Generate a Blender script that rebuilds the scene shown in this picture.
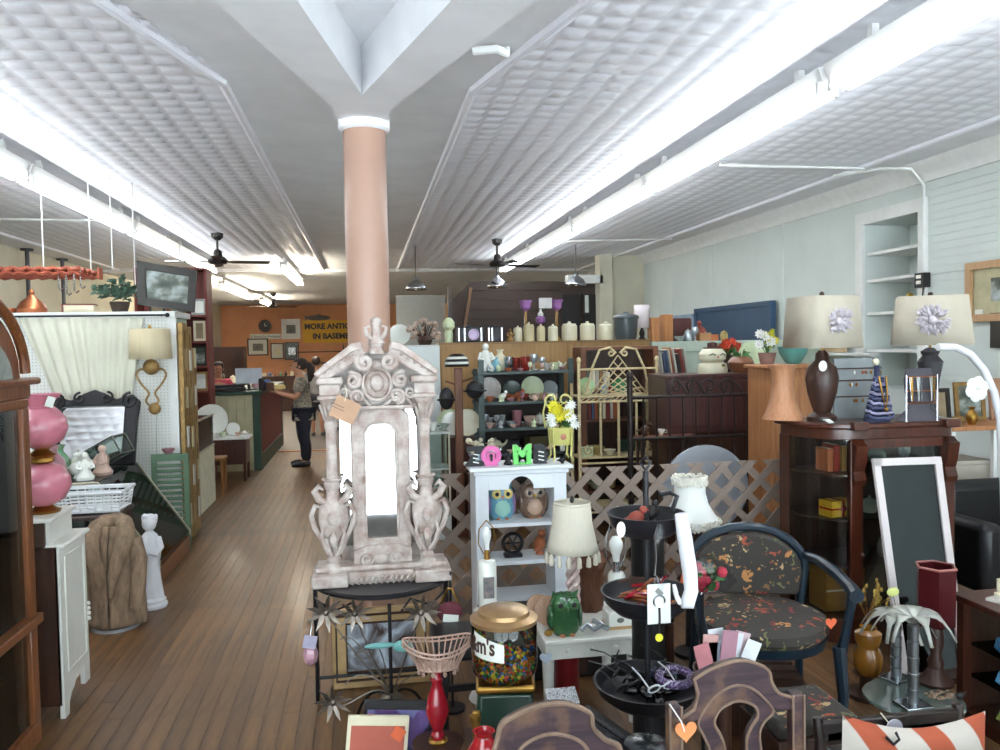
import bpy, bmesh, math, random
from math import sin, cos, pi, radians as R
from mathutils import Vector as V, Matrix
random.seed(7)
sc = bpy.context.scene
COL = sc.collection
for o in list(bpy.data.objects): bpy.data.objects.remove(o)
# ---------------------------------------------------------------- camera
HC, YAW, PITCH, ROLL, F = 1.70, 9.5, 2.24, 1.0, 800.0
CR = Matrix.Rotation(R(-YAW), 3, 'Z') @ Matrix.Rotation(R(90-PITCH), 3, 'X') @ Matrix.Rotation(R(-ROLL), 3, 'Z')
cd = bpy.data.cameras.new('camera'); cam = bpy.data.objects.new('camera', cd); COL.objects.link(cam)
cam.matrix_world = Matrix.Translation((0, 0, HC)) @ CR.to_4x4()
cd.sensor_width = 36; cd.lens = 36*F/1000; cd.clip_start = .05; cd.clip_end = 200
sc.camera = cam
# ---------------------------------------------------------------- exposure, world (daylight outside the shop front)
sc.view_settings.view_transform = 'Standard'; sc.view_settings.look = 'None'
sc.view_settings.gamma = 1; sc.view_settings.use_curve_mapping = False
sc.view_settings.exposure = 0.10
w = bpy.data.worlds.new('world'); sc.world = w; w.use_nodes = True
w.node_tree.nodes['Background'].inputs[0].default_value = (.86, .93, 1, 1)
w.node_tree.nodes['Background'].inputs[1].default_value = 9.0
sd = bpy.data.lights.new('sun', 'SUN'); sd.energy = 85.0; sd.angle = .01; sd.color = (.97, .985, 1); sun = bpy.data.objects.new('sun', sd); COL.objects.link(sun); sun.rotation_euler = (R(32), 0, R(14))   # high sun on the pavement outside
TUBE = 22.0        # emission of the fluorescent tubes
# ---------------------------------------------------------------- measuring helpers
def ray(px, py): return CR @ V(((px-500)/F, -(py-375)/F, -1))
def at(px, py, Y): d = ray(px, py); return V((0, 0, HC)) + d*(Y/d.y)       # point of a sight line at depth Y
def fl(px, py, z=0.): d = ray(px, py); return V((0, 0, HC)) + d*((z-HC)/d.z)   # ... at height z
def atx(px, py, X): d = ray(px, py); return V((0, 0, HC)) + d*(X/d.x)
def mpp(px, py, Y): d = ray(px, py); return (Y/d.y)/F                       # metres for one pixel there
# ---------------------------------------------------------------- materials
MC = {}
def lin(c):
    if isinstance(c, str): c = [int(c[i:i+2], 16) for i in (0, 2, 4)]
    return tuple(((x/255)/12.92 if x/255 <= .04045 else ((x/255+.055)/1.055)**2.4) for x in c)
def mul(c, k): return tuple(min(1, x*k) for x in c)
class NT:
    def __init__(s, name):
        s.m = bpy.data.materials.new(name); s.m.use_nodes = True; s.t = s.m.node_tree; s.n = s.t.nodes
        s.b = s.n['Principled BSDF']; s.out = s.n['Material Output']
    def new(s, ty, **kw):
        n = s.n.new(ty)
        for k, v in kw.items():
            if k.startswith('i_'):
                q = k[2:]; q = int(q) if q.isdigit() else q.replace('_', ' ')
                n.inputs[q].default_value = v
            else: setattr(n, k, v)
        return n
    def link(s, a, b): s.t.links.new(a, b)
    def ramp(s, fac, stops):
        r = s.new('ShaderNodeValToRGB'); e = r.color_ramp.elements
        while len(e) < len(stops): e.new(.5)
        for q, (p, c) in zip(e, stops): q.position = p; q.color = (*c, 1)
        s.link(fac, r.inputs[0]); return r.outputs[0]
    def coord(s, scale=(1, 1, 1)):
        tc = s.new('ShaderNodeTexCoord'); mp = s.new('ShaderNodeMapping'); mp.inputs['Scale'].default_value = scale
        s.link(tc.outputs['Object'], mp.inputs[0]); return mp.outputs[0]
    def bump(s, fac, k, dist=.01):
        b = s.new('ShaderNodeBump', i_Strength=k, i_Distance=dist); s.link(fac, b.inputs['Height']); s.link(b.outputs[0], s.b.inputs['Normal'])
def mat(name, col='808080', rough=.5, metal=0, var=.12, scale=9, bump=0, emit=0, trans=0, col2=None, sharp=0, coat=0, det=3, alpha=1, stretch=(1, 1, 1)):
    if name in MC: return MC[name]
    n = NT(name); c = lin(col); c2 = lin(col2) if col2 else None
    n.b.inputs['Roughness'].default_value = rough; n.b.inputs['Metallic'].default_value = metal
    if coat: n.b.inputs['Coat Weight'].default_value = coat
    if trans: n.b.inputs['Transmission Weight'].default_value = trans
    if alpha < 1: n.b.inputs['Alpha'].default_value = alpha
    if emit:
        n.b.inputs['Emission Color'].default_value = (*c, 1); n.b.inputs['Emission Strength'].default_value = emit
    nz = n.new('ShaderNodeTexNoise', i_Scale=scale, i_Detail=det, i_Roughness=.6); n.link(n.coord(stretch), nz.inputs['Vector'])
    if c2: st = [(.5-.22*(1-sharp), c), (.5+.22*(1-sharp)+.001, c2)]
    else: st = [(.3, mul(c, 1-var)), (.7, mul(c, 1+var))]
    n.link(n.ramp(nz.outputs[0], st), n.b.inputs['Base Color'])
    if bump: n.bump(nz.outputs[0], bump)
    MC[name] = n.m; return n.m
def wood(name, c1, c2, rough=.45, axis=2, scale=5, per=0, bump=.15, coat=0, wear=None, k=14):
    if name in MC: return MC[name]
    n = NT(name); s = [k, k, k]; s[axis] = 1
    nz = n.new('ShaderNodeTexNoise', i_Scale=scale, i_Detail=5, i_Roughness=.65, i_Distortion=.6); n.link(n.coord(s), nz.inputs['Vector'])
    colr = n.ramp(nz.outputs[0], [(.3, lin(c1)), (.72, lin(c2))])
    if per:
        g = n.new('ShaderNodeNewGeometry'); oi = n.new('ShaderNodeObjectInfo'); ad = n.new('ShaderNodeMath', operation='ADD'); fr = n.new('ShaderNodeMath', operation='FRACT')
        n.link(g.outputs['Random Per Island'], ad.inputs[0]); n.link(oi.outputs['Random'], ad.inputs[1]); n.link(ad.outputs[0], fr.inputs[0])
        mr = n.new('ShaderNodeMapRange', i_3=1-per, i_4=1+per); n.link(fr.outputs[0], mr.inputs[0])
        h = n.new('ShaderNodeHueSaturation'); n.link(colr, h.inputs['Color']); n.link(mr.outputs[0], h.inputs['Value']); colr = h.outputs[0]
    if wear:
        w2 = n.new('ShaderNodeTexNoise', i_Scale=7, i_Detail=4); n.link(n.coord((1, 1, 1)), w2.inputs['Vector'])
        f2 = n.ramp(w2.outputs[0], [(.52, (0, 0, 0)), (.68, (1, 1, 1))]); mx = n.new('ShaderNodeMix', data_type='RGBA')
        n.link(f2, mx.inputs[0]); n.link(colr, mx.inputs[6]); mx.inputs[7].default_value = (*lin(wear), 1); colr = mx.outputs[2]
    n.link(colr, n.b.inputs['Base Color']); n.b.inputs['Roughness'].default_value = rough
    if coat: n.b.inputs['Coat Weight'].default_value = coat; n.b.inputs['Coat Roughness'].default_value = .15
    if bump: n.bump(nz.outputs[0], bump, .004)
    MC[name] = n.m; return n.m
def glass(name, tint='e8f2ee', refl=.5):
    if name in MC: return MC[name]
    n = NT(name); n.n.remove(n.b)
    t = n.new('ShaderNodeBsdfTransparent'); t.inputs[0].default_value = (*lin(tint), 1)
    g = n.new('ShaderNodeBsdfGlossy'); g.inputs['Roughness'].default_value = .03
    f = n.new('ShaderNodeFresnel', i_IOR=1.45); m = n.new('ShaderNodeMixShader'); k = n.new('ShaderNodeMath', operation='MULTIPLY'); k.inputs[1].default_value = refl*2
    n.link(f.outputs[0], k.inputs[0]); n.link(k.outputs[0], m.inputs[0]); n.link(t.outputs[0], m.inputs[1]); n.link(g.outputs[0], m.inputs[2]); n.link(m.outputs[0], n.out.inputs[0])
    MC[name] = n.m; return n.m
def spots(name, base, cols, scale=14, rough=.7, thr=.33, bump=0):
    """scattered round blotches of several colours on a base (floral cloth, printed or speckled things)"""
    if name in MC: return MC[name]
    n = NT(name); co = n.coord(); v = n.new('ShaderNodeTexVoronoi', i_Scale=scale)
    nz = n.new('ShaderNodeTexNoise', i_Scale=scale*1.6, i_Detail=2); n.link(co, nz.inputs['Vector'])
    ad = n.new('ShaderNodeMix', data_type='RGBA'); ad.inputs[0].default_value = .12; n.link(co, ad.inputs[6]); n.link(nz.outputs['Color'], ad.inputs[7]); n.link(ad.outputs[2], v.inputs['Vector'])
    sp = n.new('ShaderNodeSeparateColor'); n.link(v.outputs['Color'], sp.inputs[0])
    r = n.new('ShaderNodeValToRGB'); e = r.color_ramp.elements; r.color_ramp.interpolation = 'CONSTANT'
    while len(e) < len(cols): e.new(.5)
    for i, c in enumerate(cols): e[i].position = i/len(cols); e[i].color = (*lin(c), 1)
    n.link(sp.outputs[0], r.inputs[0])
    f = n.ramp(v.outputs['Distance'], [(thr-.04, (1, 1, 1)), (thr+.04, (0, 0, 0))])
    mx = n.new('ShaderNodeMix', data_type='RGBA'); mx.inputs[6].default_value = (*lin(base), 1); n.link(f, mx.inputs[0]); n.link(r.outputs[0], mx.inputs[7])
    n.link(mx.outputs[2], n.b.inputs['Base Color']); n.b.inputs['Roughness'].default_value = rough
    MC[name] = n.m; return n.m
# ---------------------------------------------------------------- mesh builder
class B:
    def __init__(s): s.bm = bmesh.new(); s.mi = 0
    def face(s, vs):
        try: f = s.bm.faces.new(vs); f.material_index = s.mi; return f
        except ValueError: return None
    def v(s, p): return s.bm.verts.new(p)
    def hexa(s, c8):
        v = [s.v(p) for p in c8]
        for q in ((3, 2, 1, 0), (4, 5, 6, 7), (0, 1, 5, 4), (1, 2, 6, 5), (2, 3, 7, 6), (3, 0, 4, 7)): s.face([v[i] for i in q])
        return s
    def bx(s, x0, x1, y0, y1, z0, z1):
        return s.hexa([(x0, y0, z0), (x1, y0, z0), (x1, y1, z0), (x0, y1, z0), (x0, y0, z1), (x1, y0, z1), (x1, y1, z1), (x0, y1, z1)])
    def box(s, c, sz, rot=(0, 0, 0)):
        M = Matrix.Rotation(R(rot[2]), 3, 'Z') @ Matrix.Rotation(R(rot[1]), 3, 'Y') @ Matrix.Rotation(R(rot[0]), 3, 'X'); c = V(c); h = [q/2 for q in sz]
        return s.hexa([c + M @ V((a*h[0], b*h[1], d*h[2])) for a, b, d in ((-1, -1, -1), (1, -1, -1), (1, 1, -1), (-1, 1, -1), (-1, -1, 1), (1, -1, 1), (1, 1, 1), (-1, 1, 1))])
    def rings(s, rs, closed=True, cap=True, loop=False):
        vr = [[s.v(p) for p in r] for r in rs]; n = len(vr[0])
        pairs = list(zip(vr, vr[1:])) + ([(vr[-1], vr[0])] if loop else [])
        for a, b in pairs:
            for i in range(n if closed else n-1): s.face([a[i], a[(i+1) % n], b[(i+1) % n], b[i]])
        if cap and closed and not loop: s.face(vr[0][::-1]); s.face(vr[-1])
        return s
    def lathe(s, prof, n=20, c=(0, 0, 0), sx=1, sy=1, cap=True, wob=None):
        c = V(c); rs = []
        for r, z in prof:
            rs.append([c + V((r*sx*cos(2*pi*i/n)*(1 if not wob else wob(i, z)), r*sy*sin(2*pi*i/n)*(1 if not wob else wob(i, z)), z)) for i in range(n)])
        return s.rings(rs, cap=cap)
    def tube(s, pts, r, n=7, loop=False, cap=True):
        pts = [V(p) for p in pts]; m = len(pts); rr = r if isinstance(r, (list, tuple)) else [r]*m; rs = []; up = None
        for i, p in enumerate(pts):
            a = pts[(i-1) % m] if (loop or i > 0) else p; b = pts[(i+1) % m] if (loop or i < m-1) else p
            t = (b-a); t = t.normalized() if t.length > 1e-9 else V((0, 0, 1))
            if up is None: up = t.orthogonal().normalized()
            u = (up - t*up.dot(t)); u = u.normalized() if u.length > 1e-6 else t.orthogonal().normalized(); up = u; w_ = t.cross(u)
            rs.append([p + (u*cos(2*pi*k/n) + w_*sin(2*pi*k/n))*rr[i] for k in range(n)])
        return s.rings(rs, loop=loop, cap=cap)
    def cyl(s, a, b, r0, r1=None, n=14): return s.tube([a, b], [r0, r0 if r1 is None else r1], n)
    def sph(s, c, r, sc_=(1, 1, 1), n=12, rot=(0, 0, 0)):
        M = Matrix.Rotation(R(rot[2]), 3, 'Z') @ Matrix.Rotation(R(rot[1]), 3, 'Y') @ Matrix.Rotation(R(rot[0]), 3, 'X'); c = V(c); m = max(4, n//2+1); rs = []
        for j in range(m+1):
            a = -pi/2 + pi*j/m; q = max(cos(a), .02)
            rs.append([c + M @ V((r*sc_[0]*q*cos(2*pi*i/n), r*sc_[1]*q*sin(2*pi*i/n), r*sc_[2]*sin(a))) for i in range(n)])
        return s.rings(rs)
    def prism(s, poly, t0, t1, M=None):
        """outline in x,z pushed from y=t0 to y=t1 (M moves it afterwards)"""
        f = lambda p: (M @ V(p)) if M else V(p)
        a = [s.v(f((x, t0, z))) for x, z in poly]; b = [s.v(f((x, t1, z))) for x, z in poly]; n = len(poly)
        s.face(a); s.face(b[::-1])
        for i in range(n): s.face([a[(i+1) % n], a[i], b[i], b[(i+1) % n]])
        return s
    def plan(s, poly, z0, z1):
        a = [s.v((x, y, z0)) for x, y in poly]; b = [s.v((x, y, z1)) for x, y in poly]; n = len(poly)
        s.face(a[::-1]); s.face(b)
        for i in range(n): s.face([a[i], a[(i+1) % n], b[(i+1) % n], b[i]])
        return s
    def ringprism(s, outer, inner, t0, t1):
        """frame between two outlines of equal point count in x,z"""
        n = len(outer); q = []
        for pl, t in ((outer, t0), (outer, t1), (inner, t1), (inner, t0)): q.append([V((x, t, z)) for x, z in pl])
        return s.rings(q, loop=True)
    def grid(s, P, nu, nv, thick=0):
        """sheet from P(u,v)"""
        vs = [[s.v(P(i/nu, j/nv)) for j in range(nv+1)] for i in range(nu+1)]
        for i in range(nu):
            for j in range(nv): s.face([vs[i][j], vs[i+1][j], vs[i+1][j+1], vs[i][j+1]])
        return s
    def mesh(s, name, sharp=38, mats=()):
        bmesh.ops.recalc_face_normals(s.bm, faces=s.bm.faces[:])
        me = bpy.data.meshes.new(name); s.bm.to_mesh(me); s.bm.free()
        for m in mats: me.materials.append(m)
        if me.polygons:
            me.polygons.foreach_set('use_smooth', [True]*len(me.polygons)); me.set_sharp_from_angle(angle=R(sharp))
        return me
    def build(s, name, m, parent=None, loc=(0, 0, 0), rot=(0, 0, 0), bev=0, solid=0, sub=0, sharp=38):
        me = s.mesh(name, sharp, m if isinstance(m, (list, tuple)) else (m,))
        return link(name, me, parent, loc, rot, bev, solid, sub)
def link(name, me, parent=None, loc=(0, 0, 0), rot=(0, 0, 0), bev=0, solid=0, sub=0):
    o = bpy.data.objects.new(name, me); COL.objects.link(o); o.parent = parent; o.location = loc; o.rotation_euler = [R(a) for a in rot]
    if solid: q = o.modifiers.new('solid', 'SOLIDIFY'); q.thickness = solid; q.offset = 0
    if bev: q = o.modifiers.new('bevel', 'BEVEL'); q.width = bev; q.segments = 2; q.limit_method = 'ANGLE'; q.angle_limit = R(40)
    if sub: q = o.modifiers.new('sub', 'SUBSURF'); q.levels = sub; q.render_levels = sub
    return o
def tag(o, label, cat, group=None):
    o['label'] = label; o['category'] = cat
    if group: o['group'] = group
    return o
def thing(name, label, cat, loc=(0, 0, 0), rz=0, group=None):
    o = bpy.data.objects.new(name, None); COL.objects.link(o); o.location = loc; o.rotation_euler = (0, 0, R(rz)); o.empty_display_size = .05
    return tag(o, label, cat, group)
def one(name, label, cat, b, m, loc=(0, 0, 0), rz=0, group=None, **kw):
    return tag(b.build(name, m, None, loc, (0, 0, rz), **kw), label, cat, group)
def struct(o): o['kind'] = 'structure'; return o
def stuff(o): o['kind'] = 'stuff'; return o
def dup(root, loc, rz=None, label=None, scale=None):
    r = root.copy(); COL.objects.link(r); r.location = loc
    if rz is not None: r.rotation_euler = (0, 0, R(rz))
    if label: r['label'] = label
    if scale: r.scale = (scale,)*3
    for ch in list(root.children):
        c = ch.copy(); COL.objects.link(c); c.parent = r
        for g in ch.children: d = g.copy(); COL.objects.link(d); d.parent = c
    return r
def text(name, body, size, m, parent=None, loc=(0, 0, 0), rot=(90, 0, 0), ext=.001, ax='CENTER', sx=1, bold=0):
    c = bpy.data.curves.new('t', 'FONT'); c.body = body; c.size = size; c.extrude = ext; c.align_x = ax; c.align_y = 'CENTER'; c.resolution_u = 3; c.offset = bold
    o = bpy.data.objects.new('t', c); COL.objects.link(o); dg = bpy.context.evaluated_depsgraph_get()
    me = bpy.data.meshes.new_from_object(o.evaluated_get(dg)); bpy.data.objects.remove(o); me.materials.clear(); me.materials.append(m)
    q = link(name, me, parent, loc, rot); q.scale = (sx, 1, 1); return q
def circ(r, n, a0=0, a1=360, cx=0, cz=0): return [(cx + r*cos(R(a0+(a1-a0)*i/n)), cz + r*sin(R(a0+(a1-a0)*i/n))) for i in range(n+1)]
def scroll(cx, cz, r0, r1, a0, turns, n=22, y=0): return [V((cx + (r0+(r1-r0)*i/n)*cos(R(a0+360*turns*i/n)), y, cz + (r0+(r1-r0)*i/n)*sin(R(a0+360*turns*i/n)))) for i in range(n+1)]
def sm(pl, n=4, loop=False):
    # rounded outline through the given points
    q = [V((*p, 0)) if len(p) == 2 else V(p) for p in pl]; m = len(q); out = []
    for i in range(m if loop else m-1):
        g = (lambda j: q[j % m]) if loop else (lambda j: q[min(max(j, 0), m-1)])
        a, b, c, d = g(i-1), g(i), g(i+1), g(i+2)
        for k_ in range(n):
            t_ = k_/n; out.append(.5*((2*b)+(c-a)*t_+(2*a-5*b+4*c-d)*t_*t_+(3*b-a-3*c+d)*t_**3))
    if not loop: out.append(q[-1])
    return [(p.x, p.y) for p in out] if len(pl[0]) == 2 else out
def bez(p0, p1, p2, p3, n=12): return [V(p0)*(1-t)**3 + V(p1)*3*t*(1-t)**2 + V(p2)*3*t*t*(1-t) + V(p3)*t**3 for t in [i/n for i in range(n+1)]]
# ---------------------------------------------------------------- the room shell
XL, XR, YF, YB, ZC = -5.1, 5.0, -1.6, 30.0, 3.25
plaster = mat('ceiling_plaster', 'eff0f2', .8, var=.05, scale=3); tin = mat('tin_paint', 'eeeef4', .42, var=.03, scale=4)
white = mat('white_paint', 'e4e4e0', .5, var=.05); wallm = mat('mint_wall_paint', 'd3dad5', .75, var=.04, scale=2)
orange = mat('orange_wall_paint', 'd0936a', .8, var=.08, scale=2); cream_w = mat('cream_wall_paint', 'cfc9b4', .8, var=.06, scale=2)
plank_m = wood('floor_plank_wood', '4a301a', '7d5a36', .46, axis=1, scale=1.6, per=.2, bump=.1, coat=.06, k=10)
slabm = mat('grey_floor_slab', '5b5350', .5, var=.15, scale=3)
floor = struct(B().bx(XL, XR, YF, YB, -.15, -.014).build('floor', mat('subfloor', '2a1d14', .8)))
WP, rows, pk = .080, [], 0
rest = B(); X = -5.06
while X < 4.98:
    Y = -1.5 - random.random()*1.5
    while Y < 13.4:
        L = random.choice((1.5, 2.1, 2.4, 3.0)); y0, y1 = max(Y, -1.55), min(Y+L, 13.4)
        if y1-y0 > .05:
            near = -2.7 < X < .45 and y1 > 3.2 and not (X < -1.75 and y1 < 3.4) and pk < 299
            if near:
                b = B().bx(0, WP-.0016, y0, y1-.002, -.014, 0); b.build('floor_plank', plank_m, floor, loc=(X, 0, 0)); pk += 1
            else: rest.bx(X, X+WP-.0016, y0, y1-.002, -.014, 0)
        Y += L
    X += WP
stuff(rest.build('floor_planks', plank_m, floor))
B().bx(XL, XR, 13.44, YB, -.014, 0).build('floor_tile_field', slabm, floor)
B().bx(-1.9, 1.5, 13.38, 13.46, 0, .012).build('threshold_strip', wood('threshold', '9c5a2c', 'c07a42', .4, axis=0), floor)
ceil = struct(B().bx(XL, XR, YF, YB, ZC, ZC+.15).build('ceiling', plaster))
def tin_mesh(w_, h_, n=4):
    b = B(); cw, ch = w_/n, h_/n
    for i in range(n):
        for j in range(n):
            x, y = i*cw, j*ch; rs = []
            for mx, my, z in ((0, 0, 0), (.012, .012, 0), (.028, .026, -.006), (.046, .042, -.0098), (.064, .06, -.011)):
                rs.append([(x+mx, y+my, z), (x+cw-mx, y+my, z), (x+cw-mx, y+ch-my, z), (x+mx, y+ch-my, z)])
            b.rings(rs, cap=False); b.face([b.v(p) for p in rs[-1]])
    bmesh.ops.remove_doubles(b.bm, verts=b.bm.verts[:], dist=1e-5)
    return b
dl = [fl(235, 80, ZC), fl(143, 17, ZC)]; dr = [fl(482, 88, ZC), fl(556, 32, ZC)]
tin_defs = []
for x0, x1, (pa, pb), sgn in ((.68, 4.45, dr, 1), (-4.60, -.78, dl, -1)):
    nx = 6; pw = (x1-x0)/nx; ph = .628; shared = tin_mesh(pw, ph).mesh('tin_panel', 25, (tin,))
    nrm = V((pb.y-pa.y, pa.x-pb.x, 0)).normalized()
    if nrm.y > 0: nrm = -nrm            # the side towards the shop front is cut away
    for i in range(nx):
        y = 2.0
        while y < 16.2:
            cx = [V((x0+i*pw+a*pw, y+c_*ph, ZC)) for a in (0, 1) for c_ in (0, 1)]
            ins = [(p-pa).dot(nrm) for p in cx]
            if min(ins) < 0:
                if max(ins) > 0:
                    b = tin_mesh(pw, ph); o3 = V((x0+i*pw, y, 0))
                    bmesh.ops.bisect_plane(b.bm, geom=b.bm.verts[:]+b.bm.edges[:]+b.bm.faces[:], plane_co=V((pa.x, pa.y, 0))-o3, plane_no=nrm, clear_outer=True)
                    b.build('tin_panel', tin, ceil, loc=(o3.x, o3.y, ZC-.001), sharp=25)
                else: link('tin_panel', shared, ceil, (x0+i*pw, y, ZC-.001))
            y += ph
    # flat border moulding round the tin field
    xe = x0 if sgn > 0 else x1
    ye = pa.y
    q = B(); q.tube([(xe, ye, ZC-.01), (xe, 16.3, ZC-.01)], .03, 8); q.tube([(xe, ye, ZC-.01), (xe+(pb-pa).normalized().x*5, ye+(pb-pa).normalized().y*5, ZC-.01)], .03, 8)
    xo = x1 if sgn > 0 else x0
    q.tube([(xo, 1, ZC-.01), (xo, 16.3, ZC-.01)], .03, 8); q.tube([(x0, 16.3, ZC-.01), (x1, 16.3, ZC-.01)], .03, 8)
    q.build('tin_border_moulding', tin, ceil)
struct(B().bx(XL, XR, 16.4, 16.6, ZC-.05, ZC).build('trim_3', plaster))
# walls
struct(B().bx(XL-.15, XL, YF, YB, -.15, ZC).build('wall_left', cream_w))
struct(B().bx(XL, XR, YB, YB+.15, -.15, ZC).build('wall_back', orange))
# right wall with the shelf alcove left open
ya, yb2, za, zb2 = 6.58, 7.40, 1.2, 2.83
wr = B(); wr.bx(XR, XR+.15, YF, ya, -.15, ZC); wr.bx(XR, XR+.15, yb2, YB, -.15, ZC); wr.bx(XR, XR+.15, ya, yb2, -.15, za); wr.bx(XR, XR+.15, ya, yb2, zb2, ZC)
wr.bx(XR+.5, XR+.6, ya-.1, yb2+.1, za-.2, zb2+.2); wr.bx(XR+.15, XR+.5, ya-.05, ya, za, zb2); wr.bx(XR+.15, XR+.5, yb2, yb2+.05, za, zb2); wr.bx(XR+.15, XR+.5, ya, yb2, zb2, zb2+.05); wr.bx(XR+.15, XR+.5, ya, yb2, za-.05, za)
wall_r = struct(wr.build('wall_right', wallm))
for z in (1.55, 1.92, 2.25, 2.52): B().bx(XR+.02, XR+.5, ya, yb2, z, z+.03).build('alcove_shelf', white, wall_r)
B().bx(XR-.03, XR, yb2, yb2+.12, .8, zb2+.12).build('alcove_casing', white, wall_r); B().bx(XR-.03, XR, ya-.10, ya, .8, zb2+.12).build('alcove_casing', white, wall_r); B().bx(XR-.03, XR, ya, yb2, zb2, zb2+.12).build('alcove_casing', white, wall_r)
for y in (9.0, 11.0, 12.6, 14.4): B().bx(XR-.012, XR, y, y+.05, .8, 3.08).build('panel_batten', wallm, wall_r)
# beadboard strips in front of the alcove
for k in range(26): B().bx(XR-.008, XR, 2.2, ya-.12, 1.3+k*.068, 1.3+k*.068+.062).build('wall_board', wallm, wall_r)
cn = B(); pr = [(0, -.17), (-.03, -.17), (-.035, -.12), (-.06, -.09), (-.10, -.05), (-.13, -.03), (-.14, 0), (0, 0)]
a_ = [cn.v((XR+x, YF, ZC+z)) for x, z in pr]; b_ = [cn.v((XR+x, 17, ZC+z)) for x, z in pr]
for i in range(len(pr)): cn.face([a_[i], a_[(i+1) % 8], b_[(i+1) % 8], b_[i]])
struct(cn.build('trim_1', white))
# shop front behind the camera: posts, sill, head and glass
wf = B(); wf.bx(XL, XR, YF-.15, YF, -.15, .45); wf.bx(XL, XR, YF-.15, YF, 2.95, ZC)
for x in (XL, -1.0, .75, XR-.2): wf.bx(x, x+.2, YF-.15, YF, .45, 2.95)
for x in (-3.1, 2.9): wf.bx(x, x+.08, YF-.12, YF-.03, .45, 2.95)
wf.bx(XL, XR, YF-.12, YF-.04, 2.2, 2.26)
wall_f = struct(wf.build('wall_front', mat('shopfront_paint', '8a8a86', .6)))
struct(B().bx(XL, XR, YF-.09, YF-.08, .45, 2.95).build('window_1', glass('shop_glass', 'f4f8f8', .5)))
struct(B().bx(-16, 16, -22, YF-.15, -.2, -.14).build('pavement', mat('pavement', 'bfc2c8', .9)))
# V-shaped boxed beams that meet on the column, and the column
CY = 4.7; zb = at(362, 118, CY).z
def ext(p, q, Y): t = (Y-p.y)/(q.y-p.y); return p + (q-p)*t
ol = [fl(333, 108, zb), fl(213, 0, zb)]; il = [fl(362, 95, zb), fl(297, 0, zb)]
orr = [fl(390, 110, zb), fl(535, 0, zb)]; ir = [fl(362, 95, zb), fl(452, 0, zb)]
apex = il[0]; yb3 = fl(362, 119, zb).y + .02
bl = [(ol[0].x, yb3), (apex.x, yb3), (apex.x, apex.y), ext(il[0], il[1], 1.).to_2d()[:], ext(ol[0], ol[1], 1.).to_2d()[:], (ol[0].x, ol[0].y)]
br = [(orr[0].x, yb3), (orr[0].x, orr[0].y), ext(orr[0], orr[1], 1.).to_2d()[:], ext(ir[0], ir[1], 1.).to_2d()[:], (apex.x, apex.y), (apex.x, yb3)]
beamm = mat('beam_plaster', 'f6f6f8', .7, var=.05, scale=3)  # daylight on the low beams put into a plaster tone lighter than the ceiling
struct(B().plan(bl, zb, ZC).build('trim_4', beamm)); struct(B().plan(br, zb, ZC).build('trim_5', beamm))
t = thing('support_column', 'round tan painted column under the white V-shaped ceiling beam', 'column', (at(366, 200, CY).x, CY+.12, 0))
colm = mat('column_tan_paint', 'a58270', .35, var=.04, scale=2)
B().lathe([(.125, 0), (.125, zb-.03)], 28).build('shaft', colm, t)
B().lathe([(.16, 0), (.16, .06), (.13, .1)], 28).build('base_ring', colm, t)
B().lathe([(.13, zb-.05), (.15, zb-.035), (.15, zb+.02)], 28).build('collar', beamm, t)
# ---------------------------------------------------------------- fluorescent strip lights
tubem = mat('fluorescent_tube', 'f4fbff', .4, emit=TUBE, var=0); metalw = mat('white_enamel', 'dadad8', .4, var=.03)
tubew = mat('warm_fluorescent_tube', 'fff3dc', .4, emit=TUBE*4, var=0)
def strip(label, x, y0, y1, z, grp, tm=tubem, rz=0, gap=.045):
    t = thing('fluorescent_light', label, 'ceiling light', (x, y0, z), rz, grp); L = y1-y0
    B().prism([(-.05, -.02), (.05, -.02), (.075, .05), (-.075, .05)], 0, L).build('housing', metalw, t, bev=.004)
    for e in (.3, L-.34): B().bx(-.02, .02, e, e+.04, .05, ZC-z).build('mounting_bracket', metalw, t)
    for s in (-1, 1):
        q = B().cyl((s*gap, .05, -.075), (s*gap, L-.05, -.075), .019, n=10).build('tube', tm, t)
        for e in (.02, L-.06): B().box((s*gap, e+.02, -.055), (.035, .03, .075)).build('lamp_holder', metalw, t)
zf = 3.10
ys = [fl(px, py, zf).y for px, py in ((955, 0), (832, 76), (652, 182), (578, 224), (530, 250), (507, 267))]
lr = ['above the square-shaded table lamps', 'beside the looped ceiling conduit', 'short of the ceiling fan', 'level with the near ceiling fan', 'past the near ceiling fan']
xr = fl(700, 153, zf).x
ys[0] = 1.4
for a, b, n_ in zip(ys, ys[1:], lr): strip('white twin-tube fluorescent strip light ' + n_, xr, a+.02, b-.02, zf, 'fluorescent strips of the right-hand row')
xl = fl(120, 220, zf).x
yl = [1.6, fl(38, 170, zf).y, fl(128, 225, zf).y, fl(178, 248, zf).y, fl(214, 268, zf).y]
for a, b, n_ in zip(yl, yl[1:], ('over the old china cabinet', 'over the fur coat', 'over the pegboard partition', 'over the sales counter approach')): strip('white twin-tube fluorescent strip light ' + n_, xl, a+.02, b-.02, zf, 'fluorescent strips of the left-hand row')
for (p0, p1, n_) in (((283, 264), (300, 281), 'hung in the middle of the back room'), ((222, 283), (250, 296), 'by the wall of framed pictures'), ((262, 299), (272, 304), 'deepest in the back room')):
    a = fl(*p0, zf); b = fl(*p1, zf); strip('fluorescent strip light ' + n_, (a.x+b.x)/2, a.y, max(b.y, a.y+1.3), zf, 'back room strips', tubew)
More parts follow.
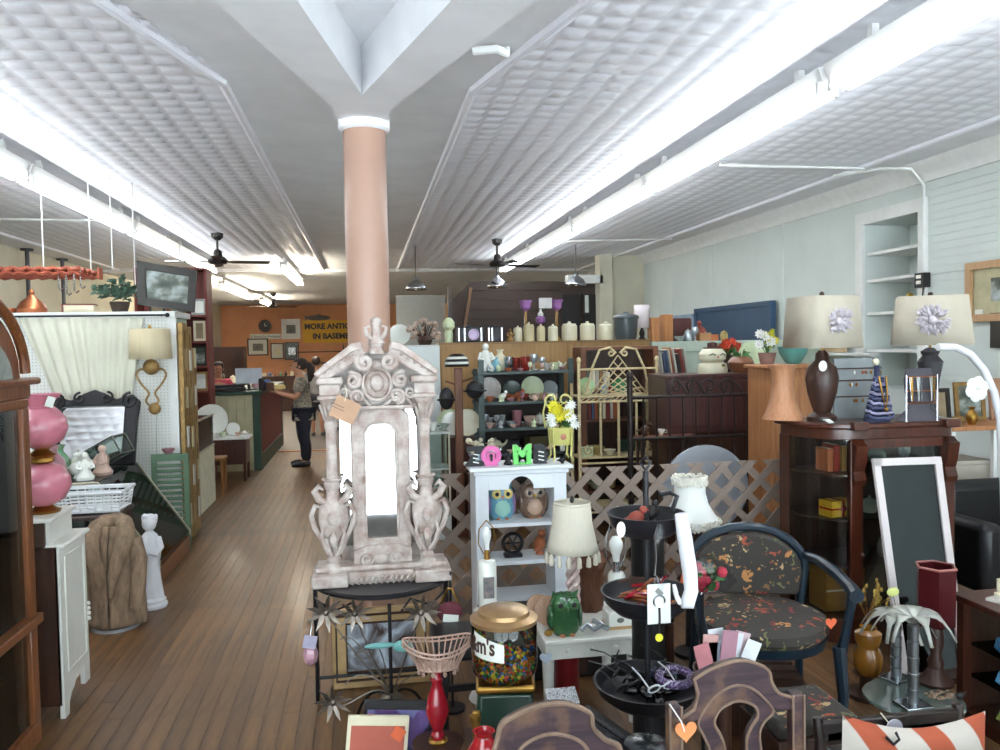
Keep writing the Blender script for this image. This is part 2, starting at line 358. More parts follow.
# ================================================================ LEFT SIDE OF THE AISLE
def pot(name, label, cat, px, yb, Y, prof, m, z=None, group=None, n=18, sy=1, rz=0, **kw):
    """turned thing: profile rows (radius, image row) measured at depth Y; stands on height z"""
    p = at(px, yb, Y); k = mpp(px, yb, Y)
    if z is not None: p.z = z+.0015
    return one(name, label, cat, B().lathe([(r*k, (yb-y)*k) for r, y in prof], n, sy=sy), m, p, rz, group, **kw)
def clump(b, c, r, n, ln, th, rnd, up=.3):
    """leaves or petals springing from c"""
    for i in range(n):
        a = rnd.uniform(0, 2*pi); e = rnd.uniform(-.2, 1.1); d = V((cos(a)*cos(e), sin(a)*cos(e), sin(e)+up*.3)).normalized()
        q = d.orthogonal().normalized()*th; p = V(c)+d*r*rnd.uniform(.1, .8)
        vs = [p, p+d*ln*.5+q, p+d*ln+V((0, 0, -ln*.25)), p+d*ln*.5-q]; b.face([b.v(x) for x in vs])
    return b
oak = wood('oak_brown', '5a3117', '8a5430', .35, scale=4, coat=.2); walnut = wood('dark_walnut', '24130d', '4a2b1d', .4, scale=4, coat=.1)
clear = glass('clear_glass'); brass = mat('old_brass', 'a07a3c', .35, 1, var=.25); black = mat('black_iron', '17161a', .45, .3, var=.2)
gold = mat('gilt_paint', '8f7142', .45, .55, var=.3, scale=14, bump=.3); china = mat('white_china', 'dfe0d8', .2, var=.05, coat=.5); cream = mat('cream_cloth', 'd8d0b4', .85, var=.06)
silver = mat('silver_plate', 'b9bcc0', .22, 1, var=.1); mirror = mat('mirror_silver', 'eceef0', .03, 1, var=0); pink = mat('pink_satin_glass', 'c87888', .3, var=.1, coat=.4)
greeng = mat('green_glassware', '6f9c78', .15, var=.2, coat=.5); darkm = mat('near_black_stuff', '1b1719', .6, var=.3)  # darkm: plain near-black, the own colour of small dark things
# --- china cabinet with arched bonnet: glazed front towards the aisle
cx0, cx1, cy0, cy1 = -1.92, -1.44, 2.72, 3.74
t = thing('china_cabinet', 'oak china cabinet with glazed front and arched bonnet top', 'cabinet', (cx1, cy1, 0))
W = cy1-cy0; D = cx1-cx0
B().bx(-D, 0, -W, 0, .0, .09).build('plinth', oak, t, bev=.006); B().bx(-D, .02, -W-.02, .02, .52, .56).build('waist_ledge', oak, t, bev=.006); B().bx(-D, 0, -W, 0, 1.46, 1.50).build('ceiling_board', oak, t, bev=.006)
B().bx(-D, -D+.02, -W, 0, .09, 1.46).build('back_panel', walnut, t)
for y in (-.033, -W+.033):
    for z0, z1 in ((.09, .52), (.56, 1.46)): B().bx(-.05, 0, y-.033, y+.033, z0, z1).build('corner_post', oak, t, bev=.006)
for y in (-.03, -W): B().bx(-D+.02, -D+.07, y, y+.03, .09, 1.46).build('back_post', oak, t)
B().bx(-.03, -.02, -W+.07, -.07, .1, .52).build('lower_glass_door', clear, t); B().bx(-.03, -.02, -W+.07, -.07, .57, 1.46).build('upper_glass_door', clear, t)
B().bx(-D+.07, -.05, -.012, -.006, .1, 1.46).build('side_glass', clear, t)
for z in (.80, 1.12): B().bx(-D+.03, -.06, -W+.03, -.03, z, z+.012).build('glass_shelf', clear, t)
arch = [(-W-.03, 1.5), (.03, 1.5), (.03, 1.56), (-.06, 1.58)] + [(-W/2 + (W/2-.07)*cos(R(a)), 1.60+.30*sin(R(a))) for a in range(0, 181, 12)] + [(-W+.06, 1.58), (-W-.03, 1.56)]
Mx = Matrix.Rotation(R(90), 3, 'Z')
B().prism(arch, 0, .06, Mx).build('bonnet', oak, t, bev=.01)
ar2 = [(-W/2 + (W/2-.17)*cos(R(a)), 1.58+.2*sin(R(a))) for a in range(0, 181, 12)]
B().prism(ar2, -.01, .07, Mx).build('bonnet_panel', mat('frosted_panel', '8f9690', .35, var=.2, scale=20), t)
arq = [(-W/2 + (W/2-.05)*cos(R(a)), 1.61+.32*sin(R(a))) for a in range(0, 181, 10)]
B().tube([(.01, y, z) for y, z in arq], .022, 8).build('bonnet_moulding', oak, t)
B().bx(-D, .04, -W-.04, .04, 1.56, 1.59).build('cornice', oak, t, bev=.01)
crys = mat('cut_crystal', 'aeb4b8', .12, .5, var=.3, scale=30)
for i, (y, x, z, r, h, nm, lb) in enumerate(((-.3, -.2, .56, .09, .12, 'crystal_bowl', 'cut crystal bowl on the ledge inside the oak china cabinet'), (-.2, -.28, .812, .07, .16, 'crystal_vase', 'crystal vase on the lower glass shelf of the oak cabinet'), (-.5, -.2, .812, .10, .08, 'silver_dish', 'silver dish on the lower glass shelf of the oak cabinet'), (-.25, -.22, 1.132, .06, .1, 'crystal_goblet', 'crystal goblet on the upper glass shelf of the oak cabinet'), (-.45, -.25, .09, .11, .2, 'glass_jar', 'pale glass jar in the bottom of the oak cabinet'), (-.18, -.2, .09, .06, .14, 'brass_pot', 'small brass pot in the bottom of the oak cabinet'))):
    one(nm, lb, 'bowl' if 'bowl' in nm else 'glassware', B().lathe([(r*.5, 0), (r*.6, h*.1), (r*.35, h*.25), (r*.9, h*.7), (r, h), (r*.9, h), (r*.8, h*.7), (r*.2, h*.3)], 18), (crys, crys, silver, crys, crys, brass)[i], (cx1+x, cy1+y, z+.002))
# --- white dresser seen from its unpainted back
t = thing('white_dresser', 'white painted dresser with bare dark back and scalloped feet', 'dresser', (-1.41, 3.93, 0))
wd = mat('chipped_white_paint', 'd9d8d0', .5, var=.06, scale=5)
B().bx(-.72, -.012, 0, .014, .06, .80).bx(-.70, -.06, 0, .014, .80, .92).build('back_boards', walnut, t)
B().bx(-.72, -.015, .014, .33, .12, .79).build('body', wd, t, bev=.004)
side = [(.0, 0), (.05, 0), (.06, .06), (.09, .09), (.12, .10), (.15, .125), (.19, .125), (.22, .14), (.25, .155), (.265, .15), (.27, .05), (.34, .05), (.34, .80), (0, .80)]
B().prism(side, -.0, .022, Matrix.Rotation(R(90), 3, 'Z')).build('side_panel', wd, t)
B().bx(-.0, .006, .05, .3, .20, .205).bx(0, .006, .05, .3, .74, .745).bx(0, .006, .05, .056, .2, .74).bx(0, .006, .294, .3, .2, .74).build('panel_bead', wd, t)
B().bx(-.72, .02, .0, .36, .79, .812).build('lower_top', wd, t, bev=.008)
B().bx(-.70, -.045, .014, .30, .81, .915).build('upper_case', wd, t); B().bx(-.73, -.03, -.005, .33, .915, .935).build('top', wd, t, bev=.006)
for k in range(4): B().sph((.008, .33, .36+.025*k), .011, n=8).build('turned_bead', wd, t)
# --- pink parlour lamp on the dresser
p = at(44, 505, 4.1); p.z = .935; k = mpp(44, 470, 4.1)
t = thing('parlour_lamp', 'pink two-globe parlour lamp with ruffled top on the white dresser', 'lamp', p)
B().lathe([(.07, 0), (.075, .012), (.05, .022), (.035, .035)], 18).build('brass_foot', brass, t)
B().lathe([(.035, .03), (.09, .06), (.122, .12), (.118, .17), (.085, .215), (.04, .235)], 24).build('font', pink, t)
B().lathe([(.04, .235), (.055, .245), (.05, .262), (.065, .275), (.03, .30), (.045, .31)], 18).build('burner', brass, t)
B().lathe([(.045, .31), (.095, .345), (.118, .40), (.108, .45), (.075, .49), (.055, .505)], 24).build('globe', pink, t)
B().lathe([(.05, .50), (.06, .53), (.085, .565), (.08, .56), (.05, .525), (.045, .505)], 30, wob=lambda i, z: 1+.16*cos(i*1.26*1.0)*(max(0, z-.5)/.06)).build('ruffled_crown', pink, t)
B().box((.07, -.07, .53), (.035, .004, .05), (0, 20, 35)).build('price_tag', china, t)
# --- fur coat on a low stand, basket on a table, white statue
fur = mat('mink_fur', '88725d', .95, var=.35, scale=26, bump=.8, stretch=(1, 1, .35))
p = at(116, 613, 5.2); p.z = 0
t = thing('fur_coat', 'taupe fur coat with open shawl collar hung beside the white statue', 'coat', p)
def coatP(u, v):
    a = R(1.5+357*u); z = .03 + v*.60
    r = (.178 - .04*v + .012*sin(u*40)*(1-v*.8)) * (1 if v < .8 else 1-(v-.8)*2.2)
    return V((r*sin(a), -r*.72*cos(a)+.02*(1-abs(u-.5)*2)*0, z))
B().grid(lambda u, v: coatP(u, v), 60, 14).build('coat_body', fur, t, solid=.02, rot=(0, 0, 0))
for s in (-1, 1):
    B().tube(sm([(s*.015, -.138, .22), (s*.035, -.15, .34), (s*.075, -.14, .48), (s*.095, -.09, .575), (s*.065, .01, .635), (0, .06, .65)], 4), [.016, .02, .024, .028, .032, .036, .04, .043, .045, .047, .049, .05, .051, .052, .052, .052, .05, .05, .048, .046, .044], 10).build('collar', fur, t)
    B().tube([(s*.12, -.02, .54), (s*.155, -.05, .42), (s*.155, -.08, .27), (s*.145, -.1, .14)], [.05, .052, .046, .045], 10).build('sleeve', fur, t)
B().tube([(0, 0, 0), (0, 0, .60)], .015).lathe([(.14, 0), (.14, .02)], 14).build('stand', mat('stand_metal', 'a9aeb4', .4, .5), t)
t = thing('side_table', 'small dark side table under the white basket behind the fur coat', 'table', (-1.90, 5.72, 0))
B().bx(-.28, .28, -.2, .2, .60, .625).build('tabletop', walnut, t, bev=.004)
for x in (-.25, .25):
    for y in (-.17, .17): B().cyl((x, y, 0), (x, y, .6), .015, .022, 8).build('leg', walnut, t)
t = thing('wicker_basket', 'white open-weave basket on the dark side table', 'basket', (-1.82, 5.72, .634))
wick = mat('white_wicker', 'd6d8da', .7, var=.1)
for k in range(6): B().tube([(x*(.19+.004*k), y*(.13+.003*k), .012+k*.022) for x, y in ((-1, -1), (1, -1), (1, 1), (-1, 1))], .006, 6, loop=True).build('weave_band', wick, t)
for s in (-1, 1):
    for k in range(9): B().cyl((-.19+k*.0475, s*.13, 0), (-.21+k*.0525, s*.148, .13), .0045, n=6).build('stake', wick, t)
B().bx(-.19, .19, -.13, .13, 0, .006).build('bottom', wick, t); B().tube([(x*.215, y*.15, .132) for x, y in ((-1, -1), (1, -1), (1, 1), (-1, 1))], .012, 6, loop=True).build('rim', wick, t)
plasterw = mat('white_plaster_statue', 'd9dade', .6, var=.06, scale=12)
p = at(152, 600, 5.55); p.z = 0
t = thing('garden_statue', 'white plaster cherub statue standing on the floor beside the fur coat', 'statue', p)
B().lathe([(.095, 0), (.10, .02), (.085, .035), (.09, .05), (.07, .065)], 20).build('plinth', plasterw, t)
B().lathe([(.075, .06), (.068, .1), (.06, .2), (.055, .28), (.064, .36), (.06, .43), (.045, .48), (.022, .505), (.02, .52)], 22, sy=.8, wob=lambda i, z: 1+.10*sin(i*2.1+z*14)).build('draped_body', plasterw, t)
B().sph((0, -.005, .558), .046, (1, 1, 1.15), 14).build('head', plasterw, t)
b = B()
rn = random.Random(3)
for k in range(26):
    a = rn.uniform(0, 2*pi); b.sph((.036*cos(a), .01+.036*sin(a), .585+rn.uniform(-.015, .02)), .016, n=7)
b.sph((0, .01, .574), .049, (1, 1, .9), 14); b.build('curls', plasterw, t)
for s in (-1, 1): B().tube([(s*.05, 0, .46), (s*.075, -.03, .40), (s*.05, -.07, .36), (s*.01, -.075, .38)], [.022, .02, .017, .014], 8).build('arm', plasterw, t)
# --- slant-front glass showcase with clutter on top
t = thing('glass_showcase', 'low slant-front glass showcase with wooden base beside the pegboard', 'showcase', (-1.5, 6.05, 0)); Ls = 1.0
B().bx(-.8, 0, 0, Ls, 0, .13).build('base', oak, t, bev=.004)
prof = [(-.8, .13), (0, .13), (0, .17), (-.40, .76), (-.8, .76)]
edge = mat('steel_edging', 'b3ab95', .4, .5)
for y in (0, Ls): B().tube([(x, y, z) for x, z in prof[1:]], .010, 6).build('end_frame', edge, t)
B().hexa([(-.004, .01, .17), (0, .01, .17), (0, Ls-.01, .17), (-.004, Ls-.01, .17), (-.404, .01, .76), (-.40, .01, .76), (-.40, Ls-.01, .76), (-.404, Ls-.01, .76)]).build('slanted_glass', clear, t)
B().prism(prof, 0.0, .005).build('end_glass', clear, t)
B().bx(-.8, -.4, 0, Ls, .76, .768).build('top_glass', clear, t)
B().bx(-.78, -.2, .02, Ls-.02, .42, .43).build('shelf', clear, t); B().bx(-.8, -.79, 0, Ls, .13, .76).build('back', mat('grey_back', '6d7470', .6), t)
stat_rows = []
def knick(kind, x, y, z, s, m, lb, cat='ornament', rz=0, grp=None):
    """small table-top ornaments of several kinds"""
    b = B()
    if kind == 'bird': b.sph((0, 0, .5*s), .38*s, (1.2, .8, .9), 10, (0, -25, 0)).sph((.38*s, 0, .9*s), .2*s, n=8).tube([(-.3*s, 0, .5*s), (-.75*s, 0, .35*s)], [.15*s, .06*s], 6).cyl((.5*s, 0, .9*s), (.7*s, 0, .86*s), .06*s, .01*s, 6).cyl((0, 0, 0), (0, 0, .3*s), .22*s, .12*s, 8)
    elif kind == 'figure': b.lathe([(.3*s, 0), (.33*s, .1*s), (.2*s, .3*s), (.22*s, .55*s), (.12*s, .72*s), (.07*s, .78*s)], 10).sph((0, 0, .88*s), .13*s, n=8).tube([(-.18*s, 0, .66*s), (-.28*s, -.1*s, .45*s), (-.1*s, -.22*s, .4*s)], .06*s, 6).tube([(.18*s, 0, .66*s), (.28*s, -.1*s, .45*s), (.1*s, -.22*s, .42*s)], .06*s, 6)
    elif kind == 'cup': b.lathe([(.2*s, 0), (.24*s, .04*s), (.2*s, .08*s), (.42*s, .5*s), (.46*s, .7*s), (.42*s, .7*s), (.35*s, .45*s), (.1*s, .12*s)], 14).tube([(.42*s, 0, .58*s), (.66*s, 0, .58*s), (.68*s, 0, .3*s), (.36*s, 0, .25*s)], .05*s, 6)
    elif kind == 'plate':
        b.lathe([(.02*s, 0), (.30*s, .0), (.5*s, .06*s), (.5*s, .075*s), (.3*s, .022*s), (.02*s, .02*s)], 22)
        bmesh.ops.rotate(b.bm, verts=b.bm.verts[:], cent=(0, 0, 0), matrix=Matrix.Rotation(R(76), 3, 'X')); bmesh.ops.translate(b.bm, verts=b.bm.verts[:], vec=(0, .1*s, .5*s*sin(R(76))+.0))
    elif kind == 'vase': b.lathe([(.2*s, 0), (.22*s, .05*s), (.34*s, .35*s), (.3*s, .6*s), (.13*s, .8*s), (.13*s, .9*s), (.2*s, 1.0*s), (.16*s, 1.0*s), (.09*s, .85*s)], 14)
    elif kind == 'jar': b.lathe([(.3*s, 0), (.36*s, .08*s), (.38*s, .6*s), (.3*s, .72*s), (.3*s, .76*s), (.34*s, .78*s), (.2*s, .9*s), (.05*s, .93*s), (.07*s, 1.0*s), (.02*s, 1.03*s)], 14)
    elif kind == 'goblet': b.lathe([(.24*s, 0), (.2*s, .03*s), (.05*s, .08*s), (.04*s, .4*s), (.2*s, .5*s), (.27*s, .75*s), (.25*s, 1.0*s), (.22*s, 1.0*s), (.22*s, .75*s), (.05*s, .52*s)], 12)
    elif kind == 'bowl': b.lathe([(.2*s, 0), (.22*s, .04*s), (.42*s, .25*s), (.5*s, .42*s), (.47*s, .42*s), (.38*s, .25*s), (.1*s, .08*s)], 16)
    elif kind == 'bottle': b.lathe([(.2*s, 0), (.22*s, .04*s), (.22*s, .5*s), (.08*s, .68*s), (.08*s, .88*s), (.11*s, .9*s), (.11*s, 1.0*s)], 12)
    elif kind == 'tumbler': b.lathe([(.28*s, 0), (.3*s, .03*s), (.36*s, 1.0*s), (.33*s, 1.0*s), (.27*s, .1*s)], 12)
    elif kind == 'teapot': b.lathe([(.25*s, 0), (.4*s, .15*s), (.45*s, .4*s), (.3*s, .62*s), (.2*s, .66*s), (.05*s, .72*s), (.07*s, .8*s), (.02*s, .83*s)], 16).tube([(.4*s, 0, .35*s), (.6*s, 0, .45*s), (.72*s, 0, .68*s)], [.1*s, .07*s, .05*s], 8).tube([(-.4*s, 0, .5*s), (-.7*s, 0, .5*s), (-.66*s, 0, .22*s), (-.4*s, 0, .2*s)], .05*s, 6)
    elif kind == 'box': b.box((0, 0, .3*s), (1*s, .6*s, .6*s)).box((0, 0, .62*s), (1.04*s, .64*s, .08*s))
    elif kind == 'shell': b.sph((0, 0, .3*s), .3*s, (1.3, .9, 1), 10).tube([(.2*s, 0, .35*s), (.5*s, 0, .45*s), (.6*s, 0, .6*s)], [.2*s, .1*s, .03*s], 7)
    name = {'cup': 'tea_cup', 'bird': 'bird_figurine', 'figure': 'figurine', 'plate': 'display_plate', 'jar': 'lidded_jar', 'box': 'keepsake_box', 'shell': 'shell_ornament'}.get(kind, kind)
    return one(name, lb, cat, b, m, (x, y, z+.0015), rz, grp)
zt = .768
blush = mat('blush_porcelain', 'c9ab9c', .3, var=.2); mauve = mat('mauve_china', '9c6f78', .3, var=.2); paleg = mat('pale_green_china', 'c3cfa8', .3, var=.15); smoke = mat('smoky_glass', '6e7674', .15, .2, var=.3)
knick('figure', -2.02, 6.17, zt, .20, china, 'white porcelain lady figurine on the slant showcase', 'figurine', 20)
knick('figure', -1.97, 6.40, zt, .22, blush, 'blush porcelain doll figurine on the slant showcase', 'figurine', -30)
knick('bird', -2.10, 6.26, zt, .15, china, 'white porcelain dove ornament on the slant showcase', 'ornament')
knick('vase', -2.25, 6.34, zt, .24, greeng, 'green glass vase on the slant showcase', 'vase')
knick('bowl', -2.22, 6.53, zt, .2, paleg, 'pale green bowl on the slant showcase', 'bowl'); knick('vase', -2.22, 6.13, zt, .26, mauve, 'mauve bud vase with flower on the slant showcase', 'vase')
knick('shell', -2.11, 5.62, .625, .16, blush, 'pink conch shell beside the white basket', 'shell')
knick('jar', -2.24, 6.72, zt, .15, china, 'small lidded china jar on the slant showcase', 'jar')
for i, (x, y) in enumerate(((-1.75, 6.15), (-1.9, 6.3), (-2.1, 6.18), (-1.8, 6.5), (-2.0, 6.6))): knick(('cup', 'goblet', 'jar', 'bowl', 'bottle')[i], x, y, .43 if i < 0 else .13, .15, (paleg, crys, china, greeng, smoke)[i], ('pale green cup', 'cut crystal goblet', 'white china jar', 'green glass bowl', 'smoky glass bottle')[i] + ' inside the slant showcase', 'glassware')
t = thing('glass_casket', 'tilted glass jewel casket with metal edges on the slant showcase', 'box', (-1.98, 6.62, .772), -12)
q = B(); P8 = [V((a*.12, b_*.10, c_*.075)) for a in (-1, 1) for b_ in (-1, 1) for c_ in (-1, 1)]; Mr = Matrix.Rotation(R(-28), 3, 'Y') ; P8 = [Mr @ p_ + V((0, 0, .15)) for p_ in P8]
for i in range(8):
    for j in (1, 2, 4):
        if not i & j: q.cyl(P8[i], P8[i | j], .006, n=6)
q.build('edge_frame', mat('pewter', '6a6f68', .4, .8), t); B().box((0, 0, .15), (.23, .19, .14), (0, -28, 0)).build('glass_body', glass('casket_glass', 'cfd8d2', .6), t)
sh = thing('louvred_shutter', 'green louvred shutter leaning behind the slant showcase', 'shutter', (-1.50, 7.11, 0), 0)
gsh = mat('green_shutter_paint', '5d7a5f', .6, var=.15)
B().bx(-.30, -.26, -.03, 0, 0, .82).bx(-.04, 0, -.03, 0, 0, .82).bx(-.26, -.04, -.03, 0, .76, .82).bx(-.26, -.04, -.03, 0, 0, .08).build('shutter_frame', gsh, sh)
for k in range(14): B().box((-.15, -.015, .11+k*.047), (.22, .03, .008), (35, 0, 0)).build('louvre', gsh, sh)
knick('bowl', -1.66, 7.085, .82, .11, mauve, 'maroon glass dish balanced on the green shutter', 'bowl')
# --- white pegboard partition with curtain, rod, black mirror, sconce
n = NT('pegboard'); vx = n.new('ShaderNodeTexVoronoi', i_Scale=36.0, i_Randomness=0.0); n.link(n.coord((1, .02, 1)), vx.inputs['Vector'])
n.link(n.ramp(vx.outputs['Distance'], [(.12, lin('a4a4a0')), (.2, lin('deded8'))]), n.b.inputs['Base Color']); n.b.inputs['Roughness'].default_value = .6; pegm = n.m
zt2 = at(100, 312, 7.2).z
t = thing('pegboard_partition', 'tall white pegboard partition behind the black mirror', 'partition', (-1.62, 7.2, 0))
B().bx(-3.4, 0, 0, .02, .03, zt2-.03).build('pegboard_panel', pegm, t); B().bx(-3.4, .0, .02, .56, .0, zt2-.05).build('back_box', mat('sage_side', '9fac97', .7), t)
B().bx(-3.45, .03, -.03, .58, zt2-.05, zt2).build('cap_board', white, t, bev=.004); B().bx(-.03, .03, -.012, .03, 0, zt2-.05).build('edge_strip', white, t)
p0 = at(0, 315, 7.12); p1 = at(166, 315, 7.12)
t = thing('curtain_rod', 'thin black curtain rod with finials on the pegboard partition', 'rod', (p1.x, 7.12, p1.z))
B().cyl((-3.0, 0, 0), (0, 0, 0), .008, n=8).build('rod', black, t); B().sph((0.01, 0, 0), .02, n=8).build('finial', black, t)
for x in (-.05, -1.15): B().bx(x-.008, x+.008, 0, .075, -.008, .008).build('bracket', black, t)
pc0, pc1 = at(16, 316, 7.12), at(142, 316, 7.12); qc0, qc1 = at(60, 415, 7.12), at(128, 415, 7.12)
def cur(u, v):
    a = pc0.lerp(pc1, u); b = qc0.lerp(qc1, u); p = a.lerp(b, v); return V((p.x, 7.165 + .014*sin(u*55+v*2), p.z - .014))
one('curtain', 'pale cream gathered curtain hanging from the black rod', 'curtain', B().grid(cur, 90, 6), mat('cream_voile', 'd6d4c2', .9, var=.05, scale=4), solid=.004)
# black carved mirror
p = at(97, 470, 7.0); k = mpp(97, 440, 7.0); hw, hh = 42*k, 72*k
t = thing('carved_mirror', 'mirror in a black carved frame leaning against the pegboard', 'mirror', (p.x, 6.82, .775)); t.rotation_euler = (R(-20), 0, 0)
out = [(-hw, 0), (hw, 0), (hw*1.0, hh*.6), (hw*1.04, hh*.9), (hw*.86, hh*1.0), (hw*.5, hh*.93), (hw*.25, hh*1.02), (0, hh*1.08), (-hw*.25, hh*1.02), (-hw*.5, hh*.93), (-hw*.86, hh*1.0), (-hw*1.04, hh*.9), (-hw, hh*.6)]
inn = [(-hw*.7, .06), (hw*.7, .06), (hw*.7, hh*.6), (hw*.7, hh*.84)] + [(hw*.7*q_, hh*.84) for q_ in (.9, .5, .25, 0, -.25, -.5, -.9)] + [(-hw*.7, hh*.84), (-hw*.7, hh*.6)]
B().ringprism(out, inn, -.03, .02).build('frame', black, t, bev=.01)
for s in (-1, 1):
    B().tube(scroll(s*hw*.82, hh*.9, .07, .012, 90, s*1.4, y=-.035), .012, 6).build('carved_scroll', black, t); B().tube(scroll(s*hw*.3, hh*.95, .05, .01, 90, -s*1.3, y=-.035), .01, 6).build('carved_scroll', black, t)
B().bx(-hw*.72, hw*.72, 0, .008, .05, hh*.85).build('mirror_glass', mirror, t)
# wall sconce with drum shade
p = at(151, 365, 7.08)
t = thing('wall_sconce', 'gilt scrolled wall sconce with cream drum shade on the pegboard', 'lamp', p); k = mpp(151, 345, 7.08)
B().lathe([(20*k, 6*k), (18.5*k, 36*k)], 28, cap=False).build('shade', mat('parchment_shade', 'cdbf9d', .8, var=.06, stretch=(6, 6, .3)), t, solid=.004)
B().sph((0, .0, -2*k), 8*k, (1, .5, 1), 12).build('rosette', gold, t); B().sph((2*k, .0, -44*k), 6*k, (1, .6, 1), 12).build('lower_rosette', gold, t)
B().cyl((0, 0, 0), (0, 0, 34*k), .008).cyl((0, 0, 36*k), (0, 0, 40*k), .012).build('stem', brass, t)
for s in (-1, 1): B().tube(sm([V((x*s*k, 0, z*k)) for x, z in ((3, -6), (10, -4), (14, -10), (9, -20), (3, -28), (6, -36), (1, -42))], 4), .009, 6).build('scroll_arm', gold, t)
B().tube([(2*k, .06, -50*k), (1*k, .06, -75*k), (1*k, .06, -95*k)], .003, 5).build('cord', mat('grey_cord', '8f8f8c', .6), t)
# --- things on the partition top and hanging above
zt = zt2
p = at(165, 309, 7.25)
t = thing('framed_painting', 'dark framed landscape painting tilted on top of the pegboard partition', 'picture', (p.x+.0, 7.27, zt+.05)); k = mpp(165, 285, 7.25); t.rotation_euler = (R(-8), R(3.5), 0)
fo = [(-26*k, 0), (28*k, -5*k), (28*k, 38*k), (-30*k, 44*k)]; fi = [(-18*k, 7*k), (21*k, 3*k), (21*k, 31*k), (-21*k, 36*k)]
blkw = wood('black_frame_wood', '15130f', '2d2820', .45)
B().ringprism(fo, fi, -.02, .02).build('frame', blkw, t)
n = NT('landscape_print'); c_ = n.coord((5, 5, 7)); nz = n.new('ShaderNodeTexNoise', i_Scale=1.1, i_Detail=6); n.link(c_, nz.inputs[0]); n.link(n.ramp(nz.outputs[0], [(.35, lin('2f3a35')), (.47, lin('5a6157')), (.55, lin('8f9690')), (.68, lin('b9c0c8'))]), n.b.inputs['Base Color']); landm = n.m
B().prism(fi, 0, .008).build('painting', landm, t)
copper = mat('polished_copper', 'b7714d', .3, .9, var=.2)
pot('copper_kettle', 'pointed copper kettle on top of the pegboard partition', 'kettle', 32, 309, 7.5, [(13, 309), (14, 304), (10, 297), (5, 293), (2.5, 290), (3, 287), (1, 284)], copper, z=zt)
pot('copper_pan', 'low copper pan beside the kettle on the partition', 'pan', 9, 309, 7.5, [(6, 309), (7, 305), (7, 303), (6, 303), (5, 306)], copper, z=zt)
B_ = B(); p = at(80, 308, 7.6)
t = thing('red_book', 'dark red book lying on top of the partition', 'book', (p.x, 7.6, zt+.001), 8)
B().bx(-.13, .13, -.09, .09, 0, .012).bx(-.13, .13, -.09, .09, .075, .087).bx(-.13, -.118, -.09, .09, .012, .075).build('cover', mat('dark_red_binding', '6b2a22', .6), t); B().bx(-.115, .125, -.085, .085, .012, .075).build('pages', cream, t)
rn = random.Random(11); leafm = mat('fern_leaf', '3f5a4a', .6, var=.4, scale=20)
p = at(120, 308, 7.5)
t = thing('potted_ivy', 'bushy green artificial ivy plant in a pot on the partition', 'plant', (p.x, 7.5, zt))
B().lathe([(.06, 0), (.085, .1), (.08, .1), (.05, .02)], 16).build('pot', mat('dark_pot', '3a2a20', .6), t)
b = B()
for k in range(9): clump(b, (rn.uniform(-.13, .13), rn.uniform(-.08, .08), rn.uniform(.1, .26)), .08, 22, .07, .018, rn)
stuff(b.build('foliage', leafm, t))
t = thing('hanging_pot_rack', 'red woven wicker pot rack hung on white rods over the partition', 'rack', (at(45, 275, 7.9).x, 7.9, at(45, 278, 7.9).z)); k = mpp(45, 275, 7.9)
redw = mat('red_wicker', 'a5533c', .7, var=.35, scale=30, bump=.4)
for j in range(8): B().tube([(-60*k+i*6*k, -.25+j*.07, .06+.012*(1 if (i+j) % 2 else -1)-.0) for i in range(18)], .016, 6).build('woven_strand', redw, t)
for j in range(8): B().tube([(-60*k+i*6*k, -.25+j*.07, .022-.010*(1 if (i+j) % 2 else -1)) for i in range(18)], .015, 6).build('lower_strand', redw, t)
for i in range(17): B().tube([(-60*k+i*6*k+3*k, -.25+j*.07, .06-.012*(1 if (i+j) % 2 else -1)) for j in range(8)], .014, 6).build('cross_strand', redw, t)
zz = ZC-t.location.z
for x in (7, 50, 70): B().cyl((x*k, -.2, .06), (x*k, -.2, zz), .006, n=6).build('hanger_rod', white, t)
for x, ln in ((20, .16), (27, .2), (34, .18), (40, .14)): B().tube([(x*k, -.2, .05), (x*k, -.2, .05-ln), (x*k+.02, -.2, .03-ln), (x*k+.04, -.2, .05-ln)], .008, 6).build('hanging_ladle', silver, t)
B().box((58*k, -.2, .02), (.02, .1, .1)).build('end_bar', redw, t)
one('hanging_rod', 'white rod hanging from the ceiling beside the framed landscape painting', 'rod', B().cyl((0, 0, 0), (0, 0, ZC-2.3), .006, n=6), white, (at(134, 250, 7.9).x, 7.9, 2.3))
for i, px in enumerate((26, 61)):
    a = atx(px, 262, XL+.1); t = thing('ceiling_pipe', 'grey iron pipe with ceiling flange by the left wall, ' + ('beside the wicker pot rack' if i else 'by the bright wall panel'), 'pipe', (XL+.12, a.y, 1.9)); B().cyl((0, 0, 0), (0, 0, ZC-1.9), .03).build('pipe', mat('grey_iron', '55565a', .5, .5), t); B().lathe([(.09, ZC-1.93), (.09, ZC-1.9)], 14).build('flange', mat('grey_iron'), t)
lw = bpy.data.objects['wall_left']
B().bx(XL, XL+.03, 2, 14, 0, 2.25).build('grey_wainscot', mat('grey_panel', '8e908a', .7), lw)
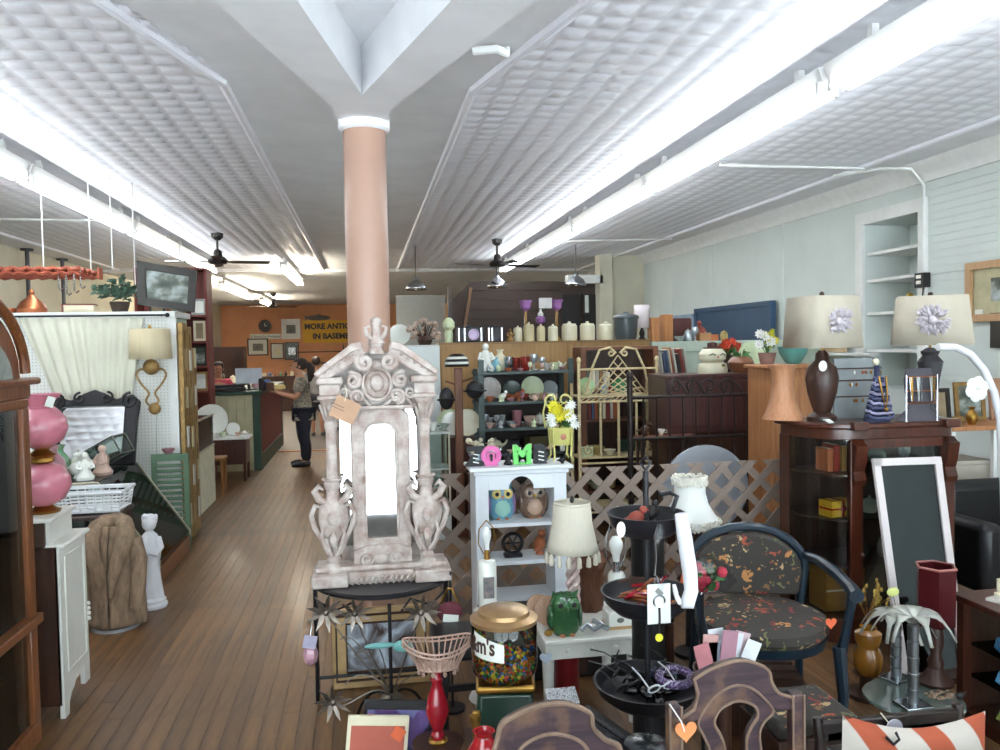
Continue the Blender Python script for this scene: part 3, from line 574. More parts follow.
# --- tall gilt frames on the aisle end of the partition
for i, (y0, y1, z0, z1) in enumerate(((7.205, 7.375, .05, 1.93), (7.39, 7.56, .03, 1.90), (7.575, 7.735, .05, 1.7))):
    t = thing('tall_gilt_frame', ('tall narrow gilt frame on the corner of the pegboard partition', 'tall worn gilt frame on the partition end between two others', 'shorter gilt frame on the far side of the partition end')[i], 'picture frame', (-1.585, y0, 0))
    w_ = y1-y0; o_ = [(0, z0), (w_, z0), (w_, z1), (0, z1)]; i_ = [(.06, z0+.07), (w_-.06, z0+.07), (w_-.06, z1-.07), (.06, z1-.07)]
    q = B().ringprism(o_, i_, -.045, 0); bmesh.ops.rotate(q.bm, verts=q.bm.verts[:], cent=(0, 0, 0), matrix=Matrix.Rotation(R(90), 3, 'Z')); q.build('frame', gold, t, bev=.008)
    q = B().bx(-.015, -.005, .05, w_-.05, z0+.05, z1-.05); q.build('picture_panel', mat('aged_panel', '8d8567', .6, col2='4f4434', scale=6), t)
    for j in range(5):
        B().bx(.0, .052, .05, w_-.05, z0+.12+j*.34, z0+.30+j*.34).build('small_card', (mat('card_cream', 'bdb390', .7), mat('card_tan', '97805a', .7), china)[(i+j) % 3], t)
# --- white based jewellery showcase, stool, sideboard, counter
t = thing('jewellery_showcase', 'jewellery showcase with a plain white base and glass top near the counter', 'showcase', (-1.70, 7.95, 0)); Ls = 1.4
B().bx(-.6, 0, 0, Ls, 0, .62).build('base', mat('ivory_base', 'c9c6ae', .6), t, bev=.004)
B().bx(-.008, -.004, .004, Ls-.004, .64, .955).build('front_glass', clear, t); B().bx(-.59, -.01, .002, .006, .64, .955).build('end_glass', clear, t); B().bx(-.59, -.01, .01, Ls-.01, .958, .962).build('top_glass', clear, t)
for z_ in (.955, .62): B().bx(-.012, .005, -.005, Ls+.005, z_, z_+.02).build('front_rail', edge, t); B().bx(-.6, -.012, -.005, .012, z_, z_+.02).build('end_rail', edge, t)
jew = [mat('jewel_%s' % c, c, .25, .3) for c in ('d7c77a', 'c9cdd2', '4f7a58', 'e7e2d2', '7c8c86')]
for k in range(24): knick('box' if k % 3 else 'goblet', -1.70-.08-.12*(k % 4), 8.02+.054*k, .621, .07+.03*(k % 2), jew[k % 5], ('gilt', 'silver', 'green', 'ivory', 'grey-green')[k % 5] + (' trinket box' if k % 3 else ' trinket cup') + ' in the white based jewellery showcase', 'trinket', 0, 'trinkets in the jewellery showcase')
p = fl(216, 492)
t = thing('wooden_stool', 'low wooden stool beside the dark sideboard', 'stool', (-1.80, 9.75, 0)); st = wood('stool_wood', '6e4420', '9a6a38', .5)
B().bx(-.15, .15, -.13, .13, .40, .435).build('seat', st, t, bev=.008)
for x in (-.12, .12):
    for y in (-.1, .1): B().cyl((x*1.1, y*1.1, 0), (x, y, .4), .016, .02, 8).build('leg', st, t)
t = thing('sideboard', 'dark wooden sideboard with china on its white top against the counter', 'sideboard', (-2.12, 10.55, 0))
mah = wood('mahogany', '2b130d', '52271a', .35, scale=4, coat=.2)
B().bx(0, .58, .02, .38, .22, .54).build('body', mah, t); B().bx(-.03, .62, 0, .4, .54, .57).build('top', white, t, bev=.004)
for x in (.04, .30, .56):
    B().cyl((x, .04, 0), (x, .04, .54), .016, .024, 8).build('leg', mah, t)
for x in (.06, .32): B().bx(x, x+.22, .005, .02, .26, .52).build('door', mah, t, bev=.005)
for x in (.04, .56): B().cyl((x, .36, 0), (x, .36, .54), .016, .024, 8).build('leg', mah, t)
knick('plate', -1.98, 10.72, .57, .42, china, 'large oval white platter standing on the sideboard', 'plate'); knick('plate', -2.06, 10.83, .57, .3, silver, 'silver tray standing behind the white platter', 'tray')
for i, (x, kd, s) in enumerate(((-1.93, 'cup', .08), (-1.82, 'cup', .09), (-1.72, 'plate', .17), (-1.64, 'cup', .08), (-1.58, 'teapot', .08), (-2.08, 'cup', .09))): knick(kd, x, 10.62+.16*(i in (2, 4)), .57, s, (china, paleg, china, blush, china, china)[i], ('white china cup beside the oval platter', 'pale green cup on the sideboard', 'small decorated plate on the sideboard', 'pink cup on the sideboard', 'white teapot at the end of the sideboard', 'white cup before the silver tray')[i], 'china')
gtop = mat('dark_green_paint', '1f3a2c', .45, var=.1); mar = mat('maroon_paint', '6a2420', .5, var=.12); 
t = thing('sales_counter', 'sales counter with dark green trim and maroon side panel', 'counter', (-1.46, 11.45, 0)); zc = at(262, 391, 11.45).z
B().bx(-.45, -.03, .5, 3.0, 0, zc-.05).build('aisle_body', mat('counter_cream', 'a9a585', .7), t); B().bx(-3.2, -.03, .03, .5, 0, zc-.05).build('body', mat('counter_cream', 'a9a585', .7), t)
B().bx(-3.2, .03, -.03, .52, zc-.05, zc).build('top', gtop, t, bev=.005); B().bx(-.47, .03, .52, 3.05, zc-.05, zc).build('aisle_top', gtop, t, bev=.005)
for y in (0, 2.9): B().bx(-.1, .0, y, y+.1, 0, zc-.05).build('corner_post', gtop, t)
B().bx(-.03, -.01, .1, 2.9, .22, zc-.05).build('side_panel', mar, t); B().bx(-.03, 0, .1, 2.9, 0, .22).build('kick_board', gtop, t)
for k in range(14): B().bx(-.2-k*.11, -.1-k*.11, .012, .03, .1, zc-.05).build('front_board', mat('bead_board', 'b2ad8c', .65, var=.08), t)
# ================================================================ BACK OF THE SHOP, PEOPLE, CEILING FITTINGS
skin_l = mat('skin', 'c08a6c', .55, var=.06); hairm = mat('dark_hair', '2a1c15', .6, var=.3, scale=40); 
def skinmesh(name, J, E, m, parent, root=0, sub=2):
    me = bpy.data.meshes.new(name); ks = list(J); ix = {k: i for i, k in enumerate(ks)}
    me.from_pydata([J[k][0] for k in ks], [(ix[a], ix[b]) for a, b in E], []); me.materials.append(m)
    o = bpy.data.objects.new(name, me); COL.objects.link(o); o.parent = parent
    o.modifiers.new('skin', 'SKIN').use_smooth_shade = True
    for i, k in enumerate(ks):
        d = me.skin_vertices[0].data[i]; d.radius = J[k][1] if isinstance(J[k][1], tuple) else (J[k][1],)*2; d.use_root = (i == root)
    q = o.modifiers.new('sub', 'SUBSURF'); q.levels = sub; q.render_levels = sub
    return o
def person(label, loc, rz, H, top, bottom, arms=None, shorts=False, lean=0, hair='short', shoes=None, sit=False):
    t = thing('person', label, 'person', loc, rz)
    S = lambda x, y, z: V((x*H, (y - lean*max(0, z-.5))*H, z*H)); J, E = {}, []
    def j(k, x, y, z, r): J[k] = (S(x, y, z), (r[0]*H, r[1]*H) if isinstance(r, tuple) else r*H)
    j('pel', 0, 0, .52, (.085, .06)); j('wai', 0, 0, .61, (.075, .055)); j('che', 0, 0, .73, (.09, .062)); j('nb', 0, .005, .815, (.05, .04)); j('nk', 0, 0, .85, .03)
    j('jaw', 0, -.015, .885, (.035, .04)); j('hd', 0, -.005, .93, (.046, .055)); j('tp', 0, .002, .972, (.034, .042))
    E += [('pel', 'wai'), ('wai', 'che'), ('che', 'nb'), ('nb', 'nk'), ('nk', 'jaw'), ('jaw', 'hd'), ('hd', 'tp')]
    arms = arms or {}
    for s, n_ in ((-1, 'l'), (1, 'r')):
        el, wr = arms.get(n_, ((s*.135, .01, .63), (s*.14, -.03, .49)))
        j(n_+'sh', s*.10, 0, .79, .035); j(n_+'el', *el, .025); j(n_+'wr', *wr, .017)
        d = (V(wr)-V(el)).normalized(); pw = V(wr)+d*.035; j(n_+'pa', *pw, .019)
        E += [('che', n_+'sh'), (n_+'sh', n_+'el'), (n_+'el', n_+'wr'), (n_+'wr', n_+'pa')]
        if sit: kn, an, to = (s*.06, -.22, .50), (s*.06, -.22, .25), (s*.06, -.28, .22)
        else: kn, an, to = (s*.055, -.008, .28), (s*.055, .008, .045), (s*.06, -.085, .018)
        j(n_+'hp', s*.055, 0, .49, .06); j(n_+'kn', *kn, .037); j(n_+'ca', (kn[0]+an[0])/2, (kn[1]+an[1])/2+.012, (kn[2]+an[2])/2+.02, .032); j(n_+'an', *an, .02); j(n_+'to', *to, .017)
        E += [('pel', n_+'hp'), (n_+'hp', n_+'kn'), (n_+'kn', n_+'ca'), (n_+'ca', n_+'an'), (n_+'an', n_+'to')]
    body = skinmesh('body', J, E, skin_l, t)
    f = B()
    for s, n_ in ((-1, 'l'), (1, 'r')):      # five fingers of unequal length, curled
        b = B(); w_ = J[n_+'wr'][0]; pa = J[n_+'pa'][0]; d = (pa-w_).normalized(); side_ = d.cross(V((0, 0, 1))); side_ = side_.normalized() if side_.length > .1 else V((1, 0, 0)); dn = d.cross(side_)*1.0; dn = -dn if dn.z > 0 else dn
        for q, ln in ((-1.5, .030), (-.5, .036), (.5, .034), (1.5, .026)):
            a = pa + side_*q*.0085*H; b.tube([a, a+d*ln*.55*H+dn*.004*H, a+d*ln*H*.8+dn*.016*H], [.0052*H, .005*H, .004*H], 6)
        a = w_+(pa-w_)*.4-side_*.014*H*s; b.tube([a, a-side_*.016*H*s+d*.012*H, a-side_*.016*H*s+d*.028*H], [.006*H, .0055*H, .004*H], 6)
        b.build('hand_fingers', skin_l, body)
    for s in (-1, 1): f.sph(S(s*.017, -.057, .932), .006*H, n=8)
    f.build('eyes', mat('eye', '1c1512', .3), body); B().sph(S(0, -.064, .916), .009*H, (.8, 1, 1.3), 8).build('nose', skin_l, body); B().sph(S(0, -.055, .893), .013*H, (1.2, .5, .35), 8).build('mouth', mat('lips', '9a5548', .5), body)
    for s in (-1, 1): B().sph(S(s*.049, .0, .922), .012*H, (.4, .8, 1.3), 8).build('ear', skin_l, body)
    g = lambda k, e: (J[k][0], tuple(q+e*H for q in (J[k][1] if isinstance(J[k][1], tuple) else (J[k][1],)*2)))
    T_ = {k: g(k, .014) for k in ('pel', 'wai', 'che')}; T_['nb'] = (J['nb'][0]-V((0, 0, .008*H)), tuple(q+.006*H for q in J['nb'][1])); T_['hm'] = (J['pel'][0]-V((0, 0, .035*H)), (.100*H, .076*H)); T_['pel'] = (J['pel'][0], (.101*H, .076*H)); TE = [('hm', 'pel'), ('pel', 'wai'), ('wai', 'che'), ('che', 'nb')]
    for n_ in 'lr':
        T_[n_+'sh'] = g(n_+'sh', .010); m_ = (J[n_+'sh'][0]*.25 + J[n_+'el'][0]*.75); T_[n_+'m'] = (m_, (.04*H, .04*H)); TE += [('che', n_+'sh'), (n_+'sh', n_+'m')]
    skinmesh('shirt', T_, TE, top, t)
    P_ = {'pel': (J['pel'][0]-V((0, 0, .015*H)), (.088*H, .066*H))}; PE = []
    for n_ in 'lr':
        for k in ('hp', 'kn'): P_[n_+k] = g(n_+k, .012)
        PE += [('pel', n_+'hp'), (n_+'hp', n_+'kn')]
        if not shorts: P_[n_+'ca'] = g(n_+'ca', .012); P_[n_+'an'] = g(n_+'an', .018); PE += [(n_+'kn', n_+'ca'), (n_+'ca', n_+'an')]
    skinmesh('trousers', P_, PE, bottom, t)
    hb = B().sph(S(0, .012, .945), .058*H, (.93, 1.0, 1.0), 14)
    bmesh.ops.delete(hb.bm, geom=[v for v in hb.bm.verts if v.co.y < S(0, -.03, .945).y and v.co.z < .955*H], context='VERTS')
    if hair == 'tail': hb.tube([S(0, .06, .95), S(0, .09, .91), S(0, .085, .84), S(0, .07, .78)], [.022*H, .03*H, .026*H, .008*H], 8)
    hb.build('hair', hairm, t, solid=.008)
    if not sit:
        for n_ in 'lr':
            a = J[n_+'an'][0]; o_ = J[n_+'to'][0]; B().tube([(a.x, a.y+.03*H, .022*H), (a.x, a.y, .03*H), (o_.x, o_.y+.02*H, .024*H), (o_.x, o_.y-.02*H, .018*H)], [.02*H, .026*H, .026*H, .015*H], 8).build('shoe', shoes or darkm, t)
    return t
animal = spots('print_blouse', '9c917f', ('3a332e', '6d655c', '2a2624'), 42, .8, .5)
pw_ = fl(297, 466)
person('woman with dark ponytail in a patterned blouse and navy trousers reading at the counter', (pw_.x+.11, 11.75, 0), -82, 1.50, animal, mat('navy_trousers', '20222e', .8), {'l': ((-.13, -.04, .64), (-.07, -.17, .70)), 'r': ((.13, -.05, .64), (.06, -.18, .69))}, hair='tail', lean=.06).scale = (1.2, 1.22, 1.03)
pm = at(318, 432, 15.6)
person('man in a grey shirt and dark shorts standing with his back turned beyond the counter', (pm.x, 15.6, 0), 175, 1.52, mat('grey_tshirt', '8f8a86', .85), mat('dark_shorts', '34343a', .8), shorts=True, shoes=mat('grey_shoes', '6a6664', .7))
pm = at(338, 400, 16.6)
person('person in a bright blue shirt bending forward beyond the man in grey', (pm.x+.12, 16.6, 0), -60, 1.5, mat('blue_shirt', '1f3f8c', .85), mat('dark_trousers', '2b2b30', .8), lean=.25)
pm = at(223, 380, 12.75)
person('cashier in a pink top seated behind the sales counter', (pm.x-.1, 12.95, 0), 10, 1.50, mat('pink_top', 'c04a5e', .85), mat('dark_trousers'), {'l': ((-.13, -.05, .66), (-.06, -.16, .70)), 'r': ((.13, -.05, .66), (.06, -.17, .70))}, lean=.2, sit=True)
t = thing('stool', 'tall wooden stool under the cashier behind the counter', 'stool', (pm.x-.1, 12.98, 0)); B().lathe([(.16, .56), (.16, .59)], 16).build('seat', st, t)
for a in (45, 135, 225, 315): B().cyl((.16*cos(R(a)), .16*sin(R(a)), 0), (.12*cos(R(a)), .12*sin(R(a)), .56), .018, n=8).build('leg', st, t)
# --- things on the counter
zc2 = zc
one('black_register', 'flat black card terminal on the sales counter', 'register', B().bx(-.22, .22, -.12, .12, 0, .05).bx(-.2, .2, 0, .1, .05, .09), darkm, (at(229, 385, 11.6).x, 11.58, zc2+.001), bev=.01)
t = thing('computer_screen', 'pale computer screen on the sales counter', 'screen', (at(249, 385, 11.8).x, 11.80, zc2+.001), 10); B().box((0, .0, .2), (.36, .03, .22), (-8, 0, 0)).build('panel', mat('pale_screen', 'b3b9c2', .4, var=.1), t); B().bx(-.1, .1, -.07, .07, 0, .015).bx(-.02, .02, -.01, .01, .01, .08).build('foot', darkm, t)
for i, (px, w_, h_, c, lb) in enumerate(((262, .06, .16, '2a2220', 'dark pen pot on the counter by the screen'), (268, .1, .13, '3f5f9c', 'blue box on the counter by the screen'), (275, .22, .05, 'd8c383', 'yellow paper pad stack on the counter'), (272, .1, .1, '5e3c2a', 'small brown box on the counter'), (258, .10, .03, 'c9c9c4', 'white papers on the counter'), (285, .09, .2, 'c795a0', 'pink paper bag on the counter end'))):
    one(('pen_pot', 'blue_box', 'paper_pad', 'brown_box', 'paper_pile', 'paper_bag')[i], lb, ('pot', 'box', 'paper', 'box', 'paper', 'bag')[i], B().bx(-w_/2, w_/2, -.07, .07, 0, h_).bx(-w_/2*.9, w_/2*.9, -.06, .06, h_, h_+.012), mat('ctr_%d' % i, c, .7), (at(px, 388, 11.6+.25*(i % 2)).x if i < 5 else -1.66, 11.55+.15*(i % 3)+(.8 if i == 5 else .2 if i == 4 else 0), zc2+.001), 6*i)
# --- red shelf unit with frames
t = thing('red_shelf_unit', 'tall dark red shelf unit holding small picture frames by the counter', 'shelf', (-2.03, 11.0, 0)); rp = mat('oxblood_paint', '6e2a22', .6, var=.12); zr = at(200, 268, 11.0).z; zl = [1.12, 1.45, 1.78, 2.12, zr-.02]
B().bx(-.9, -.87, 0, .35, 0, zr).build('side', rp, t); B().bx(-.03, 0, 0, .35, 0, zr).build('side', rp, t); B().bx(-.87, -.03, .33, .35, 0, zr).build('back', rp, t)
for z in zl: B().bx(-.87, -.03, 0, .33, z, z+.025).build('shelf', rp, t)
rn = random.Random(5)
for si, z in enumerate(zl[:4]):
    for k in range(3):
        w_ = rn.uniform(.13, .2); h_ = rn.uniform(.2, .27); x = -2.03-.13-.26*k
        f_ = thing('picture_frame', ('gilt', 'dark wood', 'cream', 'silver')[(si+k) % 4] + ' picture frame on the ' + ('lowest', 'second', 'third', 'upper')[si] + ' red shelf' + (' beside the aisle', ' between two frames', ' farthest from the aisle')[k], 'picture frame', (x, 11.1, z+.027), rn.uniform(-10, 10))
        B().ringprism([(-w_/2, 0), (w_/2, 0), (w_/2, h_), (-w_/2, h_)], [(-w_/2+.03, .03), (w_/2-.03, .03), (w_/2-.03, h_-.03), (-w_/2+.03, h_-.03)], 0, .02).build('frame', (gold, blkw, cream, silver)[(si+k) % 4], f_); B().bx(-w_/2+.02, w_/2-.02, .012, .02, .02, h_-.02).build('print', (china, landm, mat('sepia_print', '8a7a60', .7))[(k+si) % 3], f_)
# --- orange wall: sign, clock, pictures, emblem; shelf of goods under them
YW = YB
def wallpic(name, label, px, py, w_, h_, fm, pm_, Y=YW, fr=.06, cat='picture', mat_=None):
    p = at(px, py, Y); k = mpp(px, py, Y); w2, h2 = w_*k/2, h_*k/2; f = fr*min(w2, h2)*10*.12+.02
    t = thing(name, label, cat, (p.x, Y-.03, p.z-h2))
    B().ringprism([(-w2, 0), (w2, 0), (w2, 2*h2), (-w2, 2*h2)], [(-w2+f, f), (w2-f, f), (w2-f, 2*h2-f), (-w2+f, 2*h2-f)], -.03, .03).build('frame', fm, t)
    B().bx(-w2+f, w2-f, .0, .02, f, 2*h2-f).build('mount', mat_ or china, t); B().bx(-w2*.5, w2*.5, -.012, .0, h2*.55, h2*1.4).build('print', pm_, t); return t
greyp = mat('grey_print', '6c6c6a', .7, var=.4, scale=5)
wallpic('white_framed_picture', 'white framed picture on the orange wall beside the yellow sign', 291, 329, 18, 20, white, greyp); wallpic('black_framed_picture', 'black framed photograph of a building on the orange wall', 258, 347, 20, 17, blkw, greyp)
wallpic('brown_framed_certificate', 'brown framed certificate on the orange wall', 277.5, 351, 13, 16, walnut, cream); wallpic('dark_framed_mirror', 'dark framed picture on the orange wall below the white frame', 292, 351, 14, 18, walnut, silver, mat_=smoke)
p = at(265, 326, YW-.04); k = mpp(265, 326, YW)
t = thing('wall_clock', 'round dark wall clock on the orange wall', 'clock', p); M9 = Matrix.Rotation(R(90), 3, 'X')
q = B().lathe([(6.2*k, 0), (6.2*k, .06), (5.2*k, .06), (5.0*k, .04)], 28); bmesh.ops.rotate(q.bm, verts=q.bm.verts[:], cent=(0, 0, 0), matrix=M9); q.build('case', mat('clock_case', '2e2a2a', .5), t); B().box((0, -.05, .05), (.02, .01, .11)).build('minute_hand', china, t); B().box((.035, -.05, 0), (.07, .01, .02)).build('hour_hand', china, t)
p = at(265.5, 336.5, YW-.04); t = thing('white_wall_sign', 'narrow white sign with dark lettering on the orange wall', 'sign', p); B().bx(-15*k, 15*k, 0, .02, -2.6*k, 2.6*k).build('board', china, t); text('lettering', 'A Store for Antiques', 3.4*k, blkw, t, (0, -.004, 0), ext=.002)
p = at(303, 343, YW-.06); yel = mat('sign_yellow', 'dba72a', .6, var=.04)
t = thing('basement_sign', 'yellow sign reading MORE ANTIQUES IN BASEMENT on the orange wall', 'sign', p); B().bx(0, 62*k, 0, .03, 0, 22.5*k).build('board', yel, t, bev=.005)
text('lettering', 'MORE ANTIQUES', 7.5*k, blkw, t, (31*k, -.004, 16.3*k), ext=.004, bold=.012); text('lettering', 'IN BASEMENT', 7.5*k, blkw, t, (33*k, -.004, 6.3*k), ext=.004, bold=.012)
p = at(305, 318, YW-.05); t = thing('fish_plaque', 'grey carved fish plaque above the yellow sign', 'plaque', p)
B().sph((13*k, 0, 0), 3*k, (4, .2, .9), 14).build('body', mat('grey_carving', '5d5a58', .6, var=.3), t); B().prism([(0, 2.6*k), (4*k, 0), (0, -2.6*k)], -.02, .02).build('tail', mat('grey_carving'), t); B().prism([(9*k, 2*k), (17*k, 2*k), (14*k, 4*k)], -.02, .02).build('fin', mat('grey_carving'), t)
gy = 22.0
t = thing('goods_counter', 'long dark counter of goods along the orange back wall', 'counter', (at(215, 400, gy).x, gy, 0)); xw = at(345, 400, gy).x-t.location.x
B().bx(0, xw, 0, .5, 0, .9).build('body', walnut, t); B().bx(-.03, xw+.03, -.03, .53, .9, .94).build('top', walnut, t)
for z in (1.25, 1.55): B().bx(xw*.62, xw, .2, .5, z, z+.03).build('shelf', walnut, t)
for x in (xw*.62, xw-.03): B().bx(x, x+.03, .2, .5, .94, 1.75).build('upright', walnut, t)
rn = random.Random(9); KM = (china, greeng, brass, silver, blush, darkm, mat('rust_red', '8a3b2c', .5), mat('slate_blue', '5a6a80', .5), cream, copper)
KL = ('white', 'green', 'brass', 'silver', 'blush', 'black', 'rust red', 'slate blue', 'cream', 'copper')
for i in range(22):
    kd = ('vase', 'jar', 'box', 'teapot', 'bottle', 'figure')[i % 6]; c = rn.randrange(10); x = t.location.x + .1 + (xw-.2)*i/22
    knick(kd, x, gy+.05+.12*(i % 2), .94, .13, KM[c], f'{KL[c]} {kd} on the dark counter before the orange wall', 'ornament', 0, 'goods on the back counter')
t = thing('lamp_cabinet', 'dark cabinet with pale glass lamps behind the cashier', 'cabinet', (at(183, 380, 17).x, 17.0, 0)); W = at(244, 380, 17).x-t.location.x; z1 = at(215, 384, 17).z
B().bx(0, W, 0, .5, 0, z1-.04).build('body', walnut, t); B().bx(-.02, W+.02, -.02, .52, z1-.04, z1).build('top', walnut, t); B().bx(0, W, .45, .5, z1, z1+.75).build('back', walnut, t)
for x in (0, W-.06): B().bx(x, x+.06, .2, .5, z1, z1+.75).build('upright', walnut, t)
for i in range(5): knick(('vase', 'jar', 'vase', 'goblet', 'jar')[i], t.location.x+W*(.16+.16*i), 17.12, z1, .17+.03*(i % 2), (china, paleg, china, silver, cream)[i], ('white glass lamp', 'pale green jar', 'taller white vase', 'silver goblet', 'cream jar')[i] + ' on the dark cabinet behind the cashier', 'ornament')
# --- small orange strip, grey-blue wall panel and dark stairs behind the tan partition
a, b = at(396, 300, 17), at(446, 340, 17)
struct(B().bx(a.x, b.x, 17, 17.1, 0, a.z+.1).build('wall_inner', mat('blue_grey_wall', 'a4a9a8', .8, var=.05)))
a, b = at(446, 303, 16.9), at(457, 340, 16.9); struct(B().bx(a.x, b.x, 16.9, 17.0, 0, a.z).build('trim_6', mat('ochre_paint', 'b98748', .7)))
a, b = at(470, 281, 14), at(604, 325, 14); stairm = wood('dark_stair_board', '2a1e18', '453329', .6, axis=0, per=.2)
t = thing('stair_enclosure', 'dark brown boarded staircase enclosure behind the tan partition', 'staircase', (a.x, 14, 0)); W = b.x-a.x; zs = a.z
nb = 9
for i in range(nb): z0 = 1.3+(zs-1.3)*i/nb; B().bx(0, W*.66, 0, .03, z0, z0+(zs-1.3)/nb-.015).build('board', stairm, t)
B().bx(-.02, W, .03, .9, 0, zs-.02).build('core', stairm, t)
B().hexa([(-.40, -.03, 0), (-.33, -.03, 0), (-.33, .1, 0), (-.40, .1, 0), (-.40, -.03, zs-.1), (-.33, -.03, zs-.1), (-.33, .1, zs-.1), (-.40, .1, zs-.1)]).build('newel_post', walnut, t)
B().hexa([(-.33, .0, 1.0), (0, 0, 1.0), (0, .05, 1.0), (-.33, .05, 1.0), (-.33, .0, zs-.35), (0, 0, zs), (0, .05, zs), (-.33, .05, zs-.35)]).build('sloping_side', stairm, t)
B().box((-.12, -.04, (zs+1.3)/2-.1), (.05, .03, 1.5), (0, 10, 0)).build('handrail', wood('tan_rail', '6b4a30', '8d6a48', .5), t)
for x in (W*.68, W*.84): B().bx(x, x+W*.13, -.02, .03, 1.3, zs-.25).build('dark_door', darkm, t)
a, b = at(600, 281, 13.7), at(613, 330, 13.7); struct(B().bx(a.x, b.x, 13.7, 14.0, 0, ZC).build('wall_pillar', cream_w)); a, b = at(568, 275, 13.7), at(603, 283, 13.7); struct(B().bx(a.x, b.x, 13.7, 13.9, b.z, a.z).build('trim_7', white))
a = at(613, 290, 13.9); struct(B().bx(a.x, XR, 13.9, 14.0, 0, ZC).build('wall_rear_right', cream_w))
p = at(586, 302, 13.6); t = wallpic('dark_hanging_picture', 'dark narrow picture hanging by the staircase doors', 586, 304, 7, 20, blkw, china, Y=13.975)
# --- ceiling fans
fanm = mat('fan_dark_metal', '3a3634', .4, .4)
def fan(label, px, py, rot):
    p = fl(px, py, ZC); t = thing('ceiling_fan', label, 'ceiling fan', (p.x, p.y, ZC), rot, 'black ceiling fans')
    B().lathe([(.03, -.10), (.075, -.06), (.08, 0)], 16).build('canopy', fanm, t); B().cyl((0, 0, -.3), (0, 0, -.08), .014).build('down_rod', fanm, t)
    B().lathe([(.04, -.42), (.11, -.41), (.13, -.37), (.10, -.33), (.06, -.31), (.05, -.24), (.025, -.22)], 20).build('motor', fanm, t)
    for i in range(4):
        a = R(90*i); q = B().prism([(.12, -.02), (.2, -.05), (.66, -.065), (.68, .06), (.2, .05), (.12, .02)], -.003, .003, Matrix.Rotation(a, 3, 'Z') @ Matrix.Rotation(R(78), 3, 'X')); q.build('blade', fanm, t, loc=(0, 0, -.385))
    return t
fan('black ceiling fan hanging over the jewellery showcase approach', 217, 233, 8); fan('black ceiling fan hanging before the dark staircase', 497, 239, 14); fan('black ceiling fan hanging in the back room before the orange wall', 273, 293, 20)
# --- dome pendant lights
for px, py, n_ in ((416, 287, 'beside the column'), (497, 285, 'under the fan before the staircase'), (576, 283, 'by the white lintel')):
    p = at(px, py, 12.4); t = thing('pendant_lamp', 'silver dome pendant lamp ' + n_, 'pendant lamp', p, 0, 'silver dome pendants'); k = mpp(px, py, 12.4)
    B().lathe([(10*k, -3*k), (9.5*k, 0), (7*k, 4*k), (2.5*k, 7*k), (2*k, 10*k)], 20, cap=False).build('dome', silver, t, solid=.004); B().cyl((0, 0, 8*k), (0, 0, ZC-p.z), .008).build('stem', fanm, t); B().sph((0, 0, 0), 2.6*k, n=10).build('bulb', mat('lit_bulb', 'fff4e0', .4, emit=3), t)
# --- conduits
def pipe(label, pts, r=.014, m=white, name='conduit'): return one(name, label, 'conduit', B().tube(pts, r, 8), m)
zc_ = ZC-.055
a, b, c, d = fl(720, 165, zc_), fl(853, 168, zc_), fl(838, 175, zc_), fl(905, 174, zc_)
yv = atx(924, 180, XR-.03).y; e = V((XR-.16, yv, zc_)); f = V((XR-.03, yv, ZC-.2)); g = V((XR-.03, yv, 2.28))
pipe('white conduit looping across the ceiling and down the right wall to the outlet', [a, b+V((.1, 0, 0)), b+V((.16, .06, 0)), c+V((-.02, .02, 0)), c+V((.1, -.1, 0)), V((XR-.45, yv, zc_)), e, f, g])
t = thing('outlet_box', 'black and white outlet box at the foot of the wall conduit', 'outlet', (XR-.05, yv, 2.14)); B().bx(-.03, .045, -.06, .06, 0, .13).build('box', darkm, t, bev=.004)
for z in (.03, .08): B().bx(-.036, -.028, -.03, .03, z, z+.03).build('socket', china, t)
pipe('thin dark cord dropping from the outlet box behind the lamp shade', [(XR-.03, yv, 2.17), (XR-.05, yv, 2.0), (XR-.05, yv, 1.85)], .006, darkm, 'cord')
a, b = fl(565, 241, zc_), fl(672, 239, zc_); pipe('straight white conduit across the ceiling beyond the looped one', [a, b])
a, b = fl(0, 219, zc_), fl(118, 221, zc_); pipe('white conduit across the ceiling over the wicker pot rack', [a, b])
a, b = fl(473, 51, zc_), fl(497, 49, zc_); pipe('short hooked white pipe at the ceiling beside the V beam', [a, b, b+V((.06, .06, 0)), b+V((.06, .06, .03))], .022)
a, b = fl(396, 269, zc_), fl(528, 271, zc_); pipe('white conduit crossing the ceiling before the staircase', [a, b])
# ================================================================ MIDDLE: TAN PARTITION, SHELVES, WICKER, BED, LATTICE
tan = wood('tan_pegboard', '9a7446', 'b58f5e', .6, axis=2, scale=2); zp = 1.72
t = thing('tan_partition', 'tan wooden partition with a ledge of canisters along its top', 'partition', (at(440, 342, 8).x, 8.0, 0)); W = at(650, 342, 8).x-t.location.x
npn = 5
for i in range(npn): B().bx(W*i/npn, W*(i+1)/npn-.006, 0, .02, 0, zp-.02).build('panel', tan, t)
B().bx(0, W, .02, .4, 0, zp-.03).build('core', tan, t); B().bx(-.01, W, -.03, .42, zp-.02, zp).build('ledge', wood('ledge_wood', '7a5a34', 'a07c4c', .5, axis=0), t)
zm = at(700, 341, 8).z
X0 = at(440, 342, 8).x
t = thing('mint_partition', 'pale mint painted partition with a ledge near the right wall', 'partition', (X0+W+.01, 8.0, 0)); W2 = 4.9-t.location.x
mint = mat('mint_ledge_paint', 'b4c2b2', .6, var=.05); B().bx(0, W2, .0, .4, 0, zm-.11).build('core', mint, t); B().bx(-.005, W2, -.04, .42, zm-.11, zm).build('ledge', mint, t, bev=.004)
t = thing('white_cabinet', 'plain white metal cabinet standing behind the carved white mirror', 'cabinet', (at(396, 342, 7.9).x, 7.9, 0)); w_ = at(441, 342, 7.9).x-t.location.x
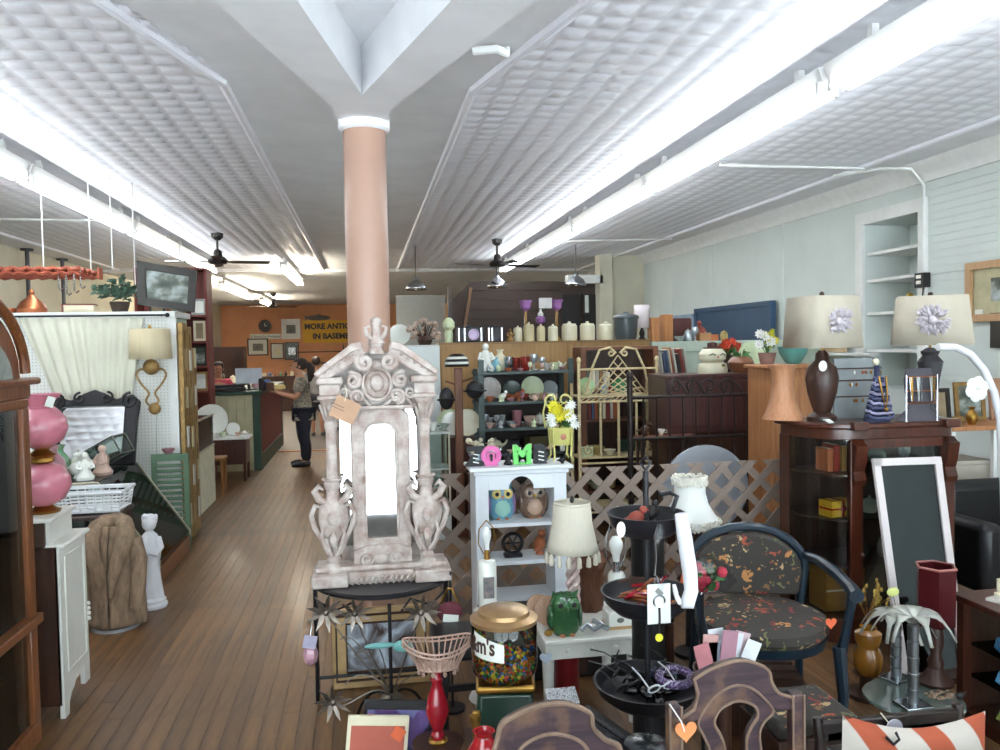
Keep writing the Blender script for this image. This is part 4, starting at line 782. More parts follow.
B().bx(0, w_-.015, 0, .5, .05, 1.7).build('body', mat('white_metal', 'c9cdca', .35, var=.03), t, bev=.01); B().bx(.0, w_-.015, -.02, -.003, .08, 1.69).build('door', mat('white_metal'), t, bev=.008); B().bx(.04, .06, -.05, -.02, .9, 1.15).build('handle', silver, t); B().bx(.02, w_-.03, .02, .48, 0, .05).build('plinth', darkm, t)
def P(px, yb, Y, z): p = at(px, yb, Y); p.z = z+.0015; return p
# things along the partition top
purp = mat('purple_glass', '8a5d92', .15, var=.2, coat=.5); creamc = mat('cream_crock', 'c9c4aa', .4, var=.08, coat=.3); amber = mat('amber_glass', '8c6a3a', .2, .1, var=.3)
def canister(px, r, h, m, lb, Y=8.2, z=zp):
    k = mpp(px, 335, Y); t = thing('canister', lb, 'canister', P(px, 342, Y, z)); B().lathe([(r*k*.95, 0), (r*k, .02), (r*k, h*k*.86), (r*k*.8, h*k*.94)], 18).build('body', m, t); B().lathe([(r*k*.84, h*k*.92), (r*k*.86, h*k*.98), (r*k*.3, h*k), (r*k*.18, h*k*1.05), (r*k*.22, h*k*1.1), (r*k*.05, h*k*1.12)], 18).build('lid', m, t); return t
for px, r, h, m, lb in ((518, 4.5, 14, creamc, 'slim cream canister beside the small statue'), (529, 5.5, 17, mat('tan_crock', 'b8ad8a', .4), 'tall tan canister under the purple lamp'), (541, 4.2, 15, mat('tan_crock'), 'slim tan canister below the hanging purple glass'), (553, 5, 15, creamc, 'small cream canister beside the three large ones'), (569.5, 7.8, 17, creamc, 'large cream canister nearest the small cream one'), (587.5, 7.6, 17, creamc, 'large cream canister between two alike'), (605.5, 7.4, 17, creamc, 'large cream canister beside the dark enamel pot')): canister(px, r, h, m, lb)
for px, dz, lb in ((526, 0, 'purple glass oil lamp above the tan canister'), (557, 0, 'purple glass oil lamp beside the white card')):
    k = mpp(px, 300, 8.33); t = thing('oil_lamp', lb, 'oil lamp', P(px, 342, 8.35, zp)); B().lathe([(4.5*k, 0), (4*k, 2*k), (1.3*k, 5*k), (1.2*k, 14*k), (2*k, 16*k), (1.2*k, 18*k), (1.5*k, 30*k)], 14).build('stem', amber, t); B().lathe([(1.5*k, 30*k), (5*k, 33*k), (5.5*k, 37*k), (7*k, 41*k), (6.6*k, 41*k), (3*k, 36*k)], 18).build('shade', purp, t)
k = mpp(541, 320, 8.38); t = thing('purple_glass_lamp', 'small lamp with purple glass bowl and white top between the oil lamps', 'lamp', P(541, 342, 8.38, zp)); B().lathe([(3*k, 0), (1.2*k, 3*k), (1.2*k, 16*k)], 12).build('stem', amber, t); B().lathe([(1.2*k, 16*k), (5*k, 19*k), (5.5*k, 22*k), (3*k, 25*k)], 16).build('bowl', purp, t); B().lathe([(2.6*k, 25*k), (3.2*k, 27*k), (1.2*k, 30*k), (1*k, 32*k)], 12).build('top', china, t)
one('price_card', 'white price card standing between the purple oil lamps', 'card', B().box((0, 0, .22), (.15, .012, .14)).cyl((0, 0, 0), (0, 0, .2), .006), mat('card_white', 'b5b2b0', .7), P(544, 342, 8.30, zp+.07), group=None) if False else None
t = thing('price_card', 'white price card on a wire holder between the purple oil lamps', 'card', P(546, 342, 8.30, zp)); B().box((0, .0, .40), (.14, .008, .11)).build('card', mat('card_white', 'b5b2b0', .7), t); B().cyl((0, 0, 0), (0, 0, .36), .005, n=6).build('wire', black, t); B().lathe([(.03, 0), (.03, .008)], 10).build('foot', black, t)
knick('figure', P(510.5, 342, 8.08, 0).x, 8.08, zp, .13, amber, 'small brown statue beside the slim cream canister', 'statue')
k = mpp(470, 335, 8.15)
def boom(px, lb, rz=0, w_=14, face=True):
    t = thing('old_camera', lb, 'camera', P(px, 342, 8.12, zp), rz); B().bx(-w_*k, w_*k, 0, .12, 0, 15*k).build('body', mat('black_leatherette', '1c1e26', .5, var=.2), t, bev=.012)
    for x in (-w_*.86, -w_*.45, w_*.75): B().bx(x*k-.006, x*k+.006, -.008, 0, 1*k, 14*k).build('chrome_strip', silver, t)
    if face:
        q = B().lathe([(5.5*k, 0), (5.5*k, .03), (4.6*k, .03), (4.2*k, .01)], 20); bmesh.ops.rotate(q.bm, verts=q.bm.verts[:], cent=(0, 0, 0), matrix=M9); q.build('lens_ring', purp, t, loc=(2.5*k, 0, 7.5*k))
    B().bx(-w_*.3*k, w_*.1*k, .03, .09, 15*k, 17*k).build('viewfinder', mat('black_leatherette'), t, bev=.006)
boom(471, 'large black folding camera with a round purple-rimmed lens on the partition'); boom(496, 'black box camera beside the folding camera on the partition', -8, 8, False)
pot('green_lidded_jar', 'pale green domed ornament at the corner of the tan partition', 'ornament', 449, 342, 8.2, [(4, 342), (4.5, 334), (3.5, 330), (6, 327), (6, 322), (3, 318), (.6, 317)], paleg, z=zp)
# dried arrangement and plate on the white cabinet
rn = random.Random(21); t = thing('dried_flowers', 'dried flower arrangement with pale blooms on the white cabinet', 'flowers', P(425, 343, 8.06, 1.70)); b = B(); b2 = B()
for i in range(34):
    a = rn.uniform(-1, 1); c = V((a*.17, rn.uniform(-.08, .08), .06+rn.uniform(0, .2)*(1-abs(a)*.4))); b.tube([(a*.03, 0, .05), c*.6+V((0, 0, .02)), c], .004, 5); b2.sph(c, rn.uniform(.02, .035), (1, 1, .8), 7)
stuff(b.build('stems', walnut, t)); stuff(b2.build('blooms', mat('dried_petals', '8f7566', .9, col2='c9b8a8', scale=14), t)); B().lathe([(.06, 0), (.08, .05), (.06, .09)], 14).build('bowl', walnut, t)
k_ = knick('plate', at(400, 335, 8.15).x, 8.27, 1.70, .22, china, 'white plate standing on the white cabinet beside the column', 'plate')
pot('enamel_pot', 'tall dark grey enamel pot with lid on the partition', 'pot', 626, 342, 8.15, [(10, 342), (11, 338), (12, 322), (13, 321), (13, 319), (11, 317.5), (3, 316), (2, 314.5), (.5, 314)], mat('grey_enamel', '3b4448', .4, var=.1, coat=.3), z=zp)
k = mpp(642, 320, 8.25); t = thing('table_lamp', 'small lamp with pinkish white drum shade on the mint partition', 'lamp', P(642, 342, 8.33, zm)); B().lathe([(5*k, 0), (4.5*k, 2*k), (2*k, 5*k), (3*k, 9*k), (1.2*k, 13*k), (1*k, 20*k)], 14).build('base', darkm, t); B().lathe([(8*k, 14*k), (7.6*k, 37*k)], 20, cap=False).build('shade', mat('pink_white_shade', 'cfc4c6', .8), t, solid=.004)
for px, w_, h_, c, lb in ((656, 8, 24, '9a6238', 'orange-brown wooden box standing on the mint partition'), (669, 9, 27, 'a86c3c', 'taller orange-brown wooden box beside the first one')):
    k = mpp(px, 330, 8.2); t = thing('wooden_box', lb, 'box', P(px, 342, 8.2, zm)); m_ = wood('boxwood_%s' % c, c, 'b98050', .6); B().bx(-w_*k/2, w_*k/2, 0, .15, 0, h_*k).build('case', m_, t, bev=.004); B().bx(-w_*k/2+.01, w_*k/2-.01, -.008, 0, .02, h_*k-.02).build('front_panel', m_, t)
one('maroon_box', 'dark maroon box leaning behind the wooden boxes', 'box', B().bx(-.1, .1, 0, .1, 0, .24).bx(-.09, .09, .01, .09, .24, .25), mat('maroon_board', '4f2622', .6), P(683, 342, 8.28, zm))
for i, (px, kd, s, m) in enumerate(((688, 'jar', .13, crys), (695, 'goblet', .15, crys), (680, 'bowl', .13, crys), (704, 'box', .13, mat('tan_carton', 'a87a52', .7)), (713, 'box', .1, mat('orange_carton', 'b5673a', .7)), (724, 'jar', .11, mat('mustard_tin', 'a8935a', .5)), (705.5, 'figure', .22, mat('rust_red')))):
    knick(kd, P(px, 342, 8.12, 0).x, 8.12 + (.16 if i == 6 else 0), zm, s, m, ('cut glass jar on the mint ledge', 'cut glass goblet on the mint ledge', 'cut glass bowl on the mint ledge', 'tan carton on the mint ledge', 'orange carton on the mint ledge', 'mustard coloured tin on the mint ledge', 'rust red statuette before the blue board')[i], 'ornament')
# dark blue board and pale blue board leaning at the right wall
a, b = atx(695, 305, 4.9), atx(772, 300, 4.9)
blu = mat('dark_blue_paint', '2c4a66', .55, var=.1, scale=4)
t = thing('blue_board', 'large dark blue painted board against the mint wall', 'board', (4.9, b.y, 1.55)); L = a.y-b.y; B().bx(0, .05, 0, L, 0, .62).build('panel', blu, t); 
for z in (0, .56): B().bx(-.02, 0, 0, L, z, z+.06).build('rail', blu, t)
for y in (0, L-.08): B().bx(-.02, 0, y, y+.08, .06, .56).build('stile', blu, t)
one('long_side_table', 'long low side table holding the blue boards along the right wall', 'table', B().bx(-.1, .08, 0, L+2.4, 1.5, 1.545).bx(-.08, .08, .05, .12, 0, 1.5).bx(-.08, .08, L+2.2, L+2.3, 0, 1.5), mint, (4.9, b.y-.05, 0))
a2 = atx(655, 312, 4.9); t = thing('pale_blue_board', 'pale blue board standing beside the dark blue board', 'board', (4.9, a.y+.05, 1.55)); B().bx(0, .05, 0, 1.6, 0, .55).build('panel', mat('pale_blue', '8ea4b8', .6), t)
B().bx(-.02, 0, 0, 1.6, .5, .55).build('rail', mat('pale_blue'), t)
# --- grey-green metal shelving with china
sx0, sx1, SY = at(479, 400, 7.2).x, at(574, 400, 7.2).x, 7.2
t = thing('metal_shelving', 'grey-green metal shelving filled with china before the tan partition', 'shelving', (sx0, SY, 0)); gm = mat('grey_green_metal', '3d4a48', .5, .2, var=.12); W = sx1-sx0
zs_ = [at(525, y, 7.25).z for y in (371, 401, 427, 452)]
for x in (0, W-.05):
    for y in (0, .37): B().bx(x, x+.05, y, y+.03, 0, zs_[0]+.02 + (.09 if y == 0 else 0)).build('upright', gm, t)
for z in zs_ + [.35]: B().bx(-.01, W+.01, .005, .4, z-.025, z).build('shelf', gm, t)
B().bx(0, W, .40, .41, .2, zs_[0]).build('back_sheet', mat('dark_back', '2a211d', .7), t)
bluegl = mat('blue_glass', '7fb4c4', .15, var=.2, coat=.5); redg = mat('red_glass', '8a2a22', .25, var=.2, coat=.4)
def row(items, z, Y, grp, where):
    for ri, (px, kd, s, m, c) in enumerate(items): knick(kd, at(px, 400, Y).x, Y+(.095*(ri % 2)-.03 if kd != 'plate' else .04*(ri % 2)), z, s, m, f'{c} {where}', 'china', random.uniform(-20, 20) if kd not in ('plate',) else 0, grp)
row(((486, 'figure', .26, china, 'white dancer figurine'), (491, 'bottle', .14, bluegl, 'pale blue glass bottle'), (496, 'vase', .13, bluegl, 'turquoise glass vase'), (502, 'vase', .2, cream, 'slim cream bud vase'), (509, 'tumbler', .13, silver, 'silver beaker'), (518, 'tumbler', .12, redg, 'red glass tumbler'), (525, 'tumbler', .13, redg, 'taller red glass tumbler'), (536, 'goblet', .15, crys, 'crystal goblet'), (542, 'goblet', .12, crys, 'low crystal glass'), (549, 'cup', .09, china, 'white cup with green rim'), (555, 'cup', .1, paleg, 'pale green cup'), (561, 'teapot', .1, china, 'small white teapot')), zs_[0], 7.40, 'china on the top metal shelf', 'on the top shelf of the metal shelving')
row(((490, 'plate', .22, mat('rose_plate', 'a59a94', .3, col2='c7c2bc', scale=20), 'grey patterned plate'), (513, 'plate', .18, mat('dark_green_plate', '33463f', .3), 'dark green plate'), (533, 'plate', .22, paleg, 'green rimmed plate'), (551, 'plate', .17, mat('grey_plate', '8e9698', .3), 'grey transfer plate')), zs_[1], 7.49, 'plates on the second metal shelf', 'standing at the back of the second metal shelf')
row(((502, 'bird', .09, china, 'white bird'), (509, 'bowl', .13, mat('rust_pottery', 'a05a38', .4), 'rust pottery dish'), (518, 'bird', .1, mat('rust_pottery'), 'rust pottery hen'), (527, 'cup', .08, mat('rust_red'), 'red cup'), (535, 'cup', .09, blush, 'pink cup'), (544, 'box', .09, mat('mustard_tin'), 'mustard box'), (551, 'cup', .09, china, 'white cup')), zs_[1], 7.34, 'small china on the second metal shelf', 'at the front of the second metal shelf')
row(((485, 'goblet', .12, crys, 'pressed glass goblet'), (490, 'cup', .11, crys, 'pressed glass punch cup'), (496, 'goblet', .11, crys, 'second pressed glass goblet'), (503, 'tumbler', .1, crys, 'pressed glass tumbler'), (510, 'bowl', .11, crys, 'pressed glass bowl'), (518, 'tumbler', .14, mat('pink_glass', 'b07a80', .2, var=.2), 'tall pink glass'), (529, 'cup', .13, blush, 'flared pink cup'), (541, 'jar', .11, china, 'white jar'), (549, 'cup', .1, redg, 'red teacup')), zs_[2], 7.37, 'glass on the third metal shelf', 'on the third shelf of the metal shelving')
row(((494, 'teapot', .16, creamc, 'cream tureen'), (512, 'box', .14, darkm, 'black box'), (535, 'box', .2, mat('dark_olive', '4a452c', .5), 'olive hinged box'), (552, 'jar', .12, amber, 'amber jar')), zs_[3], 7.38, 'things on the lowest visible metal shelf', 'on the fourth shelf of the metal shelving')
rn = random.Random(99); FK = ('cup', 'bowl', 'vase', 'goblet', 'jar', 'bird', 'figure', 'tumbler'); FM = ((china, 'white'), (crys, 'crystal'), (blush, 'blush'), (paleg, 'pale green'), (mat('rust_pottery'), 'rust'), (creamc, 'cream'), (silver, 'silver'), (mauve, 'mauve'))
for si, (z, y) in enumerate(((zs_[0], 7.255), (zs_[1], 7.225), (zs_[2], 7.225), (zs_[3], 7.22))):
    x = sx0+.10
    while x < sx1-.08:
        kd = FK[rn.randrange(8)]; m, c = FM[rn.randrange(8)]; s_ = rn.uniform(.06, .085)
        knick(kd, x, y, z, s_, m, f'small {c} {kd} at the front edge of the ' + ('top', 'second', 'third', 'fourth')[si] + ' metal shelf', 'china', 0, 'small china along the front of the metal shelving'); x += s_*1.25+.012
# --- hat stand with hats, plates and blooms beside it
p = at(460, 450, 7.0); k = mpp(460, 400, 7.0); HW = wood('hat_stand_wood', '5c3520', '7c4c30', .5)
t = thing('hat_stand', 'brown wooden hat stand before the tan partition', 'hat stand', (p.x, 7.0, 0)); zt = at(460, 368, 7).z; B().bx(-4*k, 4*k, 0, .05, .05, zt).build('post', HW, t, bev=.006); B().bx(-.07, .07, .0, .08, 0, .05).build('foot', HW, t, bev=.006)
for s, z in ((-1, zt-.14), (1, zt-.12)): B().cyl((s*4*k, .0, z), (s*.12, -.06, z+.03), .009, n=8).build('peg', HW, t)
t = thing('striped_hat', 'black and white striped knitted cap on top of the hat stand', 'hat', (p.x-.01, 7.02, zt+.002)); 
for i in range(5):
    z0, z1 = -.03+i*.022, -.03+(i+1)*.022; rr = lambda z: .105*math.sqrt(max(.05, 1-(max(z, 0)/.09)**2)); B().lathe([(rr(z0), z0+.04), (rr(z1), z1+.04)], 22, sy=.8, cap=(i == 4)).build('knit_band', black if i % 2 == 0 else china, t, solid=.006)
for i, (dx, y, z, lb) in enumerate(((.13, 6.9, zt-.19, 'black round hat hanging on the hat stand peg by the shelving'), (-.12, 6.9, zt-.26, 'dark folded beret hanging on the far hat stand peg'))):
    t = thing('black_hat', lb, 'hat', (p.x+dx, y, z)); q = B().lathe([(.085-.02*i, .04), (.08-.02*i, .01), (.04, 0)], 20) if False else None
    B().sph((0, 0, 0), .08-.015*i, (1, .5, 1.0+.5*i), 16).build('crown', black, t); B().lathe([(.09-.02*i, -.02), (.11-.02*i, -.01), (.09-.02*i, 0)], 20, sy=.5).build('brim', black, t)
t = thing('low_cupboard', 'low dark cupboard under the plates beside the hat stand', 'cupboard', (at(446, 440, 7.3).x, 7.24, 0)); W = .26; zq = at(460, 437, 7.25).z
B().bx(0, W, 0, .36, 0, zq-.02).build('body', mah, t); B().bx(-.01, W+.01, -.01, .37, zq-.02, zq).build('top', mah, t); B().bx(.02, W-.02, -.012, 0, .06, zq-.06).build('door', mah, t, bev=.005)
xq = t.location.x
knick('plate', xq+.06, 7.50, zq, .24, paleg, 'pale green plate standing behind the hat stand post', 'plate'); knick('plate', xq+.08, 7.40, zq, .22, china, 'white plate standing before the pale green plate', 'plate'); knick('plate', xq+.2, 7.30, zq, .25, creamc, 'cream plate standing beside the hat stand', 'plate')
t = thing('flower_bunch', 'bunch of cream blooms with blue wrapping beside the hat stand', 'flowers', (xq+.25, 6.90, zq-.14)); rn = random.Random(4); b = B()
for i in range(24): b.sph((rn.uniform(-.1, .14), rn.uniform(-.05, .05), .03+rn.uniform(0, .12)), rn.uniform(.018, .03), n=7)
stuff(b.build('blooms', mat('cream_petals', 'd2cbb2', .8, var=.15), t)); B().lathe([(.03, -.1), (.1, .03), (.08, .05)], 12, sy=.6).build('wrapping', mat('blue_paper', '8aa0b4', .6), t)
one('flower_stand', 'small dark stand under the bunch of cream blooms', 'stand', B().bx(-.1, .1, -.045, .045, 0, zq-.242).bx(-.13, .13, -.06, .06, zq-.262, zq-.242), mah, (xq+.25, 6.90, 0))
t = thing('small_glass_case', 'small glass display case with steel edges beside the carved mirror', 'showcase', (at(424, 440, 6.9).x, 6.9, 0)); w_ = at(450, 440, 6.9).x-t.location.x; z1 = at(440, 434, 6.9).z
for x in (0, w_-.015):
    for y in (0, .3): B().bx(x, x+.015, y, y+.015, .3, z1).build('edge_bar', edge, t)
for z in (.3, (z1+.3)/2, z1): B().bx(0, w_, 0, .315, z, z+.012).build('glass_shelf' if z < z1 else 'top', mat('pale_steel', 'b4bab8', .35, .3), t)
B().bx(.016, w_-.016, .001, .004, .313, z1-.002).build('front_glass', clear, t); B().bx(0, w_, 0, .315, 0, .3).build('base', mat('pale_steel'), t)
knick('cup', t.location.x+.09, 7.05, z1+.012, .1, china, 'white cup on the small glass case', 'cup'); knick('bowl', t.location.x+.18, 7.1, z1+.012, .13, mat('grey_green_bowl', '8a948a', .4), 'grey-green bowl on the small glass case', 'bowl')
# --- dark bookcase behind, and cream wicker etagere
bx0, bx1 = at(576, 350, 7.1).x, at(659, 350, 7.1).x
bx0 += .05; t = thing('dark_bookcase', 'dark brown bookcase standing behind the cream wicker shelf', 'bookcase', (bx0, 7.12, 0)); W = bx1-bx0; z1 = at(610, 350, 7.1).z; bkz = [.3, .62, .96, 1.24]
for x in (0, W-.05): B().bx(x, x+.05, 0, .3, 0, z1).build('side', HW, t)
B().bx(0, W, 0, .3, z1, z1+.03).build('top', HW, t); B().bx(.05, W-.05, .28, .3, 0, z1).build('back', walnut, t)
for z in bkz: B().bx(.05, W-.05, .01, .28, z, z+.02).build('shelf', HW, t)
def books(x0, x1, y, z, hs, seed, where, lean=0, thick=(.018, .04), dep=.16):
    rn = random.Random(seed); x = x0; CL = (('7a2f28', 'dark red'), ('d0c6a8', 'cream'), ('41593f', 'green'), ('3a4a66', 'blue'), ('8a6a40', 'tan'), ('2a2524', 'black'), ('b9b4a8', 'pale grey'), ('a0522d', 'rust')); i = 0
    while x < x1-.02:
        w_ = rn.uniform(*thick); h_ = rn.uniform(*hs); c, n_ = CL[rn.randrange(8)]; i += 1
        t = thing('book', f'{n_} book {where}', 'book', (x+w_/2+(.0), y, z+.0015), 0, 'books ' + where); t.rotation_euler = (0, R(lean*rn.uniform(.7, 1.2)), 0)
        B().bx(-w_/2, w_/2, 0, dep, 0, h_).build('cover', mat('book_'+c, c, .6), t, bev=.002); B().bx(-w_/2+.003, w_/2-.003, .004, dep-.003, h_-.001, h_+.0015).build('pages', cream, t)
        x += w_+.004+(.0 if not lean else .006)
books(bx0+.06, bx0+.40, 7.2, bkz[2]+.02, (.15, .22), 3, 'on the middle shelf of the dark bookcase'); books(bx0+.06, bx0+.3, 7.2, bkz[3]+.02, (.14, .2), 8, 'on the upper shelf of the dark bookcase')
k_ = knick('box', bx0+.5, 7.26, bkz[1]+.02, .2, mat('dark_green_box', '1f3d30', .5), 'dark green box in the dark bookcase', 'box')
for i, (dx, kd, s, m) in enumerate(((.16, 'bowl', .16, paleg), (.32, 'jar', .12, mat('mustard_tin')), (.55, 'teapot', .13, darkm))): knick(kd, bx0+dx, 7.27, bkz[0]+.02+(.32 if i < 0 else 0), s, m, ('pale green bowl', 'mustard jar', 'black teapot')[i] + ' low in the dark bookcase', 'china')
WY = 6.8; wx0, wx1 = at(579, 392, WY).x, at(657, 392, WY).x; wk = mat('cream_wicker', 'bfae86', .75, var=.18, scale=30, bump=.3)
t = thing('wicker_etagere', 'cream wicker shelf with scrolled diamond crest and china plates', 'shelf', (wx0, WY, 0)); W = wx1-wx0; k = W/78.0
zA, zB, zT = at(618, 395, WY).z, at(618, 456, WY).z, at(618, 362, WY).z
for x in (0, W):
    for y in (0, .26): B().cyl((x, y, 0), (x, y, zT if y == 0 else zA+.1), .015, n=8).build('post', wk, t)
    B().sph((x, 0, zT+.02), .022, (1, 1, 1.4), 8).build('finial', wk, t)
for z in (zA, zB, .25):
    B().bx(-.01, W+.01, -.01, .27, z-.015, z).build('shelf', wk, t)
    for i in range(14): B().cyl((W*i/14, -.014, z-.05), (W*(i+1)/14, -.014, z-.015), .006, n=5).build('apron_strand', wk, t) if z == zA else None
    B().cyl((0, -.012, z-.055), (W, -.012, z-.055), .01, n=6).build('apron_rail', wk, t)
for x in (.27, .5, .73): B().cyl((W*x, .0, zB), (W*x, .0, zA-.05), .012, n=7).build('spindle', wk, t)
B().cyl((0, 0, zT-.06), (W, 0, zT-.06), .01, n=7).build('top_rail', wk, t)
cx = W*.5; zd0, zd1 = zA+.01, at(618, 353, WY).z
for i in range(7):
    f_ = i/6
    B().cyl((cx-28*k+f_*28*k, 0, zd0+f_*(zd1-zd0)*.95), (cx-28*k+f_*28*k+28*k*(1-f_*0), 0, zd0+(f_*.95)*(zd1-zd0)*.0+.0) if False else (cx+28*k*f_, 0, zd0), .006, n=5).build('lattice_cane', wk, t)
    B().cyl((cx+28*k-f_*28*k, 0, zd0+f_*(zd1-zd0)*.95), (cx-28*k*f_, 0, zd0), .006, n=5).build('lattice_cane', wk, t)
for s in (-1, 1):
    B().tube([(cx+s*32*k, 0, zd0), (cx+s*26*k, 0, zT-.05), (cx+s*18*k, 0, zd1+.03), (cx+s*8*k, 0, zd1+.05), (cx+s*2*k, 0, zd1+.0)], .011, 7).build('crest_scroll', wk, t)
    B().tube(scroll(cx+s*7*k, zd1, .035, .008, 90, s*1.2), .009, 6).build('crest_curl', wk, t); B().tube(scroll(cx+s*31*k, zA+.06, .05, .01, 90, -s*1.3), .008, 6).build('side_curl', wk, t); B().tube(scroll(cx+s*30*k, zB+.06, .045, .01, 90, -s*1.3), .008, 6).build('lower_curl', wk, t)
knick('plate', at(590, 390, WY).x, WY+.1, zA, .16, mat('lime_plate', '8fae78', .3, coat=.4), 'lime green plate on the wicker shelf', 'plate'); knick('jar', at(607, 390, WY).x, WY+.08, zA, .1, mat('blue_china', '8fa3b0', .3), 'pale blue jar on the wicker shelf', 'jar'); knick('plate', at(624, 390, WY).x, WY+.1, zA, .15, mat('emerald_glass', '2c7a4c', .2, coat=.5), 'emerald green glass plate on the wicker shelf', 'plate'); knick('cup', at(616, 390, WY).x, WY+.17, zA, .1, redg, 'red cup on the wicker shelf', 'cup')
for i, (px, m, c) in enumerate(((588, paleg, 'pale green'), (600, mat('mustard_tin'), 'mustard'), (612, creamc, 'cream'))): knick(('box', 'cup', 'bowl')[i], at(px, 455, WY).x, WY+.08+.05*(i % 2), zB, .12, m, f'{c} china piece on the lower wicker shelf', 'china')
# --- leaning records and books on the ledge of an orange-brown cabinet
t = thing('record_shelf', 'low shelf of leaning books before the mint partition', 'shelf', (at(652, 378, 7.5).x, 7.45, 0)); W = at(706, 378, 7.5).x-t.location.x; zr_ = at(680, 378, 7.5).z
B().bx(0, W, 0, .35, zr_-.03, zr_).build('top', HW, t); B().bx(0, .03, 0, .35, 0, zr_-.03).build('side', HW, t); B().bx(W-.03, W, 0, .35, 0, zr_-.03).build('side', HW, t); B().bx(.03, W-.03, .32, .35, 0, zr_-.03).build('back', HW, t)
books(t.location.x+.02, t.location.x+W-.16, 7.5, zr_, (.24, .31), 17, 'leaning on the shelf before the mint partition', -9, (.012, .03), .22)
# --- orange-brown wooden cabinet (tall, beside the display cabinet)
OY = 5.6
ob = wood('orange_pine', '9a5f38', 'c08a5c', .5, scale=3)
t = thing('pine_cabinet', 'tall orange-brown pine cabinet behind the floral settee', 'cabinet', (at(753, 365, OY).x+.13, OY, 0)); w_ = at(815, 365, OY).x-t.location.x; z1 = at(775, 365, OY).z
B().bx(0, w_, 0, .34, 0, z1-.03).build('body', ob, t); B().bx(-.03, w_+.03, -.03, .36, z1-.03, z1).build('top', ob, t, bev=.008); B().bx(.10, w_-.03, -.015, 0, .1, z1-.1).build('door', ob, t, bev=.01); B().bx(.0, .06, -.03, 0, 0, z1-.03).build('corner_board', ob, t)
pzz = z1
lv = mat('leaf_green', '3f6a35', .6, var=.3)
def bouquet(name, label, loc, potprof, potm, cols, rad, h, seed, nf=14, petal=.03):
    t = thing(name, label, 'flowers', loc); rn = random.Random(seed); B().lathe(potprof, 18).build('pot', potm, t); zt_ = potprof[-2][1]
    g = B(); clump(g, (0, 0, zt_+h*.25), rad*.6, 46, rad*.5, rad*.12, rn); st_ = B()
    for ci, (m, n_) in enumerate(cols):
        for i in range(n_):
            a = rn.uniform(0, 2*pi); r_ = rad*rn.uniform(.1, .9); c = V((r_*cos(a) + (ci-.5*(len(cols)-1))*rad*.9, r_*sin(a)*.6, zt_+h*rn.uniform(.35, 1))); st_.tube([(0, 0, zt_-.02), (c.x*.6, c.y*.6, c.z*.75+zt_*.2), c], .003, 5); q = B()
            for p_ in range(9):
                an = 2*pi*p_/9; d = V((cos(an), -.35, sin(an))).normalized(); w2 = V((-sin(an), 0, cos(an)))*petal*.25; q.face([q.v(x) for x in (V((0, 0, 0)), d*petal*.6+w2, d*petal, d*petal*.6-w2)])
            q.sph((0, -.004, 0), petal*.28, n=6); q.build('bloom', m, t, loc=c, rot=(rn.uniform(-30, 30), 0, rn.uniform(-50, 50)))
    stuff(st_.build('stems', lv, t)); stuff(g.build('leaves', lv, t)); return t
whitep = mat('white_petal', 'dcdcd6', .7, var=.05); yelp = mat('yellow_petal', 'c8be28', .7, var=.12); orp = mat('orange_petal', 'c8442a', .7, var=.15)
bouquet('flower_pot', 'pot of white and yellow daisies on the pine cabinet', (at(768, 362, 5.7).x+.02, 5.75, pzz+.0015), [(.05, 0), (.07, .09), (.06, .09), (.04, .02)], mat('rose_pot', '8a6a60', .5), ((whitep, 7), (yelp, 6)), .07, .17, 2, petal=.045)
pot('teal_bowl', 'teal glazed bowl on the pine cabinet beside the lamp', 'bowl', 793, 364, 5.75, [(6, 364), (8, 362), (13, 354), (15, 347), (14, 347), (11, 355), (2, 362)], mat('teal_glaze', '5fa39a', .3, coat=.4), z=pzz)
# --- dark chest with iron bed-head in front
DY = 6.3
t = thing('dark_chest', 'dark purplish brown chest with a snowman jar and pot on top', 'chest', (at(665, 380, DY).x, DY, 0)); w_ = at(757, 380, DY).x-t.location.x; z1 = at(710, 374, DY).z; zdd = at(710, 432, DY).z
pb = wood('purple_brown', '3a2326', '5c3a36', .3, scale=3, coat=.4); B().bx(0, w_, 0, .4, zdd, z1-.03).build('case', pb, t); B().bx(-.01, w_+.01, -.015, .41, z1-.03, z1).build('top', pb, t, bev=.005); B().bx(.02, w_-.02, -.01, 0, zdd+.05, z1-.06).build('front_panel', pb, t, bev=.005)
B().bx(.02, w_-.02, .02, .38, 0, zdd).build('lower_case', walnut, t)
k = mpp(713, 360, 6.45); t = thing('snowman_jar', 'cream snowman cookie jar on the dark chest', 'jar', (at(711, 375, 6.45).x, 6.42, z1+.0015)); B().lathe([(14*k, 0), (15*k, 3*k), (14*k, 9*k), (9*k, 12*k)], 22).build('body', creamc, t); B().lathe([(9*k, 11*k), (13*k, 14*k), (13.5*k, 19*k), (10*k, 24*k), (4*k, 26*k)], 22).build('head', creamc, t); B().lathe([(9*k, 24*k), (9*k, 25.5*k), (5*k, 26*k), (5*k, 30*k), (1, 31*k)][:4]+[(1*k, 31*k)], 18).build('hat', mat('brown_felt', '4c2c26', .8), t)
for s in (-1, 1): B().tube([(s*8*k, -11*k, 18*k), (s*5*k, -12.6*k, 19.5*k), (s*2.5*k, -13.2*k, 18*k)], .005, 5).build('brow', darkm, t)
B().sph((0, -13.5*k, 16*k), .008, n=6).build('nose', orp, t); B().sph((5*k, -14*k, 8*k), .012, (1.5, .5, 1), 6).build('bow', mat('olive_bow', '6a6a3a', .7), t)
pot('brown_ball_pot', 'round brown wooden pot of greenery on the dark chest', 'pot', 741, 375, 6.42, [(8, 375), (12, 371), (13, 365), (10, 360), (8, 359), (7, 360)], wood('ball_wood', '6a3d26', '8c5636', .35, coat=.3), z=z1)
